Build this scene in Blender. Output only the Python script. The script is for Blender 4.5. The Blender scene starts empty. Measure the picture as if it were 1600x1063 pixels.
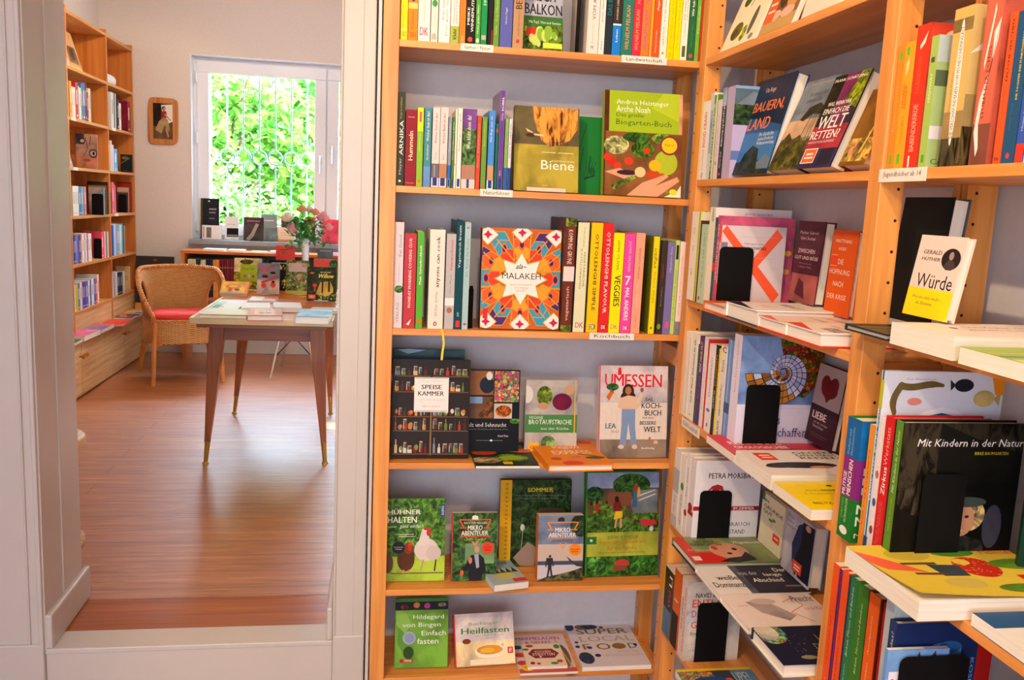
import bpy, math, random
import numpy as np
from mathutils import Matrix, Vector
random.seed(7)
SC = bpy.context.scene
COL = SC.collection

# ------------------------------------------------------------------ camera
H = 1.60                      # camera height over the shop floor
FPX = 1369.575
def cam_axes(a, b, c):
    ca, sa, cb, sb, cc, sc = math.cos(a), math.sin(a), math.cos(b), math.sin(b), math.cos(c), math.sin(c)
    f = Vector((sa*cb, ca*cb, -sb)); r = Vector((ca, -sa, 0)); u = r.cross(f)
    return cc*r+sc*u, -sc*r+cc*u, f
CR, CU, CF = cam_axes(0.15714931454863976, 0.15480610286266486, 0.04608368188881707)
cd = bpy.data.cameras.new('camera'); cam = bpy.data.objects.new('camera', cd); COL.objects.link(cam)
cd.sensor_width = 36; cd.lens = FPX/1600*36; cd.clip_start = .05; cd.clip_end = 200
cam.matrix_world = Matrix(((CR.x, CU.x, -CF.x, 0), (CR.y, CU.y, -CF.y, 0), (CR.z, CU.z, -CF.z, H), (0, 0, 0, 1)))
SC.camera = cam

# ------------------------------------------------------------------ colour management, world, lamps
SC.view_settings.view_transform = 'Standard'; SC.view_settings.look = 'None'
SC.view_settings.gamma = 1; SC.view_settings.use_curve_mapping = False
SC.view_settings.exposure = -0.05
W = bpy.data.worlds.new('sky'); SC.world = W; W.use_nodes = True
wn = W.node_tree.nodes; wl = W.node_tree.links
bg = wn['Background']; bg.inputs[0].default_value = (.80, .90, 1.0, 1); bg.inputs[1].default_value = 6.0
def lamp(kind, name, loc, target, energy, color, size=None, spot=None, blend=.15, sizey=None):
    d = bpy.data.lights.new(name, kind); o = bpy.data.objects.new(name, d); COL.objects.link(o)
    o.location = loc
    v = Vector(target)-Vector(loc); o.rotation_euler = v.to_track_quat('-Z', 'Y').to_euler()
    d.energy = energy; d.color = color
    if kind == 'AREA':
        d.shape = 'RECTANGLE'; d.size = size; d.size_y = sizey or size
    elif kind == 'SPOT':
        d.shadow_soft_size = size; d.spot_size = math.radians(spot); d.spot_blend = blend
    elif kind == 'POINT': d.shadow_soft_size = size
    elif kind == 'SUN': d.angle = size
    return o
lamp('SUN', 'sun', (3.5, 3.0, 9), (-.5, 9.0, 1.5), 19.0, (1, .95, .85), size=.01)
# second sun added to put window glare on the back room floor
lamp('SUN', 'added_glare_sun', (.5, 11.0, 5.0), (0, 3, 0), 60.0, (.50, .70, 1.0), size=.5)
# daylight coming in by the shop windows behind and left of the camera
lamp('AREA', 'shop_window_light', (-.5, -1.8, 2.0), (.5, 2.4, 1.2), 13, (.66, .80, 1.0), size=1.8, sizey=1.5)
# ceiling spots of the shop
WARM = (1.0, .72, .42)
lamp('SPOT', 'ceiling_spot_left', (-.75, .35, 2.80), (.95, 2.2, 1.0), 120, WARM, size=.03, spot=72, blend=.35)
lamp('SPOT', 'ceiling_spot_right', (.05, -.25, 2.80), (.95, 1.7, 1.0), 90, WARM, size=.03, spot=75, blend=.35)
lamp('POINT', 'ceiling_lamp', (-.3, 1.0, 2.7), (0, 0, 0), 12, WARM, size=.12)
# back room: unseen area lamp added above the window for daylight, and ceiling spots
lamp('AREA', 'added_daylight_panel', (-.5, 8.1, 3.5), (-.6, 5.0, .5), 700, (.86, .93, 1.0), size=3.0, sizey=1.4)
lamp('SPOT', 'back_ceiling_spot', (-.45, 4.3, 3.02), (-1.75, 6.3, 1.3), 60, WARM, size=.03, spot=70, blend=.3)
lamp('POINT', 'back_ceiling_lamp', (-.8, 5.2, 2.85), (0, 0, 0), 34, (1, .84, .66), size=.15)

# ------------------------------------------------------------------ helpers: rays of the surveyed picture onto real planes
def ray(px, py): return CF + CR*((px-800)/FPX) - CU*((py-531.5)/FPX)
def az(px, py, z): d = ray(px, py); t = (z-H)/d.z; return Vector((d.x*t, d.y*t, z))
def ay(px, py, y): d = ray(px, py); t = y/d.y; return Vector((d.x*t, y, H+d.z*t))
def ax(px, py, x): d = ray(px, py); t = x/d.x; return Vector((x, d.y*t, H+d.z*t))
def pj(p): q = Vector(p)-Vector((0, 0, H)); w = q.dot(CF); return 800+FPX*q.dot(CR)/w, 531.5-FPX*q.dot(CU)/w

# ------------------------------------------------------------------ materials
def lin(h):
    if not isinstance(h, str): return tuple(h)+(1,)
    h = h.lstrip('#'); 
    if len(h) == 3: h = ''.join(c*2 for c in h)
    c = [int(h[i:i+2], 16)/255 for i in (0, 2, 4)]
    return tuple(x/12.92 if x <= .04045 else ((x+.055)/1.055)**2.4 for x in c)+(1,)
MATS = {}
def newmat(name):
    m = bpy.data.materials.new(name); m.use_nodes = True; MATS[name] = m
    return m, m.node_tree.nodes, m.node_tree.links, m.node_tree.nodes['Principled BSDF']
def noise(n, l, scale, detail=4, coord='Object', vec=(1, 1, 1), rough=.55, dist=0):
    tc = n.new('ShaderNodeTexCoord'); mp = n.new('ShaderNodeMapping'); mp.inputs['Scale'].default_value = vec
    nz = n.new('ShaderNodeTexNoise'); nz.inputs['Scale'].default_value = scale; nz.inputs['Detail'].default_value = detail
    nz.inputs['Roughness'].default_value = rough; nz.inputs['Distortion'].default_value = dist
    l.new(tc.outputs[coord], mp.inputs[0]); l.new(mp.outputs[0], nz.inputs['Vector']); return nz
def ramp(n, l, src, stops):
    r = n.new('ShaderNodeValToRGB'); e = r.color_ramp.elements
    while len(e) < len(stops): e.new(.5)
    for i, (p, c) in enumerate(stops): e[i].position = p; e[i].color = c
    l.new(src, r.inputs[0]); return r
def bump(n, l, src, bs, strength=.2, dist=.002):
    b = n.new('ShaderNodeBump'); b.inputs['Strength'].default_value = strength; b.inputs['Distance'].default_value = dist
    l.new(src, b.inputs['Height']); l.new(b.outputs[0], bs.inputs['Normal'])
def plain(name, hexc, rough=.5, metal=0, var=.06, scale=30, bmp=0):
    m, n, l, b = newmat(name); c = lin(hexc)
    nz = noise(n, l, scale)
    r = ramp(n, l, nz.outputs[0], [(.3, tuple(x*(1-var) for x in c[:3])+(1,)), (.7, tuple(min(1, x*(1+var)) for x in c[:3])+(1,))])
    l.new(r.outputs[0], b.inputs['Base Color']); b.inputs['Roughness'].default_value = rough; b.inputs['Metallic'].default_value = metal
    if bmp: bump(n, l, nz.outputs[0], b, bmp)
    return m
def wood(name, c0, c1, axis='z', rough=.38, scale=7, knots=True, coord='Object'):
    m, n, l, b = newmat(name)
    k = .05
    v = {'x': (k, 1, 1), 'y': (1, k, 1), 'z': (1, 1, k)}[axis]
    nz = noise(n, l, scale*6, 5, coord, v, dist=.4)
    r = ramp(n, l, nz.outputs[0], [(.30, lin(c0)), (.68, lin(c1))])
    big = noise(n, l, 2.5, 2, coord)
    mx = n.new('ShaderNodeMix'); mx.data_type = 'RGBA'; mx.blend_type = 'MULTIPLY'; mx.inputs[0].default_value = .35
    r2 = ramp(n, l, big.outputs[0], [(.3, (.86, .80, .74, 1)), (.7, (1, 1, 1, 1))])
    l.new(r.outputs[0], mx.inputs[6]); l.new(r2.outputs[0], mx.inputs[7]); out = mx.outputs[2]
    if knots:
        tc = n.new('ShaderNodeTexCoord'); mp = n.new('ShaderNodeMapping')
        mp.inputs['Scale'].default_value = {'x': (3, 9, 9), 'y': (9, 3, 9), 'z': (9, 9, 3)}[axis]
        vo = n.new('ShaderNodeTexVoronoi'); vo.inputs['Scale'].default_value = 1.0
        l.new(tc.outputs[coord], mp.inputs[0]); l.new(mp.outputs[0], vo.inputs['Vector'])
        kr = ramp(n, l, vo.outputs['Distance'], [(.02, (.22, .10, .05, 1)), (.07, (1, 1, 1, 1))])
        m2 = n.new('ShaderNodeMix'); m2.data_type = 'RGBA'; m2.blend_type = 'MULTIPLY'; m2.inputs[0].default_value = .85
        l.new(out, m2.inputs[6]); l.new(kr.outputs[0], m2.inputs[7]); out = m2.outputs[2]
    l.new(out, b.inputs['Base Color']); b.inputs['Roughness'].default_value = rough
    bump(n, l, nz.outputs[0], b, .08)
    return m
def floormat():
    m, n, l, b = newmat('floorboards')
    tc = n.new('ShaderNodeTexCoord'); mp = n.new('ShaderNodeMapping'); br = n.new('ShaderNodeTexBrick')
    l.new(tc.outputs['Object'], mp.inputs[0]); l.new(mp.outputs[0], br.inputs['Vector'])
    br.offset = .37; br.inputs['Scale'].default_value = 1; br.inputs['Brick Width'].default_value = 3.1; br.inputs['Row Height'].default_value = .13
    br.inputs['Mortar Size'].default_value = .0018; br.inputs['Color1'].default_value = (.80, .76, .74, 1); br.inputs['Color2'].default_value = (1, 1, 1, 1)
    br.inputs['Mortar'].default_value = (.18, .12, .1, 1)
    g = noise(n, l, 26, 7, 'Object', (.12, 1.6, 1), rough=.65, dist=1.1)
    r = ramp(n, l, g.outputs[0], [(.3, lin('#8c4c2a')), (.5, lin('#b56e40')), (.72, lin('#cf9263'))])
    mx = n.new('ShaderNodeMix'); mx.data_type = 'RGBA'; mx.blend_type = 'MULTIPLY'; mx.inputs[0].default_value = .8
    l.new(r.outputs[0], mx.inputs[6]); l.new(br.outputs[0], mx.inputs[7]); l.new(mx.outputs[2], b.inputs['Base Color'])
    rr = n.new('ShaderNodeMapRange'); rr.inputs[3].default_value = .34; rr.inputs[4].default_value = .46
    l.new(g.outputs[0], rr.inputs[0]); l.new(rr.outputs[0], b.inputs['Roughness']); b.inputs['Coat Weight'].default_value = .6; b.inputs['Coat Roughness'].default_value = .38; bump(n, l, g.outputs[0], b, .06)
    return m
def attr(n): a = n.new('ShaderNodeAttribute'); a.attribute_name = 'Col'; return a
def printmat(name, kind, rough=.38):
    m, n, l, b = newmat(name); a = attr(n); out = a.outputs[0]
    def mul(src, fac=1.0, bt='MULTIPLY'):
        mx = n.new('ShaderNodeMix'); mx.data_type = 'RGBA'; mx.blend_type = bt; mx.inputs[0].default_value = fac
        l.new(out, mx.inputs[6]); l.new(src, mx.inputs[7]); return mx.outputs[2]
    if kind == 'plain':
        nz = noise(n, l, 90, 2); out = mul(ramp(n, l, nz.outputs[0], [(.2, (.94, .94, .94, 1)), (.8, (1, 1, 1, 1))]).outputs[0])
    elif kind == 'foliage':
        nz = noise(n, l, 55, 7, dist=1.2); out = mul(ramp(n, l, nz.outputs[0], [(.36, (.14, .17, .14, 1)), (.5, (.62, .62, .55, 1)), (.66, (1.7, 1.65, 1.25, 1))]).outputs[0])
    elif kind == 'mosaic':
        tc = n.new('ShaderNodeTexCoord'); vo = n.new('ShaderNodeTexVoronoi'); vo.inputs['Scale'].default_value = 110
        l.new(tc.outputs['Object'], vo.inputs['Vector']); hs = n.new('ShaderNodeHueSaturation'); hs.inputs['Saturation'].default_value = 1.1
        l.new(vo.outputs['Color'], hs.inputs['Color']); out = mul(hs.outputs[0], .85, 'OVERLAY')
        ed = n.new('ShaderNodeTexVoronoi'); ed.feature = 'DISTANCE_TO_EDGE'; ed.inputs['Scale'].default_value = 110; l.new(tc.outputs['Object'], ed.inputs['Vector'])
        out = mul(ramp(n, l, ed.outputs['Distance'], [(.03, (.25, .2, .18, 1)), (.09, (1, 1, 1, 1))]).outputs[0])
    elif kind == 'cloud':
        nz = noise(n, l, 12, 5, dist=.5); out = mul(ramp(n, l, nz.outputs[0], [(.3, (.45, .45, .5, 1)), (.6, (1.15, 1.12, 1.05, 1))]).outputs[0])
    elif kind == 'bark':
        nz = noise(n, l, 60, 5, vec=(1, 1, .25), dist=1.5); out = mul(ramp(n, l, nz.outputs[0], [(.40, (.12, .08, .05, 1)), (.55, (1.3, 1.1, .8, 1))]).outputs[0])
    l.new(out, b.inputs['Base Color']); b.inputs['Roughness'].default_value = rough; b.inputs['Specular IOR Level'].default_value = .12
    return m
PRINT = [printmat('printed_cover', 'plain'), printmat('printed_foliage', 'foliage'), printmat('printed_mosaic', 'mosaic', .42), printmat('printed_clouds', 'cloud'), printmat('printed_bark', 'bark')]
def pagemat():
    m, n, l, b = newmat('page_edges'); nz = noise(n, l, 900, 2, vec=(.01, 1, .01))
    l.new(ramp(n, l, nz.outputs[0], [(.3, lin('#dcd2c0')), (.7, lin('#f2ebde'))]).outputs[0], b.inputs['Base Color']); b.inputs['Roughness'].default_value = .8
    return m
PAGES = pagemat()
PINEX = wood('pine_across', '#cf7e34', '#f0a656', 'x'); PINEY = wood('pine_deep', '#cf7e34', '#f0a656', 'y'); PINEZ = wood('pine_upright', '#d08036', '#f0a758', 'z')
FIRY = wood('pale_fir_lengthwise', '#cf9a62', '#efcb9a', 'y', .45); FIRZ = wood('pale_fir_upright', '#b98049', '#e0b07a', 'z', .45)
BIRCHY = wood('birch_lengthwise', '#c27a3c', '#dc9c58', 'y', .4, knots=False); BIRCHZ = wood('birch_upright', '#b9682a', '#d88a40', 'z', .4, knots=False)
BIRCHX = wood('birch_across', '#a9551d', '#c7742f', 'x', .4, knots=False)
TEAKZ = wood('teak_upright', '#6c3416', '#985222', 'z', .35, knots=False); TEAKX = wood('teak_across', '#6c3416', '#985222', 'x', .35, knots=False)
TOPW = wood('table_veneer', '#b4561c', '#d9782e', 'x', .25, knots=False)
FLOORM = floormat()
WALLM = plain('wall_paint', '#d4d0d4', .8, var=.03, scale=60, bmp=.25)
WALLW = plain('back_room_paint', '#ddd2ca', .85, var=.03, scale=60, bmp=.2)
TRIMM = plain('gloss_white_trim', '#c9bfb7', .35, var=.02, scale=8, bmp=.03)
PVC = plain('window_frame_white', '#e6e8ee', .35, var=.01)
DARKSILL = plain('slate_sill', '#868c92', .4)
BLACKM = plain('black_steel', '#030304', .65, var=.2); BLACKM.node_tree.nodes['Principled BSDF'].inputs['Specular IOR Level'].default_value = .2; BRASS = plain('brass', '#b08b3e', .3, .9)
CHROME = plain('brushed_steel', '#c9c9c9', .3, .9)
KNOT = plain('hole_dark', '#1c0f08', .9)
def glass():
    m, n, l, b = newmat('window_glass'); b.inputs['Transmission Weight'].default_value = 1; b.inputs['Roughness'].default_value = 0; b.inputs['IOR'].default_value = 1.02
    b.inputs['Base Color'].default_value = (.97, .99, .98, 1); return m
GLASS = glass()

# ------------------------------------------------------------------ mesh building
class MB:
    def __init__(s, mats): s.v = []; s.f = []; s.m = []; s.c = []; s.mats = mats; s.smooth = set()
    def add(s, vs, fs, mat=0, col=(1, 1, 1, 1), sm=False):
        b = len(s.v); s.v += [tuple(v) for v in vs]
        for f in fs:
            if sm: s.smooth.add(len(s.f))
            s.f.append([i+b for i in f]); s.m.append(mat); s.c.append(col)
        return s
    def box(s, x0, y0, z0, x1, y1, z1, mat=0, col=(1, 1, 1, 1), M=None):
        vs = [(x, y, z) for x in (x0, x1) for y in (y0, y1) for z in (z0, z1)]
        if M is not None: vs = [M @ Vector(v) for v in vs]
        return s.add(vs, [(0, 1, 3, 2), (4, 6, 7, 5), (0, 4, 5, 1), (2, 3, 7, 6), (0, 2, 6, 4), (1, 5, 7, 3)], mat, col)
    def tube(s, pts, r, seg=8, mat=0, col=(1, 1, 1, 1), cap=True, closed=False):
        pts = [Vector(p) for p in pts]; n = len(pts); rs = r if isinstance(r, (list, tuple)) else [r]*n
        vs = []; up = None
        for i, p in enumerate(pts):
            if closed: t = (pts[(i+1) % n]-pts[i-1]).normalized()
            else: t = (pts[min(i+1, n-1)]-pts[max(i-1, 0)]).normalized()
            if up is None: up = Vector((0, 0, 1)) if abs(t.z) < .9 else Vector((1, 0, 0))
            a = t.cross(up).normalized(); bb = a.cross(t).normalized(); up = bb
            for k in range(seg):
                w = 2*math.pi*k/seg; vs.append(p+a*(rs[i]*math.cos(w))+bb*(rs[i]*math.sin(w)))
        fs = []
        for i in range(n if closed else n-1):
            for k in range(seg):
                j = (i+1) % n; fs.append((i*seg+k, i*seg+(k+1) % seg, j*seg+(k+1) % seg, j*seg+k))
        s.add(vs, fs, mat, col, True)
        if cap and not closed: s.add(vs[:seg], [tuple(range(seg))[::-1]], mat, col); s.add(vs[-seg:], [tuple(range(seg))], mat, col)
        return s
    def lathe(s, prof, c, seg=20, mat=0, col=(1, 1, 1, 1)):
        vs = []
        for r, z in prof:
            for k in range(seg): w = 2*math.pi*k/seg; vs.append((c[0]+r*math.cos(w), c[1]+r*math.sin(w), c[2]+z))
        fs = [(i*seg+k, i*seg+(k+1) % seg, (i+1)*seg+(k+1) % seg, (i+1)*seg+k) for i in range(len(prof)-1) for k in range(seg)]
        return s.add(vs, fs, mat, col, True)
    def build(s, name, parent=None, M=None, bevel=0):
        me = bpy.data.meshes.new(name); me.from_pydata(s.v, [], s.f)
        for m in s.mats: me.materials.append(m)
        me.polygons.foreach_set('material_index', s.m)
        me.polygons.foreach_set('use_smooth', [i in s.smooth for i in range(len(s.f))])
        ca = me.color_attributes.new('Col', 'FLOAT_COLOR', 'CORNER')
        arr = np.repeat(np.array(s.c, dtype=np.float32), [len(f) for f in s.f], axis=0); ca.data.foreach_set('color', arr.ravel())
        me.update()
        o = bpy.data.objects.new(name, me); COL.objects.link(o)
        if parent: o.parent = parent
        if M is not None: o.matrix_local = M
        if bevel:
            md = o.modifiers.new('bevel', 'BEVEL'); md.width = bevel; md.segments = 2; md.limit_method = 'ANGLE'
        return o
def struct(o): o['kind'] = 'structure'; return o
LABELS = {}
def tag(o, label, cat, group=None, kind=None):
    w = label.split()
    if len(w) > 16: print('LONG LABEL', len(w), label)
    if label in LABELS: print('DUP LABEL', label)
    LABELS[label] = 1
    o['label'] = label; o['category'] = cat
    if group: o['group'] = group
    if kind: o['kind'] = kind
    return o
def thing(name, label, cat, M=None, group=None):
    o = bpy.data.objects.new(name, None); COL.objects.link(o); o.empty_display_size = .05
    if M is not None: o.matrix_world = M
    return tag(o, label, cat, group)

# ------------------------------------------------------------------ lettering (outlines turned into flat mesh pieces)
TXT = {}
def glyphs(s, bold, shear):
    k = (s, bold, shear)
    if k in TXT: return TXT[k]
    cu = bpy.data.curves.new('t', 'FONT'); cu.body = s; cu.resolution_u = 2 if len(s) < 14 else 1; cu.offset = 0; cu.shear = shear
    ob = bpy.data.objects.new('t', cu)
    me = bpy.data.meshes.new_from_object(ob)
    vs = [(v.co.x, v.co.y) for v in me.vertices]; fs = [tuple(p.vertices) for p in me.polygons]
    bpy.data.objects.remove(ob); bpy.data.curves.remove(cu); bpy.data.meshes.remove(me)
    xs = [v[0] for v in vs] or [0, 1]; ys = [v[1] for v in vs] or [0, 1]
    TXT[k] = (vs, fs, min(xs), max(xs), min(ys), max(ys)); return TXT[k]
# art commands, all in cover units: u to the right, v upwards, 0..1
def Rc(u0, v0, u1, v1, c, m=0): return ('p', [(u0, v0), (u1, v0), (u1, v1), (u0, v1)], c, m)
def El(cu, cv, ru, rv, c, m=0, n=20, a0=0): return ('p', [(cu+ru*math.cos(2*math.pi*k/n+a0), cv+rv*math.sin(2*math.pi*k/n+a0)) for k in range(n)], c, m)
def Pg(pts, c, m=0): return ('p', pts, c, m)
def Tx(s, u0, v0, u1, v1, c, b=0, sh=0, rot=0): return ('t', s, u0, v0, u1, v1, c, b, sh, rot)
def Ln(u0, v0, u1, v1, w, c, m=0):
    dx, dy = u1-u0, v1-v0; L = math.hypot(dx, dy); nx, ny = -dy/L*w/2, dx/L*w/2
    return ('p', [(u0-nx, v0-ny), (u1-nx, v1-ny), (u1+nx, v1+ny), (u0+nx, v0+ny)], c, m)
def apply_art(mb, art, fn, e0=.00012, de=.00002):
    """fn(u, v, e) -> local point lifted e off the face"""
    for i, a in enumerate(art):
        e = e0+de*i
        if a[0] == 'p':
            pts = [(min(1, max(0, u)), min(1, max(0, v))) for u, v in a[1]]
            mb.add([fn(u, v, e) for u, v in pts], [tuple(range(len(pts)))], a[3], lin(a[2]))
        else:
            _, s, u0, v0, u1, v1, c, b, sh, rot = a
            vs, fs, x0, x1, y0, y1 = glyphs(s, b, sh)
            if not fs: continue
            for sx in ((-.016, .016) if b else (0,)):
              out = []
              for x, y in vs:
                p, q = (x+sx-x0)/(x1-x0+1e-9), (y-y0)/(y1-y0+1e-9)
                if rot == 0: u, v = u0+p*(u1-u0), v0+q*(v1-v0)
                elif rot > 0: u, v = u1-q*(u1-u0), v0+p*(v1-v0)      # reads bottom to top
                else: u, v = u0+q*(u1-u0), v1-p*(v1-v0)              # reads top to bottom
                out.append(fn(u, v, e+(.000009 if sx > 0 else 0)))
              mb.add(out, fs, 0, lin(c))

NB = [0]
def colour_name(h):
    T = {'white': 'eeeae4', 'cream': 'e6dab0', 'yellow': 'f0d020', 'mustard': 'c09020', 'orange': 'ee7d22', 'red': 'd03028', 'dark red': '7d1c22', 'pink': 'e05a90', 'pale pink': 'e6bfb8',
         'purple': '6c3f96', 'lilac': '9c8fbf', 'navy': '1c2748', 'blue': '2f66b8', 'light blue': '7fb0dc', 'teal': '1f6f70', 'mint green': 'b5d4b0', 'dark green': '1d4a2e', 'green': '46903c',
         'lime green': 'a8c832', 'olive': '55552f', 'brown': '7a4a2c', 'tan': 'b98e62', 'dark brown': '3c3028', 'dark slate': '26303a', 'charcoal olive': '3a3c2c', 'dark teal': '0f4650', 'pale teal': 'a4c4c4', 'light grey': 'b8b4b4', 'sand': 'dfdcb4', 'coral': 'dc6a50', 'black': '141416', 'dark grey': '4a4a4e', 'grey': '9a9aa0', 'salmon': 'e08a70'}
    c = [int(h.lstrip('#')[i:i+2], 16) for i in (0, 2, 4)]
    return min(T, key=lambda k: sum((c[i]-int(T[k][2*i:2*i+2], 16))**2 for i in range(3)))
def Z(a): return Matrix.Rotation(math.radians(a), 4, 'Z')
def X(a): return Matrix.Rotation(math.radians(a), 4, 'X')
def Y(a): return Matrix.Rotation(math.radians(a), 4, 'Y')
def TR(x, y, z): return Matrix.Translation((x, y, z))

def book(M, w, h, t, col, scol=None, cover=(), spine=(), hard=True, label='', group=None, bcol=None, curl=0, parts=True):
    """closed book, front cover on local y=0 facing -y, spine on x=0 facing -x"""
    scol = scol or col
    b = .0026 if hard else .0007
    if not parts:
        mb = MB(PRINT+[PAGES]); mb.box(0, 0, 0, w, t, h, 0, lin(col)); e = .003
        mb.add([(w*.02, b, h+.0003), (w*.97, b, h+.0003), (w*.97, t-b, h+.0003), (w*.02, t-b, h+.0003)], [(0, 1, 2, 3)], 5)
        apply_art(mb, spine, lambda u, v, e: (-e, t*(1-u), h*v)); apply_art(mb, cover, lambda u, v, e: (w*u, -e, h*v))
        o = mb.build('book', None, M); return tag(o, label, 'book', group)
    root = thing('book', label, 'book', M, group)
    mb = MB(PRINT)
    mb.box(0, t-b, 0, w, t, h, 0, lin(bcol or col)); mb.box(0, b, 0, b, t-b, h, 0, lin(scol))
    if curl:
        n = 12; vs = []
        for i in range(n+1):
            u = i/n; 
            for j in range(n+1):
                v = j/n; lift = curl*max(0, (u*1.0+(1-v)*1.0-1.0))**2*(-1)
                vs += [(w*u, lift, h*v), (w*u, lift+b, h*v)]
        idx = lambda i, j, k: (i*(n+1)+j)*2+k
        fs = [(idx(i, j, k), idx(i+1, j, k), idx(i+1, j+1, k), idx(i, j+1, k)) for i in range(n) for j in range(n) for k in (0, 1)]
        mb.add(vs, fs, 0, lin(col), True)
        def cf(u, v, e): return (w*u, curl*max(0, (u+(1-v)-1.0))**2*(-1)-e, h*v)
    else:
        mb.box(0, 0, 0, w, b, h, 0, lin(col))
        def cf(u, v, e): return (w*u, -e, h*v)
    apply_art(mb, cover, cf)
    apply_art(mb, spine, lambda u, v, e: (-e, t*(1-u), h*v))
    mb.build('cover', root)
    g = .0035 if hard else 0.0002
    pb = MB([PAGES]); pb.box(b, b, g if hard else .0002, w-g, t-b, h-g); pb.build('page_block', root)
    return root
def M_spineA(xr, y, z, roll=0): return TR(xr, y, z) @ Z(90)          # spine faces -y, front cover at x = xr
def M_lean(P, t, lean, yaw=0):
    R = Z(yaw) @ X(-lean); off = R @ Vector((0, t, 0)); off2 = Vector((off.x, off.y, off.z))
    # lowest corner (back bottom edge) touches the shelf
    return Matrix.Translation(Vector(P)-Vector((0, 0, off2.z))) @ R
def fit_h(M, w, py_top, guess=.25):
    lo, hi = .05, .6
    for _ in range(40):
        m = (lo+hi)/2; p = pj(M @ Vector((w/2, 0, m)))
        if p[1] > py_top: lo = m
        else: hi = m
    return lo
def uniq(l):
    if l not in LABELS: return l
    for k in ('second', 'third', 'fourth', 'fifth', 'sixth', 'seventh'):
        q = l+', the '+k+' such'
        if q not in LABELS: return q
    return l

# ================================================================== the building
ZF = .352
YW = 2.44; XW = 1.006
def sbox(name, x0, y0, z0, x1, y1, z1, m, bevel=0):
    return struct(MB([m]).box(x0, y0, z0, x1, y1, z1).build(name, bevel=bevel))
sbox('floor_shop', -3.2, -3.2, -.05, XW, YW, 0, FLOORM)
sbox('wall_right', XW, -3.2, 0, XW+.12, YW, 2.95, WALLM)
w = MB([WALLM])
w.box(-.10, YW, 0, XW+.12, 2.66, 3.05); w.box(-3.2, YW, 0, -.861, 2.66, 3.05); w.box(-.861, YW, 2.5, -.10, 2.66, 3.05); w.box(-.861, YW, 0, -.10, 2.66, .30)
struct(w.build('wall_doorway'))
sbox('wall_left', -3.3, -3.2, 0, -3.2, 2.66, 2.95, WALLM)
sbox('ceiling_shop', -3.3, -3.2, 2.95, XW+.12, YW, 3.0, WALLM)
bw = MB([WALLM]).box(-3.3, -3.3, 0, -2.6, -3.2, 3.0).box(.6, -3.3, 0, XW+.12, -3.2, 3.0).box(-2.6, -3.3, 0, .6, -3.2, .6).box(-2.6, -3.3, 2.5, .6, -3.2, 3.0)
struct(bw.build('wall_shop_front'))
# casing round the opening, reveal bead, plinth, threshold
t = MB([TRIMM])
t.box(-.10, 2.36, .365, -.012, YW, 2.9); t.box(-2.2, 2.36, .365, -.861, YW, 2.9); t.box(-.861, 2.36, 2.5, -.10, YW, 2.9)
t.box(-.873, 2.352, .365, -.861, 2.362, 2.9); t.box(-.9, 2.354, .365, -.893, 2.362, 2.9)
t.box(-.1, 2.355, .365, -.093, 2.362, 2.9); t.box(-.045, 2.356, .365, -.012, 2.362, 2.9)
t.box(-1.10, 2.35, .45, -1.02, 2.362, 2.9); 
struct(t.build('trim_casing', bevel=.003))
struct(MB([TRIMM]).box(-.0072, 2.215, 0, .0008, YW, 2.7).build('trim_side_board'))
struct(MB([TRIMM]).box(-.861, 2.363, .352, -.857, 2.66, 2.5).box(-.857, 2.50, .45, -.853, 2.508, 2.5).build('trim_left_reveal'))
struct(MB([TRIMM]).box(-.104, YW, .352, -.10, 2.66, 2.5).build('trim_right_reveal'))
struct(MB([TRIMM]).box(-2.2, 2.352, 0, -.861, YW, .372).box(-.10, 2.352, 0, -.012, YW, .372).box(-.861, 2.365, 0, -.10, YW, .340).build('trim_plinth', bevel=.004))
struct(MB([TRIMM]).box(-.861, 2.362, .338, -.10, 2.465, .354).build('trim_step_edge', bevel=.003))
struct(MB([TRIMM]).box(-.861, 2.362, .353, -.841, 2.69, .452).build('baseboard_doorway_left', bevel=.006))
struct(MB([TRIMM]).box(-.118, 2.362, .353, -.10, 2.69, .452).build('baseboard_doorway_right', bevel=.006))
sbox('floor_threshold', -.861, 2.465, .30, -.10, 2.660, ZF, wood('threshold_board', '#8e451c', '#b5672c', 'x', .3, knots=False))
sbox('floor_back_room', -2.02, 2.664, .28, 1.9, 6.95, ZF, FLOORM)
sbox('wall_back_room_left', -2.13, 2.66, .3, -2.009, 6.95, 3.05, WALLW)
sbox('wall_back_room_right', 1.9, 2.66, .3, 2.0, 6.95, 3.05, WALLW)
sbox('ceiling_back_room', -2.13, 2.66, 3.05, 2.0, 7.25, 3.1, WALLM)
WX0, WX1, WZ0, WZ1 = -1.381, .55, 1.225, 2.572
w = MB([WALLW])
w.box(-2.13, 6.95, .2, WX0, 7.22, 3.05); w.box(WX1, 6.95, .2, 2.0, 7.22, 3.05); w.box(WX0, 6.95, .2, WX1, 7.22, WZ0-.03); w.box(WX0, 6.95, WZ1, WX1, 7.22, 3.05)
struct(w.build('wall_window'))
struct(MB([TRIMM]).box(-2.0, 6.932, ZF, 1.9, 6.95, ZF+.20).build('baseboard_back_room', bevel=.004))
struct(MB([PVC]).box(WX0, 6.945, WZ0, WX0+.004, 7.05, WZ1).box(WX0, 6.945, WZ1-.004, WX1, 7.05, WZ1).build('trim_window_reveal'))
struct(MB([DARKSILL]).box(WX0-.01, 6.87, WZ0-.036, WX1+.01, 7.06, WZ0).build('trim_window_sill', bevel=.004))
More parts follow.
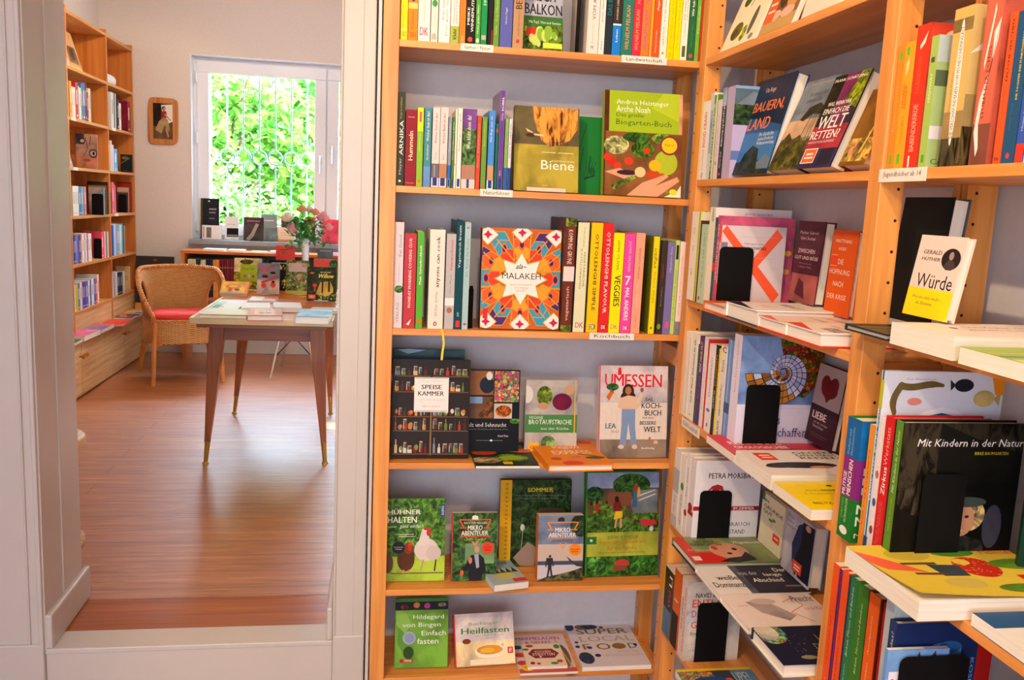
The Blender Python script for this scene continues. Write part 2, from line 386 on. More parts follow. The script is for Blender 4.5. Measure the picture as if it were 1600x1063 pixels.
# window: fixed frame, two sashes, glass, handles and hinges
win = struct(MB([PVC]).box(WX0, 7.05, WZ0, WX1, 7.11, WZ0+.05).box(WX0, 7.05, WZ1-.05, WX1, 7.11, WZ1).box(WX0, 7.05, WZ0+.05, WX0+.05, 7.11, WZ1-.05).box(WX1-.05, 7.05, WZ0+.05, WX1, 7.11, WZ1-.05)
             .box(-.425, 7.05, WZ0+.05, -.375, 7.11, WZ1-.05).build('window_1', bevel=.003))
def sash(x0, x1, hx, hz):
    z0, z1 = WZ0+.03, WZ1-.03; s = .085
    f = MB([PVC]).box(x0, 7.03, z0, x1, 7.09, z0+s).box(x0, 7.03, z1-s, x1, 7.09, z1).box(x0, 7.03, z0+s, x0+s, 7.09, z1-s).box(x1-s, 7.03, z0+s, x1, 7.09, z1-s).build('sash', win, bevel=.004)
    MB([GLASS]).box(x0+s, 7.055, z0+s, x1-s, 7.062, z1-s).build('pane', f)
    h = MB([CHROME]).box(hx-.013, 7.018, hz-.035, hx+.013, 7.03, hz+.035).box(hx-.009, 6.995, hz-.11, hx+.009, 7.012, hz+.012).box(hx-.007, 7.0, hz-.008, hx+.007, 7.03, hz+.008).build('window_handle', f, bevel=.002)
sash(WX0+.03, -.405, -.447, 1.86); sash(-.395, WX1-.03, -.357, 1.94)
for z in (2.42, 1.98, 1.32): MB([PVC]).tube([(WX0+.028, 7.025, z-.04), (WX0+.028, 7.025, z+.04)], .009, 8).build('hinge', win)
# ================================================================== outside: window grille, shrubs
IRON = plain('white_painted_iron', '#9db4bc', .5)
gr = thing('window_grille', 'pale painted iron grille with a row of rings outside the back window', 'window grille', TR(0, 7.20, 0))
gx = [WX0+.10+.1205*i for i in range(15)]
for i, x in enumerate(gx):
    MB([IRON]).tube([(x, 0, 1.22), (x, 0, 1.805)], .007, 6).tube([(x, 0, 1.92), (x, 0, 2.52)], .007, 6).build('bar', gr)
    MB([IRON]).tube([(x+.052*math.cos(a), 0, 1.862+.052*math.sin(a)) for a in [k*math.pi/12 for k in range(24)]], .007, 6, closed=True).build('ring', gr)
MB([IRON]).box(WX0-.0, -.012, 2.50, WX1+.0, .012, 2.54).build('rail', gr); MB([IRON]).box(WX0, -.012, 1.196, WX1, .012, 1.226).build('rail', gr)
def leafmat(name, c0, c1):
    m, n, l, b = newmat(name); a = attr(n)
    mx = n.new('ShaderNodeMix'); mx.data_type = 'RGBA'; mx.inputs[6].default_value = lin(c0); mx.inputs[7].default_value = lin(c1)
    l.new(a.outputs['Fac'], mx.inputs[0]); l.new(mx.outputs[2], b.inputs['Base Color']); b.inputs['Roughness'].default_value = .45
    tr = n.new('ShaderNodeBsdfTranslucent'); l.new(mx.outputs[2], tr.inputs[0]); ms = n.new('ShaderNodeMixShader'); ms.inputs[0].default_value = .4
    l.new(b.outputs[0], ms.inputs[1]); l.new(tr.outputs[0], ms.inputs[2]); l.new(ms.outputs[0], n['Material Output'].inputs[0]); return m
LEAF = leafmat('sunlit_leaves', '#3c8a30', '#b8e070'); LEAF2 = leafmat('small_leaves', '#4c9c44', '#cdf09a'); BARK = plain('shrub_bark', '#5d4a35', .9)
STALK = plain('stalk_green', '#4d8a34', .6)
def leaf_verts(P, L, Wd, R):
    pts = [(0, 0, 0), (-.5*Wd, .35*L, .06*L), (-.32*Wd, .7*L, .03*L), (0, L, -.08*L), (.32*Wd, .7*L, .03*L), (.5*Wd, .35*L, .06*L)]
    return [P + R @ Vector(p) for p in pts]
def shrub(name, label, c, rx, ry, rz, n, L, mat, seed, trunk=True):
    rnd = random.Random(seed); t = thing(name, label, 'shrub', TR(*c), 'shrubs outside the back window')
    mb = MB([mat])
    for i in range(n):
        a, b = rnd.uniform(0, 2*math.pi), math.acos(rnd.uniform(-1, 1)); k = rnd.uniform(.35, 1)**.5
        k *= .82+.25*math.sin(3*a+seed)*math.sin(4*b)
        P = Vector((rx*k*math.sin(b)*math.cos(a), ry*k*math.sin(b)*math.sin(a), rz*k*math.cos(b)))
        R = (Z(rnd.uniform(0, 360)) @ X(rnd.uniform(-70, 40)) @ Y(rnd.uniform(-40, 40))).to_3x3()
        l = L*rnd.uniform(.6, 1.3); g = rnd.random()
        mb.add(leaf_verts(P, l, l*.75, R), [(0, 1, 2, 3), (0, 3, 4, 5)], 0, (g, g, g, 1))
    mb.build('foliage', t)
    br = MB([BARK])
    for k in range(7):
        a = rnd.uniform(0, 6.28); q = Vector((rx*.6*math.cos(a), ry*.6*math.sin(a), rz*.7)); br.tube([(0, 0, -c[2]), (0, 0, -rz*.6), q*.4, q], [.025, .02, .012, .005], 6)
    br.build('stem', t)
shrub('broadleaf_shrub', 'broad-leaved green shrub filling the upper left of the back window', (-1.55, 9.3, 2.0), 1.2, .6, 1.1, 2900, .13, LEAF, 1)
shrub('broadleaf_shrub', 'broad-leaved green shrub filling the upper right of the back window', (.95, 9.3, 2.0), 1.2, .6, 1.1, 3100, .14, LEAF, 2)
shrub('fine_leaved_shrub', 'fine-leaved light green shrub low behind the left of the window grille', (-1.45, 8.1, 1.2), .85, .42, .72, 3300, .06, LEAF2, 3)
shrub('fine_leaved_shrub', 'fine-leaved light green shrub low behind the right of the window grille', (.35, 8.1, 1.2), .88, .42, .74, 3300, .065, LEAF2, 4)
shrub('broadleaf_shrub', 'dark shaded shrub far behind the others outside the back window', (-.5, 11.2, 2.0), 2.8, .8, 1.6, 3600, .19, LEAF, 5)
sbox('ground_outside', -6, 7.22, -.1, 6, 16, .1, plain('garden_soil', '#4d5a30', .9))

# ================================================================== shelf A (faces the camera) and shelf B (right wall)
ZA = [1.975, 1.63, 1.275, .924, .576, .325, -9]
ZB = [1.973, 1.679, 1.378, 1.077, .777, .477, .177]
ZC = [1.973, 1.679, 1.422, 1.073, .72, .38]
T = .0165
YA = 2.20; XB = .79
def post(parent, x0, y0, x1, y1, z0, z1, hole_axis, hole_at, groove=False):
    mb = MB([PINEZ, KNOT]); 
    if groove:   # groove along the front
        ym = (y0+y1)/2; mb.box(x0+.012, y0, z0, x1, y1, z1).box(x0, y0, z0, x0+.012, ym-.004, z1).box(x0, ym+.004, z0, x0+.012, y1, z1)
    else: mb.box(x0, y0, z0, x1, y1, z1)
    z = z0+.05
    while z < z1-.03:
        n = 8; r = .0028
        if hole_axis == 'y':
            for e in (y0-.0003,): mb.add([(hole_at+r*math.cos(k*2*math.pi/n), e, z+r*math.sin(k*2*math.pi/n)) for k in range(n)], [tuple(range(n))], 1)
        else: mb.add([(x0-.0003, hole_at+r*math.cos(k*2*math.pi/n), z+r*math.sin(k*2*math.pi/n)) for k in range(n)], [tuple(range(n))], 1)
        z += .05
    return mb.build('post', parent, bevel=.0015 if not groove else 0)
A = thing('bookshelf', 'orange pine bookshelf against the wall right of the doorway', 'bookshelf', TR(0, 0, 0))
post(A, .004, YA, .043, YA+.042, 0, 2.6, 'x', 2.23); post(A, .004, YW-.05, .043, YW-.008, 0, 2.6, 'x', 2.41)
post(A, .806, YA, .845, YA+.042, 0, 2.6, 'x', 2.23); post(A, .806, YW-.052, .845, YW-.006, 0, 2.6, 'x', YW-.02, groove=True)
for z in ZA[:6]+[2.33, .08]:
    MB([PINEX]).box(.043, YA+.001, z-T, .806, YW-.006, z).build('shelf', A, bevel=.0012)
for zz in (.25, 1.18, 2.2):
    MB([PINEY]).box(.812, YA+.042, zz, .836, YW-.05, zz+.05).build('cross_rail', A)
B = thing('bookshelf', 'orange pine bookshelf with display shelves along the right-hand wall', 'bookshelf', TR(0, 0, 0))
YB1, YB0, YC1, YC0, YD1, YD0 = 2.186, 2.144, 1.352, 1.314, .55, .51
for (y0, y1) in ((YB0, YB1), (YC0, YC1), (YD0, YD1)):
    post(B, XB, y0, XB+.042, y1, 0, 2.6, 'y', XB+.032)
    post(B, XW-.062, y0, XW-.008, y1, 0, 2.6, 'y', XW-.046, groove=True)
    for zz in (.25, 2.2) + ((.97,) if y0 == YB0 else (1.315,)): MB([PINEX]).box(XB+.042, y0+.008, zz, XW-.062, y1-.008, zz+.05).build('cross_rail', B)
for z in ZB[:7]+[2.27]:
    MB([PINEY]).box(XB+.0005, YC1, z-T, XW-.01, YB0, z).build('shelf', B, bevel=.0012)
for z in ZC[:6]+[2.27]:
    MB([PINEY]).box(XB+.0005, YD1, z-T, XW-.01, YC0, z).build('shelf', B, bevel=.0012)
def shelf_label(M, w, h, txt, where):
    t = MB([plain('paper_label', '#e9dfd2', .6) if 'paper_label' not in MATS else MATS['paper_label'], PRINT[0]])
    t.box(0, -.0012, 0, w, 0, h, 0)
    apply_art(t, [Tx(txt, .10, .28, .90, .78, '#3a3432')], lambda u, v, e: (w*u, -.0012-e, h*v)); t.mats = [t.mats[0], PRINT[0]]
    t.m = [m if i < 6 else 1 for i, m in enumerate(t.m)]
    return tag(t.build('shelf_label', None, M), 'white paper shelf label reading '+txt+' '+where, 'label')
def labA(z, p0, p1, py, txt, where):
    a, b = ay(p0, py, YA), ay(p1, py, YA); shelf_label(TR(a.x, YA-.0002, z-T+.0005), b.x-a.x, .0175, txt, where)
labA(ZA[0], 719.6, 771, 77, 'Garten / Natur', 'on the top shelf edge')
labA(ZA[0], 971, 1042, 92, 'Landwirtschaft', 'on the top shelf edge')
labA(ZA[1], 750, 801, 303, 'Naturführer', 'on the second shelf edge')
labA(ZA[2], 921, 990.5, 526, 'Kochbuch', 'on the third shelf edge')
a, b = ax(1375, 270, XB), ax(1449, 266, XB)
shelf_label(TR(XB-.0003, a.y, ZC[1]-.0195) @ Z(-90), a.y-b.y, .0205, 'Jugendbücher ab 14', 'at the right edge of the photo')
a, b = ax(1066, 655, XB), ax(1093.5, 675, XB)
shelf_label(TR(XB-.0003, a.y, ZB[3]-.026) @ Z(-90), a.y-b.y, .0245, 'Politik/Gesellschaft', 'on the right-hand bookshelf')

# ================================================================== rows of spines
def compose(cn, d, prev, place):
    for l in (f"{cn} spine {d}, right of {prev}, {place}", f"{cn} spine {d}, {place}", f"{cn} spine {d}"):
        if len(l.split()) <= 16 and l not in LABELS: return l
    return f"{cn} spine, right of {prev}, {place}"
def rowA(k, y, items, place, group):
    z = ZA[k]; prev = 'the post' if items[0][0] < 630 else 'the gap'
    for it in items:
        x0, x1, pt, c, d, art = it[:6]; o = it[6] if len(it) > 6 else {}
        pb = {0: 62+(x0-624)*.07, 1: 291+(x0-618)*.046, 2: 515+(x0-612)*.01}[k]
        a, b = ay(x0, pb, y), ay(x1, pb, y); h = .27 if pt is None else ay((x0+x1)/2+(pb-pt)*.06, pt, y).z-z
        t = b.x-a.x-.0006; dep = o.get('dep', min(.19, h*.72)); cn = colour_name(c)
        lab = compose(cn, d, prev, place)
        book(M_spineA(b.x-.0003, y, z+.0003), dep, h, t, o.get('c2', c), c, spine=art, hard=o.get('hard', t > .018), label=uniq(lab), group=group, parts=t > .007)
        prev = cn+' one'
LAST = [0, 0]
def rowB(z, y_items, x, place, group, near=None):
    """items (px0, px1, pybase, pytop, colour, desc, art, opts) seen left (far) to right (near)"""
    prev = 'the post'; a0 = ax(y_items[0][0], y_items[0][2], x); lim = (YB0 if a0.y > 1.6 else YC0)-.0012
    if a0.y > lim: x = x*lim/a0.y
    for it in y_items:
        x0, x1, pb, pt, c, d, art = it[:7]; o = it[7] if len(it) > 7 else {}
        xx = x+o.get('dx', 0)
        a, b = ax(x0, pb, xx), ax(x1, pb, xx); t = a.y-b.y
        h = o.get('h') or ax(x0+(pb-pt)*.105, pt, xx).z-z
        dep = o.get('dep', min(.17, h*.7)); dep = min(dep, XW-.012-xx) if not o.get('deep') else dep
        cn = colour_name(c); lab = o.get('label') or compose(cn, d, prev, place)
        book(TR(xx, b.y+.0003, z+.0003), dep, h, t-.0006, o.get('c2', c), c, cover=o.get('cover', ()), spine=art, hard=o.get('hard', t > .02), label=uniq(lab), group=group, parts=True)
        prev = cn+' one'; LAST[0] = b.y; LAST[1] = xx
def bookend(M, w, h, label):
    mb = MB([BLACKM]); r = .012
    pts = [(0, 0), (w, 0), (w, h-r)]+[(w-r+r*math.cos(a), h-r+r*math.sin(a)) for a in (.4, .8, 1.2)]+[(w-r, h), (r, h)]+[(r-r*math.sin(a), h-r+r*math.cos(a)) for a in (.4, .8, 1.2)]+[(0, h-r)]
    n = len(pts); vs = [(x, 0, z) for x, z in pts]+[(x, .0012, z) for x, z in pts]
    mb.add(vs, [tuple(range(n)), tuple(range(2*n-1, n-1, -1))]+[(i, i+n, (i+1) % n+n, (i+1) % n) for i in range(n)])
    mb.box(0, .0012, 0, w, .0034, .0012)
    return tag(mb.build('bookend', None, M), label, 'bookend')

# ================================================================== shelf A, upper three rows of spines
WT, BK, CR_ = '#f4efe6', '#1a1a1c', '#efe6cf'
def sp(txt, c, v0=.08, v1=.9, u0=.3, u1=.7, b=0, d=1, sh=0): return Tx(txt, u0, v0, u1, v1, c, b, sh, 90*d)
GU = lambda c='#6a6a20': Tx('GU', .2, .03, .8, .07, c, 1)
rowA(0, YA+.006, [
 (625.5, 636.5, None, '#f4d80c', 'with a small publisher mark', [sp('Balkon und Terrasse', '#8a8a20', .1, .3, .2, .4), Rc(0, .085, 1, .09, '#f8f0c0'), GU('#8a8440')]),
 (637, 652, None, '#f28a14', 'with a purple title', [sp('GARTEN', '#5a2f86', .33, .8, .2, .8, 1), Rc(0, .27, 1, .32, '#f8d060'), sp('Praxisbuch', '#a05010', .1, .25, .3, .6), GU('#7a4010')]),
 (652.5, 671.5, None, '#f0e4e0', 'with pale green lettering', [sp('Mein Garten ohne viel Gießen, große Wirkung', '#a8c060', .17, .95, .35, .65, 0, -1), Tx('DK', .15, .05, .85, .12, '#c05060', 1)]),
 (672.5, 683.5, None, '#efe8d0', 'with a green leaf drawing', [El(.5, .33, .4, .03, '#3c9a4c'), sp('Gartenkunst', '#c0b080', .12, .27, .35, .65), Pg([(.1, .02), (.9, .02), (.7, .08), (.2, .07)], '#b8b4a0')]),
 (684.5, 702.5, None, '#ece4e4', 'with two lines of grey green type', [sp('Der gute Gartenplaner: Pflanzen', '#6f9a60', .06, .9, .62, .82), sp('Das Standardwerk', '#666', .2, .6, .3, .45)]),
 (703, 716.5, None, '#efe4dc', 'over a lime green foot', [Rc(0, 0, 1, .15, '#a8b84a'), sp('ZWEISTIMMIG', '#c07060', .17, .42, .6, .8), sp('GEDANKEN', '#c07060', .17, .36, .3, .45), sp('PIPER', BK, .03, .12, .3, .7, 1, -1)]),
 (717, 726.5, None, '#f08224', 'with faint lettering', [sp('Das Gartenjahr in Tagen', '#c85a10', .1, .6, .35, .65), sp('VERLAG', '#fbd9a0', .02, .07, .3, .7)]),
 (727.2, 741, None, '#191512', 'with tall white lettering', [sp('MEIKE', WT, .17, .32, .12, .38, 1), sp('WINNEMUTH', WT, .11, .40, .55, .85, 1), El(.5, .045, .28, .022, '#d85030')]),
 (742, 749.5, None, '#4ba43c', 'with white lettering', [sp('Meine grüne Wiese', '#e8f4d8', .1, .35, .3, .7, 1), El(.5, .04, .3, .02, WT)]),
 (750.2, 759.8, None, '#14924c', 'with a pale mark', [sp('HOPF', '#c8ecd0', .35, .48, .3, .8, 1), Rc(.15, .05, .85, .09, '#e8a8a0')]),
 (761, 768.8, None, '#20161c', 'in deep shadow', [Rc(.8, 0, 1, .14, '#b03020')]),
 (769.8, 779, None, '#6a9a38', 'with thin pale lettering', [sp('Das Pflanzenbuch', '#b8d070', .22, .5, .3, .65), sp('Verlag', '#d8e8a0', .10, .18, .35, .6)]),
 (780, 799, None, '#5a62ac', 'with tiny white lettering', [sp('Unsere Vögel', WT, .2, .34, .42, .58)]),
 (800, 816.5, None, '#b89068', 'with brown lettering', [sp('HUW RICHARDS', '#8a5a3c', .11, .32, .45, .65), sp('BEET', '#4a3020', .34, .5, .2, .8, 1), Rc(.35, .045, .65, .075, '#b84030')]),
], 'top garden row', 'garden and nature books on the top shelf')
rowA(0, YA+.006, [
 (915.5, 933.5, None, '#efdcd2', 'with grey title', [sp('VOM ACKER', '#5a4a44', .3, .62, .4, .7), sp('BENJAMIN SCHMIDT', '#c8a898', .09, .27, .45, .6), Tx('M', .4, .04, .6, .07, BK)]),
 (934, 943, None, '#f2e6de', 'with slanting grey lettering', [sp('Jonas Gampe', '#4a4a4a', .28, .52, .3, .7, 0, 1, .2), sp('ökobuch', '#333', .04, .12, .35, .65)]),
 (943.5, 954.5, None, '#26303a', 'with teal block letters', [sp('DAS BUCH', '#1f7a70', .35, .6, .2, .8, 1)]),
 (955, 968.5, None, '#3a302c', 'with bright blue lower half', [Rc(0, 0, 1, .265, '#1d80d8'), Rc(0, .265, 1, .28, WT), sp('Leben', WT, .12, .23, .4, .6, 1), sp('ANDERS LEBEN', '#d8ccc0', .31, .52, .35, .55)]),
 (969, 986.3, None, '#2f7a68', 'with orange lettering', [sp('WILHELM PELIKAN', '#f09a54', .06, .45, .35, .7, 0, 1, .15), sp('HEILPFL', '#f09a54', .5, .7, .35, .7, 0, 1, .15)]),
 (986.6, 999.6, None, '#e0304a', 'with orange lettering', [sp('WILHELM PELIKAN', '#f8b060', .06, .42, .3, .7, 0, 1, .15), sp('HEILPFLANZEN', '#f8b060', .47, .75, .3, .7, 0, 1, .15)]),
 (1000, 1012.8, None, '#f07e34', 'with purple lettering', [sp('WILHELM PELIKAN', '#a050a0', .07, .42, .3, .7, 0, 1, .15), sp('HEILPFLANZEN', '#a050a0', .47, .75, .3, .7, 0, 1, .15)]),
 (1013.2, 1017.5, None, '#f0a438', 'thin and plain', []),
 (1018, 1029, None, '#f05a24', 'with two white words', [sp('Verlag am Goethe', WT, .05, .25, .35, .6), sp('Agrikultur', WT, .42, .7, .4, .7, 1)]),
 (1029.5, 1040.5, None, '#efe9da', 'with a row of small letters', [sp('SAATGUT – wer die Saat hat, hat das Sagen', '#5a5040', .12, .8, .35, .62), Rc(.35, .04, .6, .06, '#8a9a60')]),
 (1041, 1051, None, '#f6d800', 'with faint lettering', [sp('Der Kompost, der Boden', '#c09a10', .1, .6, .4, .65), sp('VERLAG', '#a88a10', .02, .06, .35, .6)]),
 (1051.5, 1061, None, '#fade04', 'nearest twin with faint lettering', [sp('Der Wald, der Baum, die Erde', '#c09a10', .1, .6, .4, .65)]),
 (1061.5, 1072, None, '#f3eedd', 'with an olive tag', [sp('DIE WEISHEIT', '#5a5a30', .36, .6, .25, .45), sp('DES MISTKÄFERS', '#5a5a30', .36, .66, .6, .8), sp('GOLDENBOGEN', '#8a8a60', .2, .33, .4, .6), Rc(.25, .03, .75, .13, '#5a6a28')]),
 (1072.5, 1083.5, None, '#2c6a40', 'with red mark at the foot', [sp('Wir haben es satt', WT, .4, .7, .3, .65, 1), sp('Umwelt und Natur', '#6a9a70', .12, .33, .4, .6), El(.5, .045, .25, .018, '#d84a44')]),
 (1084, 1090.3, None, '#74b83c', 'thin with pale lettering', [sp('Permakultur', '#d8e8a0', .25, .5, .3, .7), El(.5, .045, .25, .012, '#d86a74')]),
 (1090.8, 1094.5, None, '#d84028', 'very thin at the right end', []),
], 'top farming row', 'farming books on the top shelf')
nat = '#9a8a80'
K = lambda c='#24408c': Rc(.2, .02, .8, .12, c)
rowA(1, YA+.008, [
 (618.8, 630.6, 144.6, '#3a3c2c', 'with big white capital letters', [sp('ARNIKA', WT, .33, .70, .3, .8), sp('Königin der Heilpflanzen', '#b8a83c', .72, .95, .3, .6), sp('Mayer', '#bbb', .12, .3, .3, .7), Rc(.3, .04, .6, .06, WT)]),
 (631.5, 649, 171.7, '#8e1f2a', 'with pale yellow title', [sp('Hummeln', '#f4dcae', .34, .72, .3, .68, 1), Rc(.2, .9, .8, .905, '#e8c0b0'), Tx('Haupt', .15, .03, .85, .05, '#d8a898')]),
 (649.4, 659.2, 168.7, '#8cbc30', 'with brighter top', [Rc(0, .7, 1, 1, '#c4e024'), Rc(.3, .82, .7, .95, '#e05a7c'), sp('Schmetterlinge', '#d8ecb0', .45, .68, .3, .6), El(.5, .07, .3, .03, '#e87838')]),
 (660.3, 671.6, 168.5, '#4a8c98', 'with watery blue foot', [Rc(0, 0, 1, .26, '#6a9ad8', 3), sp('Welcher Stein ist das?', WT, .58, .95, .3, .7), sp('Architektur', '#e8e0a0', .34, .54, .35, .65)]),
 (673, 684.6, 168.5, '#dfd2cc', 'with grey foot band', [Rc(0, .12, 1, .3, '#6f6a70'), sp('Welcher Stern ist das?', '#5a4c48', .55, .93, .3, .65), sp('Hansen', '#8a7c78', .35, .45, .4, .6), K(), Rc(.35, .13, .45, .28, '#b8b0b0')]),
 (685, 697, 168.5, '#dfd0ca', 'with tan foot band', [Rc(0, .12, 1, .3, '#b88460'), sp('Welcher Baum ist das?', '#5a4c48', .55, .93, .3, .65), sp('Bach', '#8a7c78', .35, .41, .4, .6), K()]),
 (697.8, 703, 182.5, '#8a96a4', 'narrow over a blue foot', [Rc(0, .13, 1, .32, '#2c6ac0'), sp('Vogelstimmen', '#dfe4ea', .5, .9, .3, .7), K()]),
 (703.8, 707.8, 183, '#4f7a34', 'narrow with white type', [sp('Tiere und Pflanzen in Natur', WT, .4, .93, .3, .7), K()]),
 (708.2, 711.3, 171, '#f0e6c8', 'very narrow', [El(.5, .3, .3, .008, '#d03060')]),
 (711.8, 719, 169.7, '#efe4dc', 'with black serif-like lettering', [sp('Gartenvögel lebensgroß', BK, .46, .93, .3, .75), K()]),
 (719.6, 741.2, 170.7, '#6a8a54', 'wide with purple flowers on top', [Rc(0, .75, 1, 1, '#7a4c96', 3), Rc(0, .3, 1, .75, '#5a8046', 1), Rc(0, .12, 1, .3, '#b0806a'), Rc(0, 0, 1, .12, '#dccabc'), sp('Was blüht denn da?', WT, .5, .92, .3, .6), Rc(.4, .01, .58, .12, '#24408c')]),
 (742, 748.5, 181, '#e04c34', 'with pale lettering', [sp('Der Pilzführer', '#f4b8a0', .3, .9, .3, .6)]),
 (749.8, 757.8, 183, '#6f9a3c', 'with yellow lettering', [sp('Bäume und Sträucher', '#d8e040', .6, .95, .3, .6), Rc(.3, .03, .6, .07, '#d84a5c')]),
 (759.7, 769.6, 173, '#4c8ed8', 'with tan band and white foot', [Rc(0, .12, 1, .31, '#c8946c'), Rc(0, 0, 1, .12, '#f0e8e0'), sp('Was fliegt denn da?', WT, .6, .93, .3, .65), K()]),
 (771, 775.4, 194, '#1c6a5c', 'low with a red dot', [El(.5, .9, .4, .03, '#d84030')]),
 (776.3, 783.8, 142, '#6c3c9c', 'tallest, with white capitals', [sp('KÜBEL', WT, .8, .94, .25, .75, 1), sp('Wilde', '#d8c8ec', .7, .78, .3, .7), K(), sp('BUCH', WT, .15, .2, .3, .6)], {'c2': '#9a86a8', 'dep': .16}),
 (785.4, 790.5, 186, '#8cb468', 'narrow over blue foot', [Rc(0, 0, 1, .32, '#2c62b0'), sp('Blumen am Wegrand', '#3c6a2c', .35, .93, .3, .7)]),
 (791.2, 796.2, 186, '#d8d8dc', 'narrow over dark blue foot', [Rc(0, 0, 1, .32, '#284c98'), sp('Was krabbelt', BK, .45, .93, .3, .7)]),
], 'nature guide row', 'nature guides on the second shelf')
rowA(2, YA+.012, [
 (612.9, 627.5, 347.5, '#d8ccd0', 'with grey title and green sprig', [sp('Eat Good', '#8a7080', .68, .88, .5, .8), El(.6, .37, .5, .035, '#5a8a48', 1), sp('Löwenzahn', '#c09aa0', .45, .6, .45, .6), sp('VERLAG', '#8a8484', .05, .24, .35, .6)]),
 (628.7, 647.4, 365.6, '#bc3a44', 'with white capital letters', [sp('MONDAY MORNING COOKING CLUB', '#f8dcd4', .22, .95, .38, .62, 1), Pg([(.3, .04), (.7, .1), (.6, .06), (.5, .03)], WT)]),
 (648.5, 659, 363, '#58b034', 'with white script lettering', [sp('Mein Gartenkochbuch', WT, .46, .86, .35, .68, 1), El(.5, .08, .3, .025, '#e86a24')]),
 (667.7, 691.4, 359.3, '#f2e0d2', 'with large black lettering', [sp('anyone can cook', '#2c2826', .42, .93, .42, .75, 1), sp('kitchen stories', '#8a7a72', .13, .38, .38, .6), El(.48, .05, .12, .022, '#8a2c24'), El(.48, .05, .06, .01, '#f2e0d2')]),
 (693.2, 708, 366, '#b8b4b4', 'with red and green title', [sp('Salatwerkstatt', '#d8404c', .62, .94, .45, .72, 1), sp('Claus Meyer', '#6a8a40', .37, .58, .45, .68), El(.5, .2, .3, .03, '#a86a50'), Rc(0, .25, 1, .33, '#e8e4e0')]),
 (708.4, 720, 345.5, '#0f4650', 'with white title, tallest of its group', [sp('Vegetarisch kreativ', '#e8f0ec', .57, .96, .3, .72), Rc(.25, .02, .8, .08, '#d8382c'), sp('EMF', '#c8d8d8', .12, .16, .4, .65)]),
 (720.8, 730.3, 348, '#a4c4c4', 'with pink dots and grey type', [El(.5, .95, .2, .01, '#e0407c'), sp('Die Kunst der Küche', '#6a8c90', .5, .85, .3, .7), El(.5, .05, .3, .012, '#e0407c')]),
], 'left cookbook row', 'cookbooks on the third shelf')
DKm = lambda c: [Rc(.25, .03, .8, .075, c), Tx('DK', .32, .035, .73, .07, WT, 1)]
rowA(2, YA+.012, [
 (875, 892, 341.5, '#6f3220', 'with white script and leafy ends', [Rc(0, .93, 1, 1, '#7a8a34', 1), Rc(0, 0, 1, .06, '#6a7a2c', 1), Rc(0, .45, 1, .58, '#e8d4cc'), sp('KOMM INS GRÜNE', '#f0dcd0', .6, .9, .3, .8, 0, -1), sp('vegetarisch', '#e8c8b0', .1, .4, .35, .7)], {'c2': '#5a2c1c', 'dep': .20}),
 (892.8, 913.4, 348, '#dfdcb4', 'with sparse dark capitals', [sp('VEGETARISCHE', '#5a5640', .42, .74, .62, .75, 0, -1), sp('KÖSTLICHKEITEN', '#5a5640', .4, .76, .38, .52, 0, -1), sp('YOTAM OTTOLENGHI', '#8a8668', .78, .96, .5, .62, 0, -1), Tx('DK', .25, .04, .85, .09, '#b86a74', 1)], {'c2': '#241c2c'}),
 (915, 933, 348.7, '#f2c414', 'with black spaced capitals', [sp('OTTOLENGHI SIMPLE', '#4a3a14', .2, .9, .38, .68, 1, -1)]+DKm('#8a6a14')),
 (933.7, 949.5, 349, '#dc2a2c', 'with white spaced capitals', [sp('OTTOLENGHI FLAVOUR', '#f8d8d0', .18, .92, .35, .7, 1, -1)]+DKm('#a81c1c')),
 (950, 967, 364.5, '#f2e610', 'with tall black capitals', [sp('VEGGIES', '#2c2c14', .27, .58, .3, .85, 1, -1), sp('JAMIE OLIVER', '#6a6620', .63, .93, .35, .6, 0, -1), Tx('DK', .2, .04, .8, .085, '#c07a90', 1)]),
 (967.6, 983.8, 366, '#ee4aa4', 'with a big white numeral seven', [Tx('7', .25, .49, .75, .58, WT, 1), sp('MAL ANDERS', WT, .13, .46, .3, .7, 1, -1), sp('JAMIE OLIVER', '#f8c0dc', .62, .93, .35, .65, 0, -1)]+DKm('#c83a8a')),
 (984.6, 998.7, 364.5, '#eea084', 'with thin pale capitals', [sp('EINFACH VEGAN', '#9a5a48', .55, .85, .4, .62, 0, -1), sp('KATY BESKOW', '#f8c8b0', .25, .5, .4, .6, 0, -1), sp('ars vivendi', '#a86a54', .06, .18, .4, .55)]),
 (1010.5, 1022.4, 370, '#f0d414', 'with slanted green title', [sp('IMMER SCHON', '#8a8a20', .32, .64, .4, .65), sp('vegan', '#6a6a10', .68, .88, .3, .75, 0, 1, .3), El(.5, .06, .15, .015, '#8a7a20')], {'c2': '#6a6a1c', 'dep': .17}),
 (1024.5, 1033.8, 376, '#3c3028', 'with red speck and green leaf', [sp('Gemüse', '#b83420', .6, .75, .3, .6), El(.4, .08, .3, .03, '#7a9a2c'), sp('Kochen', '#9a8a70', .3, .5, .4, .6)]),
 (1034.2, 1046, 379, '#7a70a4', 'with pale lettering and pink leaf', [sp('Pakistanische Küche', '#c8c0e0', .68, .95, .4, .65), El(.55, .1, .28, .04, '#e0508c')]),
 (1046.2, 1052.3, 376, '#b8d468', 'with black title block', [Rc(.2, .8, .85, .95, '#24301c'), sp('Das Kochbuch Natur', '#5a7a34', .15, .7, .3, .65)]),
 (1053.2, 1062, 378, '#f0d8cc', 'with red lettering over a grey photo', [Rc(0, 0, 1, .14, '#8a8c90', 3), sp('SPEISEN, DIE GLÜCKLICH MACHEN', '#e87a74', .2, .85, .3, .65)]),
], 'right cookbook row', 'cookbooks on the third shelf')
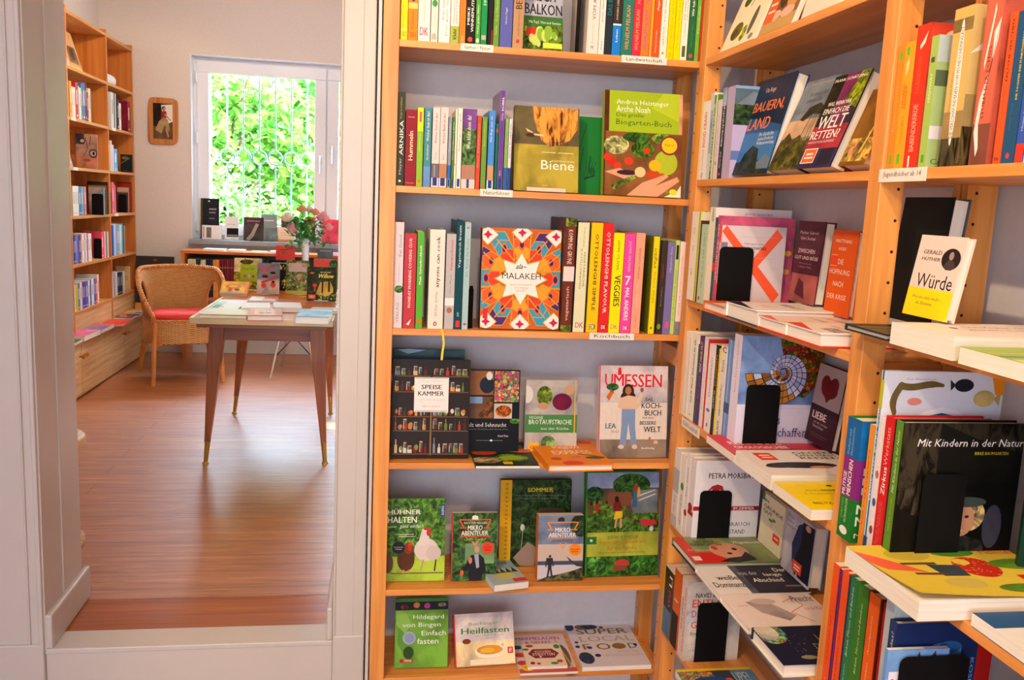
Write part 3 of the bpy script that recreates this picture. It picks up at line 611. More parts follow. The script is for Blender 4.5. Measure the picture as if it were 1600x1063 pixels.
for o in list(COL.objects):
    if o.get('label', '').startswith('cream spine with large black') or (o.get('label') and 'with large black lettering' in o['label']):
        p = ay(688, 513, YA+.012); rb = MB([plain('yellow_ribbon', '#f0c818', .5)]); pts = [(p.x, YA+.010, ZA[2]+.001), (p.x+.003, YA-.001, ZA[2]+.002), (p.x+.006, YA-.004, ZA[2]-.012), (p.x+.009, YA-.004, ZA[2]-.035), (p.x+.006, YA-.003, ZA[2]-.060), (p.x+.005, YA-.003, ZA[2]-.078)]
        rb.add([v for x, y, z in pts for v in ((x-.0026, y, z), (x+.0026, y-.0004, z))], [(2*i, 2*i+1, 2*i+3, 2*i+2) for i in range(5)], 0, (1, 1, 1, 1), True)
        r_o = rb.build('ribbon'); r_o.parent = o; r_o.matrix_parent_inverse = o.matrix_world.inverted() if o.matrix_world != Matrix.Identity(4) else Matrix.Identity(4); r_o['label'] = 'yellow page ribbon hanging over the shelf edge'
        break
p = ay(733, 514, YA+.03); q = ay(747, 514, YA+.03)
bookend(TR(p.x-.004, YA+.03, ZA[2]+.0005) @ Z(25), .014, .11, 'black steel bookend seen edge-on beside the patterned cookbook')

# ================================================================== front-facing books on shelf A
def faceA(k, pl, pr, pyb, pyt, y, lean, t, col, cover, label, yaw=0, hard=True, spine=(), scol=None, h=None, raise_=0, parts=True):
    z = ZA[k]+raise_
    a, b = ay(pl, pyb, y), ay(pr, pyb, y); w_ = (b.x-a.x)/math.cos(math.radians(yaw))
    M = M_lean((a.x, y, z+.0003), t, lean, yaw); h = h or fit_h(M, w_, pyt)
    return book(M, w_, h, t, col, scol, cover, spine, hard, label, bcol=col, parts=parts)
def dots(n, u0, v0, u1, v1, cols, r0, r1, seed, asp=1, m=0):
    r = random.Random(seed); out = []
    for i in range(n):
        a = r.uniform(r0, r1); out.append(El(r.uniform(u0+a, u1-a), r.uniform(v0+a*asp, v1-a*asp), a, a*asp, r.choice(cols), m, 9, r.uniform(0, 1)))
    return out
veg = ['#c8341c', '#5c8a2c', '#e0b020', '#7a2c5c', '#b8c850', '#3c5a24', '#e07a2c']
# top row: balcony gardening book
faceA(0, 817, 880, 76, -60, YA+.04, 12, .022, '#4a6a30', [Rc(0, 0, 1, .3, '#56762c', 1)]+dots(16, .02, .03, .98, .3, ['#c83a28', '#e08a24', '#8ab83c', '#c8d870'], .05, .11, 3, .7)+[Rc(0, .38, 1, 1, '#b8bcd0', 3), Tx('NASCH-', .05, .55, .9, .68, '#26262a', 1), Tx('BALKON', .05, .40, .98, .52, '#26262a', 1),
     Pg([(.1, .25), (1, .3), (1, .37), (.1, .34)], '#3c7a34'), Tx('Mit Topf, Obst und Gemüse', .15, .29, .95, .33, WT), Rc(.5, .03, .98, .09, '#dce84c')], 'garden book with tomatoes and a big grey title, facing out on top shelf', yaw=2, scol='#eee')
p = ay(895, 85, YA+.03); bookend(TR(p.x+.012, YA+.02, ZA[0]+.0005) @ Z(82), .12, .17, 'black steel bookend on the top shelf right of the balcony garden book')
# bee book
faceA(1, 802, 903.5, 299, 167.5, YA+.035, 9, .020, '#8a7c3c', [Rc(0, 0, 1, .55, '#b0a03c', 3), Rc(0, .55, 1, 1, '#6a6040', 3), Pg([(.28, 1), (.98, 1), (.97, .75), (.86, .62), (.72, .56), (.55, .53), (.42, .60), (.36, .70), (.30, .85)], '#d89a4c', 4), Pg([(.42, .60), (.55, .53), (.72, .56), (.84, .61), (.7, .6), (.5, .58)], '#a87858', 4),
     El(.25, .66, .08, .025, '#4a3018'), Pg([(.17, .74), (.27, .7), (.3, .68), (.2, .7)], '#d8c090'), Pg([(.3, .68), (.46, .67), (.44, .65), (.3, .66)], '#d8c8a0'), Tx('Biene', .42, .26, .93, .37, '#fbf4dc'), Tx('INSPIRATION', .58, .355, .93, .375, '#efe4b8'), Rc(.42, .46, .64, .467, '#efe4c0'), Rc(.68, .46, .92, .467, '#efe4c0'), El(.48, .07, .05, .01, '#e8a060')],
     'olive book with a bee comb photo facing out on the nature guide shelf', yaw=1)
p = ay(802, 299, YA+.03)
stand = MB([plain('clear_acrylic', '#d9cbb0', .1)]).box(0, 0, 0, .10, .0025, .012).box(0, 0, 0, .10, .05, .0025)
tag(stand.build('book_stand', None, TR(p.x+.03, YA+.005, ZA[1])), 'low clear stand in front of the olive bee book', 'book stand')
faceA(1, 900, 948, 300, 183, YA+.10, 8, .012, '#1f7a34', [Ln(.05, .55, .3, .9, .015, '#123c20'), Ln(.1, .3, .2, .6, .02, '#123c20'), Ln(.35, .2, .45, .5, .02, '#123c20'), Ln(.25, .2, .6, .25, .02, '#123c20'), El(.5, .3, .12, .05, '#1a5a2c')]+[Ln(.3+.05*i, .3, .35+.07*i, .55-.03*i, .012, '#143f22') for i in range(5)], 'green book with dark plant drawing half hidden between the bee and vegetable books')
faceA(1, 941.5, 1064, 307, 144.2, YA+.03, 8, .022, '#9ab428', [Rc(0, 0, .06, 1, '#5a2c20', 3), Rc(.06, .60, 1, 1, '#a4c024'), Pg([(.75, 1), (1, 1), (1, .72), (.6, .85)], '#b8d030'), Rc(.96, 0, 1, 1, '#e0a088', 3), Rc(.02, 0, 1, .61, '#8a5a30', 3), Tx('Andrea Heistinger', .15, .86, .82, .92, '#f6f4e0'), Tx('Arche Noah', .15, .80, .58, .86, '#f6f4e0'), Tx('Das große', .15, .745, .5, .79, '#3c6a24'), Tx('Biogarten-Buch', .15, .66, .86, .73, '#3c6a24'),
     El(.16, .48, .16, .09, '#c8c88c', 1), El(.42, .56, .18, .05, '#3a6a28', 1), El(.50, .45, .15, .08, '#4a7a24', 1), El(.74, .56, .13, .05, '#7aa83c', 1), El(.8, .33, .15, .12, '#b0c030', 0, 20, .4), El(.66, .3, .08, .055, '#e8b820'), El(.1, .32, .06, .04, '#cc2c20'), El(.05, .36, .05, .035, '#d43a24'), El(.18, .28, .05, .035, '#d83c24'), El(.55, .44, .045, .03, '#d8381c'), El(.32, .33, .06, .035, '#dc4028'), Pg([(.02, .22), (.3, .15), (.42, .2), (.2, .26)], '#e8a080'), El(.3, .22, .13, .025, '#3c2430'), El(.47, .23, .07, .05, '#e8c890'), Pg([(.1, .09), (.38, .2), (.42, .17), (.14, .05)], '#7a9a3c', 1), El(.62, .21, .08, .035, '#cc4424'), El(.75, .2, .05, .03, '#d04a28'),
     Pg([(.3, 0), (.5, .13), (.8, .22), (.84, .2), (.66, .1), (.95, .2), (.98, .16), (.7, 0)], '#eaa27e'), Pg([(.78, 0), (.95, .06), (1, .12), (1, 0)], '#f2ead0'), El(.9, .05, .05, .03, '#e8dc30'), El(.82, .05, .02, .02, '#5aa03c'), El(.84, .50, .125, .095, '#8a2c4c'), El(.84, .50, .10, .076, '#f0c81c'), Tx('Neu!', .78, .49, .9, .52, '#b07020')],
     'large green vegetable garden book held by hands of vegetables, facing out', yaw=1)
# patterned cookbook
cov = [Rc(0, 0, 1, 1, '#c8642c')]
def star(cu, cv, r, n, c, rin=.45, a0=0, asp=.78): return Pg([(cu+(r if k % 2 == 0 else r*rin)*math.cos(math.pi*k/n+a0), cv+(r if k % 2 == 0 else r*rin)*asp*math.sin(math.pi*k/n+a0)) for k in range(2*n)], c)
gold = '#d89a30'
for i in range(12):
    a = i*math.pi/6; c, s = math.cos(a), math.sin(a); pc = ['#3aa0b8', '#c8303c', '#efe4dc', '#5a3278'][i % 4]
    for r, rr, col in ((.56, .12, ['#c8303c', '#3a9ab8', '#4a2c70'][i % 3]), (.44, .115, ['#3a9ab8', '#e0602c'][i % 2]), (.33, .10, ['#d84428', '#e8a030'][i % 2])):
        cov.append(El(.5+r*c, .5+r*.78*s, rr*1.1, rr*.86, gold, 0, 6, a)); cov.append(El(.5+r*c, .5+r*.78*s, rr, rr*.78, col, 0, 6, a))
    cov.append(El(.5+.44*c, .5+.44*.78*s, .04, .06, '#e0602c', 0, 10)); cov.append(El(.5+.44*c, .5+.44*.78*s, .025, .035, '#3c2260', 0, 10))
for u, v in ((.07, .93), (.93, .93), (.07, .07), (.93, .07), (.5, .96), (.5, .05)):
    cov += [star(u, v, .14, 4, gold, .7), star(u, v, .125, 4, '#efe6e0', .7), star(u, v, .06, 4, '#c8244c', .5)]
for i in range(8): a = i*math.pi/4; cov.append(Ln(.5+.24*math.cos(a+.39), .5+.24*.8*math.sin(a+.39), .5+.58*math.cos(a+.2), .5+.58*.8*math.sin(a+.2), .013, gold)); cov.append(Ln(.5+.24*math.cos(a-.39), .5+.24*.8*math.sin(a-.39), .5+.58*math.cos(a-.2), .5+.58*.8*math.sin(a-.2), .013, gold))
cov += [star(.5, .5, .345, 8, gold, .62, 0, .8), star(.5, .5, .32, 8, '#f2e8e0', .62, 0, .8), Tx('MALAKEH', .26, .50, .75, .56, '#2c2430'), Tx('SEHNSUCHTSREZEPTE', .36, .435, .64, .45, '#d87a60'), Tx('AUS MEINER', .42, .405, .6, .42, '#d87a60'), Tx('HEIMAT', .44, .375, .57, .39, '#d87a60'), Tx('ala~', .43, .60, .57, .65, BK, 1, .4), Rc(.03, .1, .09, .2, '#d82c28')]
faceA(2, 749.5, 873, 511.5, 357.5, YA+.02, 5, .030, '#3a1c44', cov, 'square cookbook with a colourful star mosaic cover facing out', yaw=1)
# ---- fourth row
jars = []
r_ = random.Random(5)
for row, (v0, hh) in enumerate(((.05, .16), (.285, .13), (.43, .12), (.68, .13), (.84, .11))):
    for u0, u1 in ((.02, .485), (.515, .98)):
        if row in (2, 3) and u0 < .5: pass
        jars.append(Rc(u0, v0-.014, u1, v0-.005, '#7a5838'))
        u = u0+.01
        while u < u1-.06:
            w_ = r_.uniform(.05, .085); hv = hh*r_.uniform(.5, 1); c = r_.choice(['#a84420', '#b8862c', '#7a2018', '#cfc4b0', '#6a7a3c', '#4a3020', '#d89040', '#a83a24', '#7a848c', '#3a4030', '#c8a878'])
            k = r_.random()
            if k < .6: jars += [Rc(u, v0, u+w_*.82, v0+hv*.42, c), El(u+w_*.41, v0+hv*.42, w_*.41, hv*.1, c), Rc(u+.004, v0+hv*.44, u+w_*.78, v0+hv*.82, '#5c5650'), Rc(u+w_*.08, v0+hv*.82, u+w_*.74, v0+hv*.94, r_.choice(['#c8a060', '#9a9a9c', '#b85c24'])), Rc(u+.006, v0+hv*.1, u+.012, v0+hv*.75, '#d8d0c8')]
            elif k < .8: jars += [El(u+w_*.4, v0+hv*.3, w_*.4, hv*.28, c), El(u+w_*.55, v0+hv*.42, w_*.3, hv*.2, r_.choice(['#7a8a3c', '#c87838', '#d8c8a8']))]
            else: jars += [Rc(u+w_*.15, v0, u+w_*.65, v0+hv*.6, c), Rc(u+w_*.3, v0+hv*.6, u+w_*.5, v0+hv, c)]
            u += w_
faceA(3, 612, 722, 712, 545.8, YA+.115, 6, .02, '#38505a', [Rc(0, .93, 1, 1, '#4a6a70', 3), Pg([(.05, .99), (.2, .95), (.45, .99), (.2, 1)], '#9ab8d0')], 'dark book with a bluish landscape, behind the pantry book, only its top showing')
faceA(3, 610.5, 731.8, 716, 562, YA+.035, 7, .028, '#1e1a1c', [Rc(0, .05, 1, 1, '#2a2220')]+jars+[Rc(.49, .03, .51, .5, '#8a6a40'), Rc(.28, .47, .72, .82, '#f0e6e2'), Rc(.29, .478, .71, .482, '#333'), Rc(.29, .808, .71, .812, '#333'), Tx('SPEISE', .37, .70, .63, .745, '#2c2a2c', 1), Tx('KAMMER', .33, .635, .66, .68, '#2c2a2c', 1), Tx('Vorräte einfach selbst gemacht', .33, .585, .68, .60, '#b07a6a'), Tx('ÜBER 200 REZEPTE', .38, .52, .62, .535, '#b07a6a'), Tx('für das ganze Jahr im Haus', .33, .775, .68, .787, '#a09a9a')],
     'large dark pantry cookbook with painted jars on shelves and a white title label')
faceA(3, 727, 810, 702, 578.5, YA+.08, 7, .02, '#15161c', [Rc(.06, .70, .5, .99, '#8a5a34', 3), El(.38, .82, .14, .1, '#1c2634'), El(.42, .93, .06, .05, '#d8d4d0'), Rc(.06, .42, .5, .68, '#6a4a34', 3), Rc(.06, .6, .3, .68, '#7a98c0'), Pg([(.2, .43), (.38, .6), (.5, .67), (.5, .43)], '#7a4a24', 1), Rc(.52, .62, .98, .99, '#b89070', 2), Rc(.52, .42, .86, .6, '#c8b8ac'), El(.7, .51, .15, .07, '#b8601c', 1), El(.92, .39, .1, .03, '#5a9a3c', 1), Tx('Salz und Sehnsucht', .0, .32, .76, .37, '#e0dcdc'), Tx('Jüdische Gerichte und Geschichten', .02, .28, .8, .30, '#8a8a90'), Tx('Assaf Raz', .6, .20, .8, .225, '#d8d4d4'), Rc(.2, .155, .7, .158, '#aaa'), El(.48, .157, .025, .012, '#eee')],
     'black cookbook with a collage of photos beside the pantry book', yaw=0)
faceA(3, 820, 901, 692, 594.5, YA+.10, 7, .012, '#cfc8c4', [Rc(0, .52, 1, 1, '#b4aeac', 3), El(.02, .8, .12, .12, '#d8d4d0'), El(.36, .78, .15, .14, '#7a9434', 1), El(.34, .64, .11, .05, '#c09070'), El(.70, .70, .19, .12, '#7a1c44', 3), El(.84, .87, .085, .07, '#c89a78'), Rc(0, .27, 1, .52, '#4a8448'), Rc(.94, 0, .96, 1, '#e0b030'), Tx('VEGANE', .07, .46, .34, .50, '#d4e0cc'), Tx('BROTAUFSTRICHE', .07, .385, .9, .45, '#eef4e8'), Tx('aus der Küche', .3, .31, .84, .345, '#cfe0c8'), Rc(0, 0, 1, .27, '#b8b0ac', 3), El(.45, .12, .14, .11, '#7a9a60', 1), Rc(.07, .01, .27, .13, '#f0b428'), Tx('GU', .1, .04, .24, .085, '#6a4a10', 1)],
     'small pale vegan spreads cookbook with green band, behind the orange book')
faceA(3, 934.5, 1041.5, 710.5, 572, YA+.04, 8, .016, '#cfc6c8', [Rc(0, 0, .012, 1, '#c8202c'), Rc(.02, .35, 1, 1, '#cac2c8', 3), Rc(.02, .2, 1, .6, '#dcd0c4'), Rc(.02, 0, 1, .2, '#8a7a6c', 3), Tx('U', .08, .78, .19, .91, '#d82434', 1), Tx('M', .21, .78, .35, .91, '#d82434', 1), Pg([(.26, .90), (.27, .98), (.31, .98), (.32, .90)], '#d82434'), Tx('ESSEN', .37, .77, .91, .91, '#d82434', 1)]+[Rc(.1+.08*i, .2, .103+.08*i, .55, '#c8b8a8') for i in range(10)]+
     [El(.42, .72, .085, .085, '#3a241c'), El(.42, .73, .045, .045, '#a8704c'), El(.36, .66, .05, .05, '#3a241c'), El(.48, .66, .05, .05, '#3a241c'), Pg([(.27, .55), (.3, .65), (.42, .68), (.58, .66), (.62, .58), (.55, .53), (.32, .53)], '#d8b89c'), Ln(.3, .6, .2, .7, .05, '#d8c0a8'), Ln(.56, .6, .62, .70, .05, '#d8c0a8'), El(.18, .72, .03, .03, '#8a5a44'), El(.62, .74, .025, .025, '#8a5a44'), El(.19, .77, .09, .04, '#3c6a34', 1), Pg([(.1, .66), (.16, .73), (.2, .7), (.14, .62)], '#c8642c'), Pg([(.33, .53), (.53, .53), (.53, .35), (.56, .13), (.48, .13), (.43, .38), (.40, .13), (.31, .13), (.33, .35)], '#7c94b8'), El(.33, .12, .045, .022, '#d8c0ac'), El(.53, .12, .04, .025, '#d8b8a0'),
     Tx('DAS', .68, .62, .78, .655, '#2a2226', 1), Tx('KOCH-', .62, .54, .91, .60, '#2a2226', 1), Tx('BUCH', .67, .46, .91, .52, '#2a2226', 1), Tx('FÜR EINE', .64, .425, .8, .45, '#4a4246'), Tx('BESSERE', .60, .36, .84, .40, '#2a2226', 1), Tx('WELT', .66, .28, .91, .34, '#2a2226', 1), Tx('LEA', .1, .32, .25, .375, '#2a5a6a', 1), Tx('ELÇI', .19, .27, .29, .30, '#6a7a7a'), El(.75, .2, .018, .03, '#c86a4c'), El(.84, .17, .035, .02, '#d8a898'), Tx('BuchVerlag', .63, .09, .82, .115, '#efe4dc', 1)],
     'white cookbook with a cheering woman in jeans, title in red capitals', yaw=1, hard=True)
def flat(z, x0, y0, w_, h_, t, yaw, col, cover, label, hard=False, group=None, curl=0, spine=(), scol=None, parts=True):
    """lying book; (x0,y0) = near left corner of its cover, w_ along x, h_ away"""
    M = TR(x0, y0, z+t+.0004) @ Z(yaw) @ X(-90)
    return book(M, w_, h_, t, col, scol, cover, spine, hard, label, group, curl=curl, parts=parts)
flat(ZA[3], .262, 2.150, .166, .225, .008, 0, '#20342c', [El(.2, .55, .22, .12, '#b8401c', 0, 20, .3), El(.2, .22, .24, .12, '#c8ae84', 1), El(.62, .32, .27, .15, '#7a9a2c', 1), El(.62, .32, .2, .09, '#9ab83c'), El(.85, .62, .25, .09, '#d8622c'), Tx('1 BROT', .28, .84, .62, .92, '#c8b890', 1), Tx('50 AUFSTRICHE', .12, .74, .9, .82, '#c8b890', 1), Rc(.45, .06, .6, .16, '#e8c410')],
     'dark green sandwich spreads booklet lying flat over the shelf edge')
flat(ZA[3], .446, 2.122, .174, .235, .018, 3, '#f08a1c', [El(.2, .88, .12, .05, '#e8dcc0'), El(.88, .88, .14, .07, '#e0502c'), Tx('Vegan', .28, .6, .72, .76, '#f8d8b0', 1, .3), Tx('EXPRESS', .22, .40, .82, .55, '#fbe4c0', 1), Tx('Lea', .48, .28, .6, .33, '#5a3a20'), El(.2, .24, .09, .05, '#d84424'), El(.82, .26, .16, .05, '#3a5a34'), Ln(.6, .42, .9, .3, .03, '#8a3a20'), El(.78, .45, .07, .05, '#e8c040'), El(.4, .06, .16, .09, '#e0402c')],
     'orange vegan cookbook lying flat over the shelf edge', hard=True)
# ---- fifth row
faceA(4, 596, 694, 906, 779.4, YA+.05, 9, .010, '#4a7a2c', [Rc(0, 0, 1, 1, '#5a8c34', 1), Rc(0, 0, 1, .3, '#a8c83c', 3), Rc(.13, .09, .98, .105, '#6a5a48'), Tx('HÜHNER', .08, .81, .6, .88, WT, 1), Tx('HALTEN', .08, .71, .54, .78, WT, 1), Tx('ganz einfach', .27, .635, .65, .69, '#dce8d0', 0, .3), Rc(.08, .655, .22, .66, WT), Rc(.92, .78, .99, .93, '#24408c'), Tx('KOSMOS', .935, .80, .975, .91, WT, 0, 0, 90), Rc(.26, .565, .5, .57, WT), Rc(.26, .54, .52, .545, WT),
     El(.38, .27, .14, .15, '#5a341c', 3), El(.42, .40, .08, .07, '#7a3c1c'), El(.44, .41, .03, .045, '#c82c24'), Pg([(.4, .44), (.46, .49), (.48, .43)], '#d83c3c'), El(.26, .41, .10, .075, '#22242c'), Tx('DIE SCHÖNSTEN', .19, .41, .33, .42, WT), Tx('RASSEN', .21, .385, .31, .395, WT), El(.70, .38, .19, .14, '#dccdc4'), El(.82, .34, .12, .09, '#cfc0b8'), Pg([(.56, .42), (.62, .6), (.73, .6), (.76, .45)], '#e0d4cc'), El(.68, .60, .055, .05, '#dcd0c8'), El(.735, .585, .035, .04, '#c42c2c'), El(.7, .635, .05, .02, '#c83030'), Ln(.62, .12, .66, .26, .02, '#c88a70'), Ln(.84, .12, .86, .26, .025, '#5a3a34'), Ln(.34, .1, .35, .14, .03, '#c88a60'), Ln(.44, .1, .43, .14, .03, '#c88a60'), El(.1, .22, .08, .12, '#6a4a3a')],
     'green chicken keeping book with a brown and a white hen')
mik = lambda tri, sky: [Pg([(.16, .9), (.86, .9), (.78, .77), (.67, .77), (.67, .755), (.8, .755), (.82, .8), (.87, .88), (.2, .88), (.27, .77), (.33, .77), (.33, .755), (.25, .755)], tri), Rc(.18, .9, .85, .915, tri), Ln(.17, .9, .26, .78, .02, tri), Ln(.85, .9, .77, .78, .02, tri), Rc(.2, .765, .33, .78, tri), Rc(.7, .765, .83, .78, tri)]
faceA(4, 704, 774.5, 912.5, 801.5, YA+.045, 7, .014, '#3a5a30', [Rc(0, 0, 1, 1, '#4a7240', 1), Rc(.3, .25, .95, .55, '#7aa070', 3), Rc(0, 0, .02, 1, '#c84030'), Rc(.17, .89, .86, .905, '#e84c34'), Ln(.17, .9, .26, .78, .025, '#e84c34'), Ln(.86, .9, .77, .78, .025, '#e84c34'), Rc(.18, .77, .33, .785, '#e84c34'), Rc(.7, .77, .84, .785, '#e84c34'), Rc(.18, .645, .84, .66, '#e84c34'), Pg([(.44, .9), (.44, .95), (.5, .965), (.57, .95), (.58, .9)], '#e8e4d8'), Tx('RAUS UND MACHEN', .27, .835, .77, .865, '#e8e4d8'), Tx('MIKRO', .35, .745, .67, .815, WT, 1), Tx('ABENTEUER', .21, .665, .80, .735, WT, 1), Tx('Christo Foerster', .27, .59, .76, .64, '#b8d040', 0, .3), Pg([(.43, .58), (.52, .5), (.6, .58), (.55, .58), (.52, .54), (.48, .58)], '#e87a80'), El(.8, .48, .135, .092, '#e8482c', 0, 12), Tx('DAS', .76, .52, .84, .535, '#5a1c10'), Tx('OUTDOOR-', .71, .48, .89, .50, '#5a1c10', 1), Tx('BUCH', .74, .44, .86, .465, '#5a1c10', 1),
     El(.56, .46, .055, .05, '#c89a7c'), Pg([(.22, .1), (.36, .3), (.44, .38), (.62, .39), (.72, .33), (.78, .12), (.7, .1), (.68, 0), (.4, 0), (.38, .18), (.26, .12)], '#24262c'), Pg([(.5, .39), (.6, .39), (.62, .2), (.56, .18)], '#a8a8b8'), El(.24, .12, .04, .04, '#d8663c'), El(.42, .3, .04, .05, '#d87a60')],
     'green outdoor guide with a bearded man in a dark jacket', hard=False, scol='#c84a30')
faceA(4, 778.5, 889, 888, 750.2, YA+.135, 6, .02, '#2c3e20', [Rc(0, 0, .16, 1, '#e0a818'), Rc(.16, 0, 1, 1, '#35502a', 1)]+[El(.09, v/20, .02, .012, '#b8841c') for v in range(1, 20)]+[Tx('SOMMER', .38, .86, .74, .91, '#dcc428', 1), Tx('Vom Wiederentdecken des Ursprünglichen', .22, .81, .9, .83, '#8a9488'), Tx('Irmgard Kutsch - Brigitte Walden', .3, .775, .82, .795, '#8a9488'), El(.32, .45, .03, .04, '#c8ccc0'), Ln(.31, .2, .33, .45, .008, '#98a888'), El(.70, .62, .2, .06, '#5a4a3c'), El(.66, .4, .16, .2, '#8a6450', 3), Pg([(.2, .1), (.4, .28), (.55, .2), (.5, 0), (.3, 0)], '#9a8070')],
     'dark green summer book with a yellow spine strip, behind the small outdoor guides')
flat(ZA[4], .328, 2.175, .098, .175, .019, 12, '#7a9aa8', [Rc(0, .55, 1, 1, '#8aa8b8'), Rc(0, 0, 1, .55, '#a8bcc0'), Tx('MIKRO', .1, .83, .5, .93, '#3a4a54', 1), Tx('ABENTEUER', .1, .70, .85, .80, '#3a4a54', 1), El(.5, .3, .3, .13, '#c8c470')]+[Pg([(.1+.17*i, .4), (.18+.17*i, .58), (.27+.17*i, .38)], '#2c3c34') for i in range(5)]+[Rc(.62, .04, 1, .16, '#d83c30')], 'small light blue guidebook lying flat between two outdoor guides', scol='#c8d4d8')
faceA(4, 839, 909.5, 910, 806, YA+.03, 7, .034, '#8a9ab4', [Rc(0, .55, 1, 1, '#7888a4', 3), Rc(0, .3, 1, .56, '#c8b4a4'), Rc(0, .24, 1, .3, '#44506a'), Rc(0, .03, 1, .24, '#c8c0c4'), Pg([(.0, 0), (.2, .06), (.5, .1), (.8, .15), (1, .2), (1, 0)], '#5a5c40', 1), El(.95, .85, .25, .18, '#34483c', 1), Pg([(.42, .93), (.43, .96), (.5, .98), (.57, .96), (.57, .91), (.42, .91)], '#2c3038'), Rc(.2, .89, .88, .903, '#f0902c'), Ln(.2, .9, .29, .79, .022, '#f0902c'), Ln(.88, .9, .8, .79, .022, '#f0902c'), Rc(.2, .775, .34, .79, '#f0902c'), Rc(.72, .775, .86, .79, '#f0902c'), Rc(.2, .65, .86, .663, '#f0902c'), Tx('RAUS UND MACHEN', .29, .84, .8, .865, '#3a4250'), Tx('MIKRO', .37, .745, .7, .815, WT, 1), Tx('ABENTEUER', .23, .67, .83, .735, WT, 1), Tx('Christo Foerster', .3, .595, .78, .64, '#2a3040', 0, .3), Ln(.48, .58, .55, .49, .02, '#f0902c'), Ln(.62, .58, .55, .49, .02, '#f0902c'), El(.82, .47, .14, .095, '#f08a20', 0, 10), Tx('PRAXIS', .73, .465, .91, .485, '#5a3010', 1), Tx('BUCH', .75, .43, .88, .455, '#5a3010', 1),
     El(.27, .375, .025, .022, '#2a2428'), Pg([(.19, .35), (.33, .35), (.36, .22), (.33, .22), (.31, .3), (.31, .18), (.35, .04), (.31, .04), (.27, .17), (.24, .04), (.2, .04), (.23, .18), (.22, .3), (.19, .2), (.17, .22)], '#33303c'), Pg([(.62, .38), (.7, .3), (.85, .22), (1, .2), (1, .26), (.8, .28)], '#3c4044')],
     'blue-grey outdoor guide with a man standing by a lake, thick paperback', hard=False, scol='#e0782c')
faceA(4, 914, 1029, 896, 737, YA+.05, 9, .020, '#3c7a2c', [Rc(.02, .0, 1, .19, '#3a6a28', 1), Rc(.02, .19, 1, .42, '#a8b03c', 3), Rc(.02, .42, 1, .6, '#4c7430', 1), Rc(.02, .6, 1, .99, '#5a4a38', 3), Rc(.02, .84, 1, .99, '#8a9cc0', 3), El(.12, .79, .12, .07, '#2c5a30', 1), El(.62, .87, .26, .11, '#3c6830', 1), Pg([(.6, .7), (.72, .82), (.98, .83), (.98, .6), (.65, .6)], '#6a7478', 3), Ln(.7, .76, .95, .82, .012, '#c8c0c0'), Ln(.72, .72, .95, .78, .012, '#c8c0c0'), Rc(.1, .58, .55, .72, '#6a8a34', 1), Rc(.3, .67, .62, .8, '#7a4a34', 3),
     El(.07, .64, .03, .06, '#5a4a24'), El(.07, .70, .02, .02, '#3a2418'), El(.15, .66, .03, .05, '#a82c28'), El(.15, .71, .02, .02, '#3a2418'), El(.43, .66, .055, .07, '#7a2424'), El(.42, .735, .03, .03, '#2c1c18'), Pg([(.38, .54), (.5, .56), (.5, .62), (.4, .62)], '#d8b424'), Ln(.4, .46, .42, .55, .025, '#c8906c'), Ln(.48, .46, .48, .55, .025, '#c8906c'), Pg([(.63, .66), (.7, .66), (.69, .82), (.65, .84)], '#3c6088'), El(.68, .84, .03, .035, '#a83430'), El(.72, .8, .02, .05, '#c89a3c'), Pg([(.74, .54), (.95, .53), (.98, .49), (.78, .47)], '#c02c38'), El(.9, .445, .03, .025, '#c8c8c8'), Ln(.55, .55, .75, .53, .01, '#8a3a30'),
     Rc(.02, .31, .15, .38, '#2a6a34'), Tx('*', .06, .33, .1, .36, WT, 1), Tx('JOHN SEYMOUR', .3, .345, .72, .385, '#5a6a30'), Tx('Seymours Gartenbuch', .2, .30, .82, .345, '#c8581c'), Tx('für die Familie', .3, .25, .7, .29, '#c8581c'), Tx('Werden und Ernten, selbst erleben', .18, .215, .82, .235, '#5a6a30'), El(.15, .12, .12, .07, '#5aa04c', 1), El(.5, .12, .1, .04, '#b83c34'), Rc(.38, .05, .56, .1, '#7a4a30'), El(.8, .13, .16, .06, '#3c7c30', 1)],
     'large family gardening book with painted vegetable garden and wheelbarrow', yaw=2)
# ---- sixth row
faceA(5, 616, 699, 1042, 935, YA+.045, 12, .012, '#5a9a34', [Rc(0, 0, 1, 1, '#74ac3c', 3), Rc(0, .83, 1, .95, '#1c1a20'), Rc(0, .95, 1, 1, '#3c7a2c'), El(.17, .88, .07, .04, '#8a2c2c', 1), El(.4, .9, .06, .04, '#c87a34'), El(.6, .89, .06, .04, '#b03a7c'), El(.88, .9, .08, .03, '#a89080', 1), Pg([(.02, .83), (.2, .8), (.3, .65), (.2, .5), (.02, .62)], '#8ab850'), Pg([(.05, .6), (.3, .4), (.36, .2), (.22, .15), (.05, .35)], '#5c9430'), El(.26, .22, .1, .09, '#2c4c1c'), Tx('Hildegard', .34, .68, .92, .76, '#dce8d4'), Tx('von Bingen', .14, .565, .86, .65, '#dce8d4'), Tx('Einfach', .50, .46, .96, .53, '#e4eedc'), Tx('fasten', .42, .34, .82, .42, '#f0f4e8'), El(.27, .43, .125, .095, '#9aa8c0'), El(.27, .43, .09, .07, '#8898b4'), Rc(.1, .08, .34, .13, '#b02c24'), Tx('TYROLIA', .17, .09, .32, .12, WT, 1)],
     'bright green fasting book with a round silver seal')
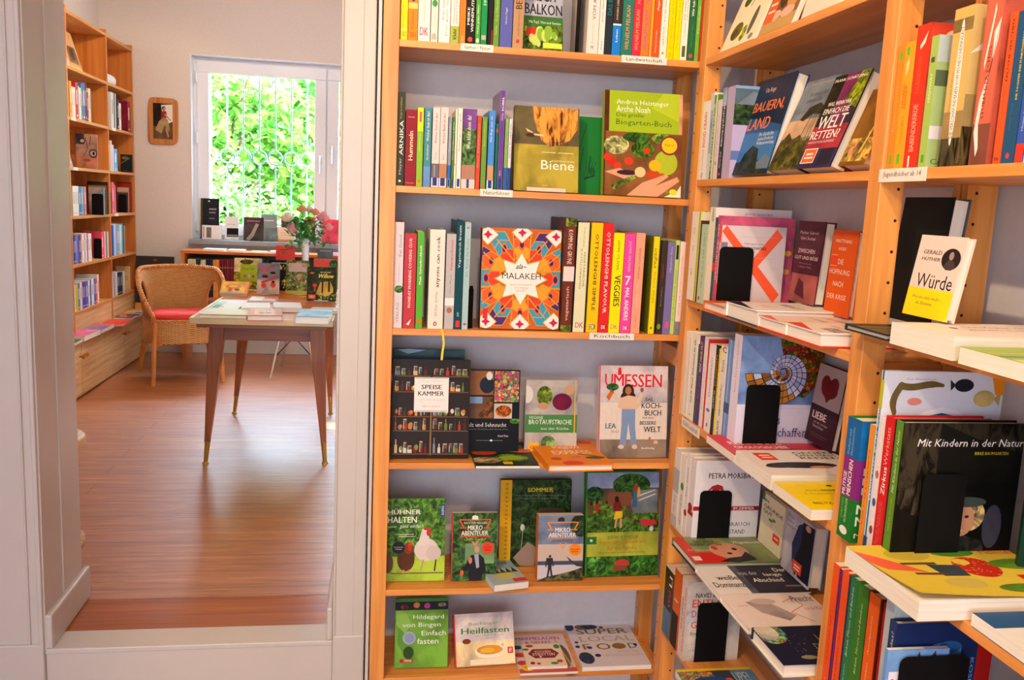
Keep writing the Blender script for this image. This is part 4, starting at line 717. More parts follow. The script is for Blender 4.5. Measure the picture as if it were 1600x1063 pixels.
faceA(5, 711.5, 806, 1049.5, 958, YA+.03, 28, .016, '#d8ccc8', [Rc(0, .4, 1, 1, '#d8ced0', 3), Rc(0, 0, 1, .46, '#f0d8a8', 3), Rc(0, 0, .02, 1, '#d83028'), Tx('Buchinger', .25, .75, .75, .83, '#6a9a3c'), Tx('Heilfasten', .12, .61, .92, .72, '#2c7a34', 1), Tx('Mein 7-Tage-Programm', .34, .545, .82, .575, '#a08a80'), Tx('für zuhause', .43, .5, .66, .525, '#a08a80'), El(.2, .47, .07, .05, '#7a3818'), El(.58, .26, .25, .13, '#f6ead0'), El(.58, .29, .22, .09, '#d8902c', 3), El(.54, .28, .12, .05, '#e8b838'), El(.8, .37, .05, .06, '#f6ead0'), El(.8, .37, .025, .035, '#e0c8a0'), Rc(.88, .2, .97, .32, '#d82c30'), Tx('TRIAS', .90, .22, .95, .3, WT, 1, 0, 90), Rc(.25, .02, .85, .12, '#f2e2be')],
     'white fasting guide with a cup of broth, reclining on its stand', hard=False, scol='#c83028', yaw=4)
flat(ZA[5], .412, 2.188, .162, .215, .007, 0, '#d8ccd0', [Tx('MARMELADEN', .1, .84, .9, .92, '#c83060', 1), Tx('& GELEES', .25, .74, .72, .81, '#c83060', 1), El(.08, .65, .1, .05, '#3c4450'), El(.1, .45, .1, .06, '#c83a34'), El(.1, .25, .1, .06, '#c83a34'), El(.85, .4, .12, .3, '#6a5c54', 3), Ln(.8, .9, .95, .05, .025, '#e0a020'), Rc(0, 0, 1, .1, '#c85a4c'), El(.16, .13, .12, .08, '#f0c020'), Tx('GU', .1, .11, .22, .16, '#4a3a10', 1)],
     'white and red jam cookbook lying flat on the lowest visible shelf', scol='#ccc')
flat(ZA[5]+.0078, .436, 2.205, .112, .125, .008, 0, '#f0dcc4', [El(.2, .9, .1, .06, '#b8402c'), El(.9, .85, .08, .1, '#4c8a34'), El(.08, .75, .08, .05, '#4c8a34'), Pg([(.1, .55), (.25, .35), (.75, .35), (.9, .55), (.75, .75), (.25, .75)], '#8a2424'), Tx('KÜCHEN', .3, .6, .7, .7, '#f0dcc4', 1), Tx('ETIKETTEN', .22, .46, .78, .57, '#f0dcc4', 1), El(.4, .41, .03, .03, WT), El(.15, .15, .06, .06, '#8a2c28'), El(.85, .2, .08, .06, '#b8482c'), El(.7, .12, .1, .05, '#4c8a34'), El(.3, .12, .05, .05, '#c84030')],
     'small cream booklet with dark red label shape, lying on the jam cookbook')
flat(ZA[5], .588, 2.198, .199, .248, .013, 0, '#d8d0d4', [El(.05, .93, .08, .1, '#2c3460', 0), El(.32, .92, .18, .07, '#7a5a48'), El(.36, .92, .13, .05, '#2c3460', 2), El(.55, .9, .035, .025, '#2c3460'), Tx('SUPER', .14, .74, .92, .87, '#8a6a2c', 1), Tx('LOCAL', .14, .56, .95, .69, '#c0a89a', 1), Tx('F', .14, .38, .24, .5, '#8a6a2c', 1), Tx('OO', .34, .37, .78, .51, '#8a6a2c', 1), Tx('D', .82, .38, .94, .5, '#8a6a2c', 1), El(.68, .44, .08, .055, '#8a6a2c'), Tx('GESUND UND', .6, .29, .92, .33, '#c8a898'), Tx('NACHHALTIG ESSEN', .4, .21, .95, .26, '#c8a898'), El(.07, .55, .03, .025, '#2c3460'), El(.06, .45, .035, .03, '#2c3460'), El(.23, .42, .04, .03, '#2c3460'), El(.12, .19, .11, .13, '#3a3c58', 2), El(.3, .24, .045, .035, '#2c3460'), El(.93, .46, .03, .03, '#2c3460')],
     'white local superfood book with brown capitals and blueberries, lying flat')

# ================================================================== shelf B, first bay
XS = XB+.004
def faceB(z, pbl, pbr, ptl, lean_x, t, col, cover, label, hard=True, scol=None, h=None, lean=None, parts=True):
    """book facing -x and leaning back on the wall; pbl/pbr = bottom corners of its cover, ptl = a top corner"""
    a, b = ax(*pbl, lean_x), ax(*pbr, lean_x); w_ = a.y-b.y
    tp = ay(*ptl, a.y); le = lean or 0 or math.degrees(math.atan2(tp.x-lean_x, tp.z-z-.005)); le = max(2, min(24, le))
    h = h or math.hypot(tp.x-lean_x, tp.z-z-t*math.sin(math.radians(le)))
    while le > 1 and lean_x + h*math.sin(math.radians(le)) + t*math.cos(math.radians(le)) > XW-.006: le -= .2
    M = M_lean((lean_x, a.y, z+.0004), t, le, -90)
    return book(M, w_, h, t, col, scol, cover, (), hard, label, bcol=col, parts=parts)
# --- top display shelf
faceB(ZB[0], (1125, 78), (1177, 56), (1166, -10), .80, .012, '#f2efc8', [El(.3, .17, .16, .09, '#6a6a28', 1), El(.55, .12, .08, .08, '#b8d030', 1), El(.72, .22, .07, .14, '#4a5a4c'), El(.85, .05, .06, .03, '#888'), El(.25, .48, .1, .06, '#3c6a2c', 1), El(.78, .5, .14, .10, '#6a707c'), Ln(.42, .4, .5, .56, .02, '#6a7a3c'), El(.3, .8, .16, .1, '#9ac43c', 1), El(.6, .86, .12, .1, '#9ac43c', 1), El(.82, .66, .06, .06, '#3c7a34'), Rc(.45, .58, .7, .585, '#d8d890'), Rc(.45, .62, .7, .625, '#d8d890')], 'cream book with small green leaf drawings on the upper display shelf', h=.25, hard=False)
faceB(ZB[0], (1184, 52), (1236, 31), (1212, -10), .80, .012, '#c8a060', [Rc(0, .12, 1, 1, '#8a5a3c', 3), El(.5, .5, .25, .3, '#4a3024', 1), El(.75, .35, .2, .2, '#d8a050'), El(.35, .15, .16, .05, '#e8b8a0'), El(.7, .15, .2, .05, '#e8b8a0'), Rc(.02, .1, .3, .38, '#e8642c'), Rc(.06, .2, .26, .22, WT), Rc(.06, .27, .26, .29, WT)], 'brown illustrated book with an orange sticker on the upper display shelf', h=.24, hard=False, scol='#f0ead8')
faceB(ZB[0], (1252, 22), (1312, -2), (1270, -30), .80, .016, '#efe8c8', [Rc(0, 0, 1, .3, '#e8dcc4'), Rc(.5, .15, .9, .3, '#7a3c50')], 'pale book at the right end of the upper display shelf', h=.23, hard=False)
# --- second shelf: spines and leaning books
rowB(ZB[1], [
 (1090.3, 1101.3, 280, 159.3, '#f4efe8', 'with red capitals', [sp('FOOD CRASH', '#d83028', .42, .86, .3, .65, 1), sp('Wir werden uns ökologisch ernähren', '#b89060', .12, .4, .35, .6), sp('oekom', BK, .02, .09, .3, .6)]),
 (1101.6, 1106.5, 279.5, 144.8, '#c8d4f0', 'with pale blue cloud', [Rc(.3, .3, 1, .8, '#a0b8e8', 3)], {'c2': '#e8ead8'}),
 (1106.9, 1112.7, 279.3, 148, '#f0ece0', 'with green stripe', [Rc(0, 0, .55, 1, '#6a9a2c'), sp('DIE RECHTE DER NATUR', WT, .1, .9, .12, .42, 1)], {'c2': '#5a8a2c'}),
 (1112.9, 1119.3, 278.7, 156, '#e4d4dc', 'with pink lettering', [sp('Der Klimawandel', '#c87a9a', .3, .8, .35, .6), Rc(.3, .18, .6, .22, '#888')]),
 (1119.7, 1126.2, 278.3, 137, '#1c2c4c', 'with bold white lettering', [Rc(0, .8, 1, 1, '#a8b8d8', 3), sp('Klimapsychologie', WT, .36, .84, .3, .75, 1), sp('Markus Wolf', WT, .12, .3, .3, .6), El(.5, .05, .25, .015, '#d83c3c')]),
 (1126.6, 1138.5, 278, 136, '#bcaed0', 'wide with a mountain photo on its cover', [], {'dep': .125, 'cover': [Rc(0, .58, 1, 1, '#5a7080', 3), Rc(0, .58, 1, .80, '#3c5a3c', 1), Pg([(.05, .8), (.35, .95), (.6, .86), (.9, .97), (1, .8)], '#788898', 3), Pg([(0, .97), (1, .97), (1, 1), (0, 1)], '#8ab0d8'), Rc(0, .2, .3, .3, '#6a7ab0')]}),
], XS, 'climate row', 'climate books on the right bookshelf')
faceB(ZB[1], (1140, 271), (1196, 269), (1186.6, 129), .80, .028, '#22406c', [Rc(0, .45, 1, 1, '#1c2c4c', 3), Rc(0, 0, 1, .46, '#3c7ab8'), Pg([(0, .62), (1, .48), (1, .42), (0, .44)], '#2c5a94'), Pg([(0, 0), (0, .12), (.2, .14), (.25, .22), (.42, .3), (.6, .26), (.66, .14), (.8, .16), (1, .1), (1, 0)], '#24303c', 1), Pg([(.66, .12), (.85, .2), (1, .14), (1, .05), (.7, .05)], '#6a7c94'), Tx('Uta Ruge', .3, .84, .56, .9, '#d8c8c0'), Tx('BAUERN,', .10, .64, .90, .76, '#f0803c', 1, .1), Tx('LAND', .10, .47, .68, .59, '#f0803c', 1, .1), Tx('Die Geschichte', .5, .39, .88, .43, WT), Tx('meines Dorfes im', .5, .345, .9, .38, WT), Tx('Weltzusammenhang', .5, .29, .95, .335, WT)],
     'blue book with orange capitals leaning back, first of the four')
faceB(ZB[1], (1199, 262), (1244, 262), (1264, 130), .80, .032, '#8a8a7c', [Rc(0, .35, 1, 1, '#7c8896', 3), Rc(0, .35, 1, .55, '#d8b48c', 3), Pg([(0, 0), (0, .3), (.2, .42), (.4, .33), (.6, .38), (.8, .3), (1, .34), (1, 0)], '#5a5424', 1), Pg([(.35, .55), (.5, .68), (.8, .72), (1, .66), (1, .58), (.7, .6), (.5, .53)], '#2c3424', 1), Ln(.62, .3, .7, .62, .018, '#2c2c1c'), Ln(.8, .3, .78, .62, .014, '#2c2c1c'), Ln(.9, .3, .84, .6, .012, '#2c2c1c'), Tx('Die schönste Welt', .3, .81, .9, .86, '#3c4450', 0, .2), Tx('unserer Zeit', .3, .74, .8, .79, '#3c4450', 0, .2), Tx('Bauernland', .2, .94, .98, .97, '#b8a890'), Tx('Roman', .1, .63, .4, .66, '#5a6068')],
     'grey landscape book with pine trees and sunset, second of the four leaning back')
faceB(ZB[1], (1244, 261), (1295, 264), (1308.6, 122), .80, .034, '#2a2230', [Rc(0, .5, .4, 1, '#1c2418', 1), Rc(.35, .45, .8, 1, '#7a2c5c', 3), Pg([(.6, .7), (.75, 1), (1, 1), (1, .6)], '#8a9a1c', 1), Rc(0, .18, 1, .45, '#a8303c', 3), Rc(0, 0, 1, .2, '#342c5c', 3), Rc(.55, .02, .95, .2, '#1c1c34'), Tx('FRANK SCHÄTZING', .04, .93, .94, .97, WT, 1), Tx('WAS, WENN WIR', .14, .66, .80, .71, WT, 1), Tx('EINFACH DIE', .1, .58, .84, .64, WT, 1), Tx('WELT', .1, .42, .88, .56, WT, 1), Tx('RETTEN?', .03, .31, .85, .40, WT, 1), Tx('HANDELN IN DER KLIMAKRISE', .03, .265, .8, .29, '#e8dce0'), Rc(.05, .05, .45, .21, '#f4e8dc'), Rc(.07, .06, .43, .2, '#ee6a34'), Rc(.15, .14, .35, .16, WT), Rc(.12, .1, .38, .12, WT)],
     'purple and red book with white capitals and orange sticker, third of four')
faceB(ZB[1], (1309.7, 254), (1350, 252), (1366.6, 141.7), .80, .032, '#b8862c', [Rc(0, 0, 1, 1, '#8a5c1c', 3), Rc(0, .05, 1, .35, '#caa04c', 1), Ln(.6, .15, .75, .55, .05, '#e8c050'), Ln(.65, .4, .9, .6, .03, '#e8c050'), El(.25, .18, .08, .07, '#e09070'), El(.35, .28, .04, .06, '#e09070'), Rc(.9, .1, 1, .13, '#c82c28')], 'gold landscape book half hidden by the post, last of the four', scol='#8a1c1c')
# --- third shelf
rowB(ZB[2], [
 (1072.2, 1082, 467.6, 330.6, '#f4ecdc', 'with two short marks', [sp('SOLO', '#a08c70', .75, .82, .35, .6), sp('GATE', '#a08c70', .55, .62, .35, .6), sp('VERLAG', '#a08c70', .28, .36, .35, .6)]),
 (1082.2, 1085.5, 468.5, 331, '#bcc818', 'thin beside a pale cover', [], {'c2': '#dcd8b0', 'dep': .10}),
 (1085.7, 1087.4, 469.5, 345, '#4a3028', 'very thin', []),
 (1087.7, 1098, 472, 350.6, '#bcd4b4', 'with small red logo', [sp('NEUES AUS DER WELT', '#7a8a6c', .2, .9, .45, .65), El(.3, .06, .15, .025, '#d84c2c')], {'dep': .11}),
 (1099, 1108, 468, 324, '#f0e8d0', 'tall, belongs to a wide white book', [sp('DER FRAUENATLAS', BK, .86, .99, .4, .7, 1)], {'c2': '#e8dcda', 'dep': .19, 'deep': 1, 'hard': False, 'cover': [Tx('JONI SEAGER', .38, .925, .75, .955, '#a8506c')], 'label': 'tall white book with pink author line, behind the red crossed cover'}),
 (1108.3, 1112.2, 468, 340, '#2c5a64', 'with red square', [Rc(0, .4, 1, .5, '#e03c28'), sp('Susan Arendt', '#a8b8b0', .55, .9, .35, .7)]),
 (1112.5, 1116.5, 467, 337, '#c44c7c', 'wide pink cloudy cover', [sp('SPRACHE UND SEIN', WT, .3, .9, .3, .7, 1)], {'dep': .185, 'deep': 1, 'hard': False, 'cover': [Rc(0, 0, 1, 1, '#c85a80', 3), El(.93, .62, .05, .03, '#e0a040'), El(.92, .42, .05, .03, '#e0a040')], 'label': 'pink clouded book just behind the red crossed cover'}),
 (1116.8, 1120, 466, 352, '#e8b8b0', 'red crossed cover', [Rc(0, .8, 1, 1, '#f05a3c'), Rc(0, 0, 1, .3, '#f05a3c')], {'dep': .158, 'deep': 1, 'hard': False, 'c2': '#d8ccd0', 'cover': [Ln(.02, .98, .92, .14, .14, '#f4603c'), Ln(.02, .02, .9, .93, .14, '#f4603c'), Rc(0, .7, .1, .8, '#8a7c98'), Tx('Margarete', .35, .775, .66, .80, '#6a5c64', 0, .3), Tx('STOKOWSKI', .31, .72, .70, .755, '#3a3036', 1), Rc(.3, .87, .9, .873, '#b8acb4'), Rc(.3, .62, .9, .623, '#b8acb4'), Rc(.62, 0, .82, .04, '#ee4428')], 'label': 'pale cover crossed by two red bars, behind the black bookend'}),
], XS, 'feminism row', 'books beside the upper black bookend')
def beB(z, pbl, pbr, ptl, y, label):
    a, b, c = ay(*pbl, y), ay(*pbr, y), ay(*ptl, y); bookend(TR(a.x, y, z+.0003), b.x-a.x, c.z-z, label)
yy = ax(1117, 466, XS).y
beB(ZB[2], (1119, 463), (1172, 463), (1125, 385.5), LAST[0]-.004, 'black steel bookend before the cover with red crossed bars')
faceB(ZB[2]+.0342, (1231, 468), (1272, 469), (1249.6, 345), .915, .024, '#4c2434', [Rc(0, 0, 1, 1, '#58283c', 3), Rc(0, 0, 1, .35, '#a85c5c', 3), Pg([(.2, .1), (.3, .3), (.5, .25), (.6, .05)], '#5a2838'), Tx('Markus Gabriel', .1, .84, .78, .88, '#d8b8bc'), Tx('Gert Scobel', .15, .77, .7, .81, '#d8b8bc'), Tx('ZWISCHEN', .12, .61, .75, .66, '#efd8d4'), Tx('GUT UND BÖSE', .03, .53, .9, .58, '#efd8d4'), Tx('Philosophie der', .22, .47, .7, .49, '#b88c90'), Tx('radikalen Mitte', .2, .43, .72, .45, '#b88c90')],
     'dark plum book with white capitals leaning on the wall')
faceB(ZB[2]+.0272, (1287.5, 471), (1326, 475), (1303.5, 358.7), .915, .014, '#e05a1c', [Tx('MATTHIAS', .15, .85, .78, .89, '#f8e0c8'), Tx('HORX', .3, .76, .6, .80, '#f8e0c8'), Rc(.04, .58, .3, .70, '#e8482c'), Rc(.04, .575, .3, .58, '#f8c8b0'), Rc(.04, .7, .3, .705, '#f8c8b0'), Tx('DIE', .34, .60, .56, .66, '#f8e0c8'), Tx('HOFFNUNG', .05, .48, .85, .54, '#f8e0c8'), Tx('NACH', .25, .34, .66, .40, '#f8e0c8'), Tx('DER KRISE', .08, .19, .84, .25, '#f8e0c8')],
     'orange book with thin white capitals leaning beside the plum book')
def lyingB(z, xf, y0, y1, d, t, col, cover, label, hard=False, spine=(), curl=0, bcol=None, yaw=0):
    """flat book, cover up, its foot towards -x; y0 far, y1 near"""
    w_ = y0-y1; M = TR(xf, y0, z+t+.0006) @ Z(-90+yaw) @ X(-90)
    return book(M, w_, d, t, col, None, cover, spine, hard, label, curl=curl, bcol=bcol)
lyingB(ZB[2], .748, 1.925, 1.800, .20, .020, '#e8642c', [Rc(0, 0, 1, 1, '#ece0d8'), Rc(0, 0, .4, 1, '#e8642c')], 'thick book with orange cover edge, lying first in the shelf-edge row', hard=True, bcol='#e8542c')
lyingB(ZB[2], .750, 1.795, 1.640, .232, .033, '#f2ece4', [Tx('ALLES', .35, .2, .7, .3, '#e8b0a0', 1), Tx('WIRD GUT', .25, .42, .8, .52, '#8a94a8', 1), Pg([(0, 0), (.0, .14), (.9, 0)], '#1c2440')], 'thick white book with a navy spine edge lying beside the plum book', hard=True, bcol='#24345c')
lyingB(ZB[2], .752, 1.636, 1.524, .205, .024, '#f2d8d0', [Tx('JETZT ODER NIE', .2, .6, .9, .68, '#c87a6c'), Tx('Die Gesellschaft', .2, .45, .8, .5, '#c87a6c'), Pg([(0, 0), (.8, 0), (0, .13)], '#e8502c'), Rc(.86, 0, 1, 1, '#f4d420')], 'white book edged red with a yellow stripe, lying third in that row', hard=True, bcol='#d82c24')
lyingB(ZB[2], .754, 1.520, 1.388, .200, .026, '#f4e4d8', [Pg([(0, 0), (.8, 0), (0, .16)], '#e8442c'), Tx('SCHLUSS', .55, .15, .95, .3, '#1c1a1c', 1), Tx('Das Buch zur Zeit', .3, .34, .85, .38, '#a0705c'), Tx('mit neuen Ideen', .3, .44, .85, .48, '#a0705c')], 'nearest lying book of the upper row, with red endpaper and black word', hard=True, bcol='#d83020')
# --- fourth shelf
def spiral():
    out = []; r = random.Random(2); th = .9
    def pt(a, k): rr = .035*math.exp(.17*a)*k; return (.52+rr*math.cos(-a-.4), .69+rr*.75*math.sin(-a-.4))
    a = 0
    while a < 15.2:
        d = max(.22, .62-a*.028)
        for k0, k1 in ((.36, .58), (.58, .80), (.80, 1.0)):
            if a < 6 and k0 < .5: continue
            c = r.choice(['#7a2414', '#a85c1c', '#5a2c18', '#c88a2c']) if a < 9 and k0 < .7 else r.choice(['#c4c8ec', '#b4bce8', '#d8d4f0', '#a0b0dc']) if a < 13 else r.choice(['#b87a28', '#a8b8e0', '#8a5a20', '#c8cce8'])
            q = [pt(a, k0), pt(a+d, k0), pt(a+d, k1), pt(a, k1)]
            m = (sum(x for x, _ in q)/4, sum(y for _, y in q)/4)
            if m[0] > .97 or m[1] > .985 or m[1] < .42 or m[0] < .02: continue
            out.append(Pg([(min(.99, x), max(.41, min(.99, y))) for x, y in q], '#2a2630')); out.append(Pg([(m[0]+(x-m[0])*.86, max(.41, m[1]+(y-m[1])*.86)) for x, y in q], c))
        a += d
    return out
rowB(ZB[3], [
 (1063, 1072, 647, 518.6, '#f2ead8', 'with a thin frame', [Rc(.15, .05, .85, .052, '#b8ae98'), Rc(.15, .93, .85, .932, '#b8ae98'), Rc(.15, .05, .2, .93, '#b8ae98'), Rc(.8, .05, .85, .93, '#b8ae98')]),
 (1072.4, 1082.2, 651, 520.7, '#f4ecdc', 'with bold black lettering', [sp('Einkommen für alle', BK, .52, .93, .35, .62, 1, 1, .2), sp('Götz W. Werner', BK, .2, .5, .35, .62, 1, 1, .2), sp('K', '#888', .05, .08, .3, .6)]),
 (1082.4, 1084.2, 655, 539, '#1f7a4c', 'very thin', []),
 (1084.4, 1091, 656, 526, '#5c2c70', 'with yellow and white title', [sp('MEHR MUT', '#f0d030', .72, .94, .3, .75, 1), sp('MACHT', WT, .6, .7, .3, .75, 1), sp('Bauer Verlag', '#b890c8', .3, .55, .4, .65)]),
 (1091.3, 1096.5, 660, 527, '#eae2d8', 'with faded lettering', [sp('Kinder des Wandels', '#b0a098', .2, .8, .35, .6)], {'dep': .13}),
 (1096.8, 1099, 663, 531, '#d02c28', 'thin and bright', []),
 (1099.2, 1108.8, 665, 538, '#f0e8e4', 'with blue speck', [sp('Gemeinsam', '#9a8a80', .4, .85, .35, .65), El(.5, .25, .3, .02, '#4a90d8'), Rc(.4, .06, .6, .1, '#a83c30')], {'dep': .12}),
 (1109, 1113.6, 671, 540, '#201c1c', 'with orange lettering', [sp('ECONOMY', '#f08a24', .55, .9, .3, .7, 1), sp('DAS ENDE DER', WT, .3, .5, .3, .65)]),
 (1113.8, 1116, 673, 546, '#e8d820', 'thin with dark letters', [sp('Eine andere Welt', BK, .3, .9, .3, .8)]),
 (1116.2, 1126, 675, 540, '#ece2d0', 'with black bold foot lettering', [sp('BUNTE', BK, .05, .2, .3, .6, 1), sp('Gabriele Fischer', BK, .25, .6, .35, .6, 1), sp('Sinn', BK, .72, .85, .3, .65), Tx('C', .3, .93, .9, .99, BK, 1)]),
 (1126.3, 1135, 682, 531, '#6a94d0', 'with paler band', [Rc(.35, 0, .6, 1, '#9ab8e0'), Rc(0, .3, 1, .4, '#3c5a8c')]),
 (1135.2, 1147.4, 684, 533, '#e4dcec', 'wide with stained-glass spiral cover', [sp('Räume fürs Leben schaffen', '#9a94b0', .5, .95, .4, .6)], {'dep': .195, 'deep': 1, 'h': .26, 'c2': '#dcd8ec', 'hard': False,
   'cover': [Rc(0, .41, 1, 1, '#7c9cd4', 3), Pg([(.45, .98), (1, .99), (1, .62), (.8, .47), (.62, .5)], '#8a5a24', 2)]+spiral()+[Rc(.12, .38, .9, .382, '#b8b4cc'), Tx('Räume fürs', .10, .24, .52, .32, '#3c3c7c'), Tx('Leben schaffen', .10, .13, .86, .21, '#3c3c7c'), Rc(.12, .07, .9, .072, '#b8b4cc')], 'label': 'large book with a stained-glass spiral cover behind a black bookend'}),
], XS, 'society row', 'society books on the right bookshelf')
yb = LAST[0]-.006
beB(ZB[3], (1160.5, 684), (1213, 684), (1169, 601.5), yb, 'black steel bookend standing before the spiral cover')
faceB(ZB[3]+.0312, (1256, 688), (1297.6, 703.8), (1282, 567), .955, .016, '#3c1824', [Rc(0, .48, 1, 1, '#b8a8a4'), El(.52, .72, .3, .12, '#7c1c1c', 3), El(.36, .78, .16, .1, '#7c1c1c', 3), El(.66, .78, .16, .1, '#7c1c1c', 3), Pg([(.25, .72), (.5, .54), (.78, .72)], '#7c1c1c', 3), Tx('LIEBE', .12, .31, .62, .40, '#f0dcd8', 1), Tx('ist die einzige', .22, .245, .72, .28, '#d0b0b0'), Tx('Revolution', .22, .2, .6, .235, '#d0b0b0'), Rc(.2, .12, .8, .125, '#8a6068'), Rc(.2, .09, .7, .095, '#8a6068')],
     'dark maroon book with a red heart above white capitals')
lyingB(ZB[3], .757, 1.862, 1.700, .24, .018, '#dc3c54', [Tx('RESONANZ', .35, .1, .5, .6, WT, 1, 0, 90), Tx('ÖKOLOGISCHER', .55, .1, .7, .62, WT, 1, 0, 90), Tx('Manifest für eine neue Zeit', .75, .15, .8, .6, '#f8b8b8', 0, 0, 90), Rc(.7, .5, 1, 1, '#d84c4c', 3)], 'pinkish red paperback lying under the society row')
lyingB(ZB[3], .757, 1.695, 1.524, .21, .030, '#ece2dc', [El(.62, .45, .12, .36, '#2c2830'), El(.66, .2, .07, .13, '#3c3430'), El(.7, .62, .05, .12, '#c8906c'), Rc(.12, .12, .42, .3, '#ea5030'), Rc(.2, .16, .24, .27, WT), Rc(.29, .16, .33, .27, WT)]+[Tx(s_, .08+.11*i, .55, .16+.11*i, .97, '#26242a', 1, 0, 90) for i, s_ in enumerate(('GEGEN', 'DEN HASS', 'REDEN'))], 'white thick book with a lying dark figure and orange sticker')
lyingB(ZB[3], .757, 1.512, 1.363, .20, .020, '#f8d808', [Tx('NUR', .2, .6, .8, .8, '#d8d8c8', 1), Rc(.3, .35, .34, .55, '#a88a10'), Tx('Mit Kindern über', .3, .2, .36, .55, '#8a7410', 0, 0, 90), Tx('Demokratie sprechen', .42, .15, .48, .62, '#8a7410', 0, 0, 90), Tx('BELTZ', .75, .1, .82, .28, '#6a5a10', 1, 0, 90), El(.15, .5, .03, .03, '#5a2c14')], 'bright yellow paperback lying nearest the post')
# --- fifth shelf
rowB(ZB[4], [
 (1047, 1056.5, 816, 701.8, '#e8e0d8', 'with grey blocks', [Rc(0, .45, 1, .75, '#b8b8b4'), Rc(0, 0, 1, .15, '#c8c0b4'), sp('Wir sind', '#888', .18, .4, .3, .6)], {'dep': .14}),
 (1057, 1065, 822, 712, '#f0eae0', 'with small green dot', [El(.5, .6, .3, .05, '#5a8a3c'), sp('WIRTSCHAFT UND MEHR', '#555', .1, .5, .35, .65)], {'dep': .12}),
 (1065.3, 1071, 829, 711, '#f0eae4', 'with small red mark', [El(.5, .3, .4, .04, '#b8302c'), sp('Der Inhalt', '#777', .5, .85, .3, .6)], {'dep': .125}),
 (1071.4, 1080, 834, 716, '#e6e0e2', 'white cover with red elephant', [El(.4, .42, .4, .05, '#a8302c'), Rc(0, .33, 1, .38, '#a8202c')], {'dep': .172, 'deep': 1, 'cover': [Tx('PETRA MORSBACH', .2, .79, .96, .855, '#2c2a2e', 1), Rc(0, .41, 1, .46, '#a8202c'), Pg([(.13, .46), (.12, .55), (.2, .64), (.3, .68), (.38, .66), (.45, .62), (.42, .7), (.34, .72), (.26, .7), (.17, .62), (.14, .5)], '#b0282c'), El(.22, .57, .1, .08, '#b0282c'), El(.32, .64, .06, .05, '#b0282c'), Pg([(.13, .46), (.18, .46), (.19, .55), (.14, .55)], '#b0282c'), Pg([(.24, .46), (.29, .46), (.29, .55), (.24, .55)], '#b0282c'), Tx('DER ELEFANT IM ZIMMER', .18, .42, .93, .45, '#f0dcd8', 1), Tx('MACHTMISSBRAUCH', .1, .22, .88, .27, '#4a484c'), Tx('UND WIDERSTAND', .14, .13, .82, .18, '#4a484c'), El(.85, .04, .04, .02, '#8a2c2c')], 'label': 'white book with a red elephant and red band behind a bookend'}),
], XS, 'power row', 'white books on the fifth right-hand shelf')
yb = LAST[0]-.005
beB(ZB[4], (1089, 838), (1138.4, 838), (1096, 767.5), yb, 'black steel bookend standing before the red elephant cover')
faceB(ZB[4]+.0202, (1184.2, 838), (1218.5, 862), (1191.4, 768), .955, .012, '#e8dcb4', [Rc(0, .85, .1, 1, '#4a6a2c'), Tx('IM', .1, .84, .28, .9, '#26241c', 1), Tx('GRUNDE', .1, .73, .96, .80, '#26241c', 1), Tx('GUT', .1, .63, .5, .70, '#26241c', 1), Ln(.5, .42, .54, .6, .015, '#6a8a3c'), El(.46, .56, .09, .03, '#5a8a34'), El(.6, .6, .07, .03, '#5a8a34'), Rc(.62, .22, .92, .38, '#e4482c'), Rc(.68, .29, .86, .31, WT)],
     'cream book with a small sprouting plant and black capitals')
faceB(ZB[4]+.0162, (1221, 866), (1264, 900), (1228.7, 793), .945, .03, '#c8c4cc', [Rc(0, 0, 1, 1, '#c4c0cc', 3), Tx('Von', .06, .88, .28, .93, '#6a6a78'), Tx('hier an', .06, .80, .48, .85, '#6a6a78'), Tx('anders', .06, .72, .42, .77, '#6a6a78'), Pg([(.4, .2), (.42, .7), (.6, .95), (1, .97), (1, .05), (.62, .05)], '#141a2c', 3), Pg([(.3, .5), (.45, .85), (.6, .93), (.6, .6), (.46, .3), (.58, .1), (.5, .04), (.36, .25)], '#24345c'), El(.78, .9, .09, .05, '#c89c88'), Ln(.45, .22, .6, .1, .07, '#c89c88'), Rc(.4, .1, .72, .28, '#e4482c'), Rc(.46, .2, .66, .22, WT), Rc(.46, .15, .66, .17, WT)],
     'grey book with a figure in a dark suit holding a red sign')
lyingB(ZB[4], .742, 1.992, 1.832, .215, .019, '#6a7a3c', [Rc(0, 0, 1, 1, '#8a9a64', 3), Rc(0, 0, 1, .12, '#d8402c'), Rc(.6, 0, 1, .4, '#d8302c'), El(.55, .52, .3, .22, '#d89c7c'), Pg([(.6, .7), (.9, .75), (1, .5), (.95, .3), (.82, .45), (.78, .6)], '#241814'), El(.5, .6, .05, .03, '#2c1814'), El(.66, .5, .04, .03, '#2c1814'), El(.45, .38, .08, .035, '#c84c4c'), Tx('DIE', .05, .28, .12, .38, '#2c3018', 1, 0, 90), Tx('SELBST', .15, .2, .24, .45, '#2c3018', 1, 0, 90), Tx('GERECHTEN', .27, .14, .36, .5, '#2c3018', 1, 0, 90), Tx('Mein Gegenprogramm', .5, .05, .55, .35, WT, 0, 0, 90), Tx('Wagenknecht', .2, .65, .32, .99, WT, 1, 0, 90), Rc(.75, .03, .9, .12, '#e8e0d0')],
     'green and red book with a woman face lying on the fifth shelf', hard=True, bcol='#2c2018')
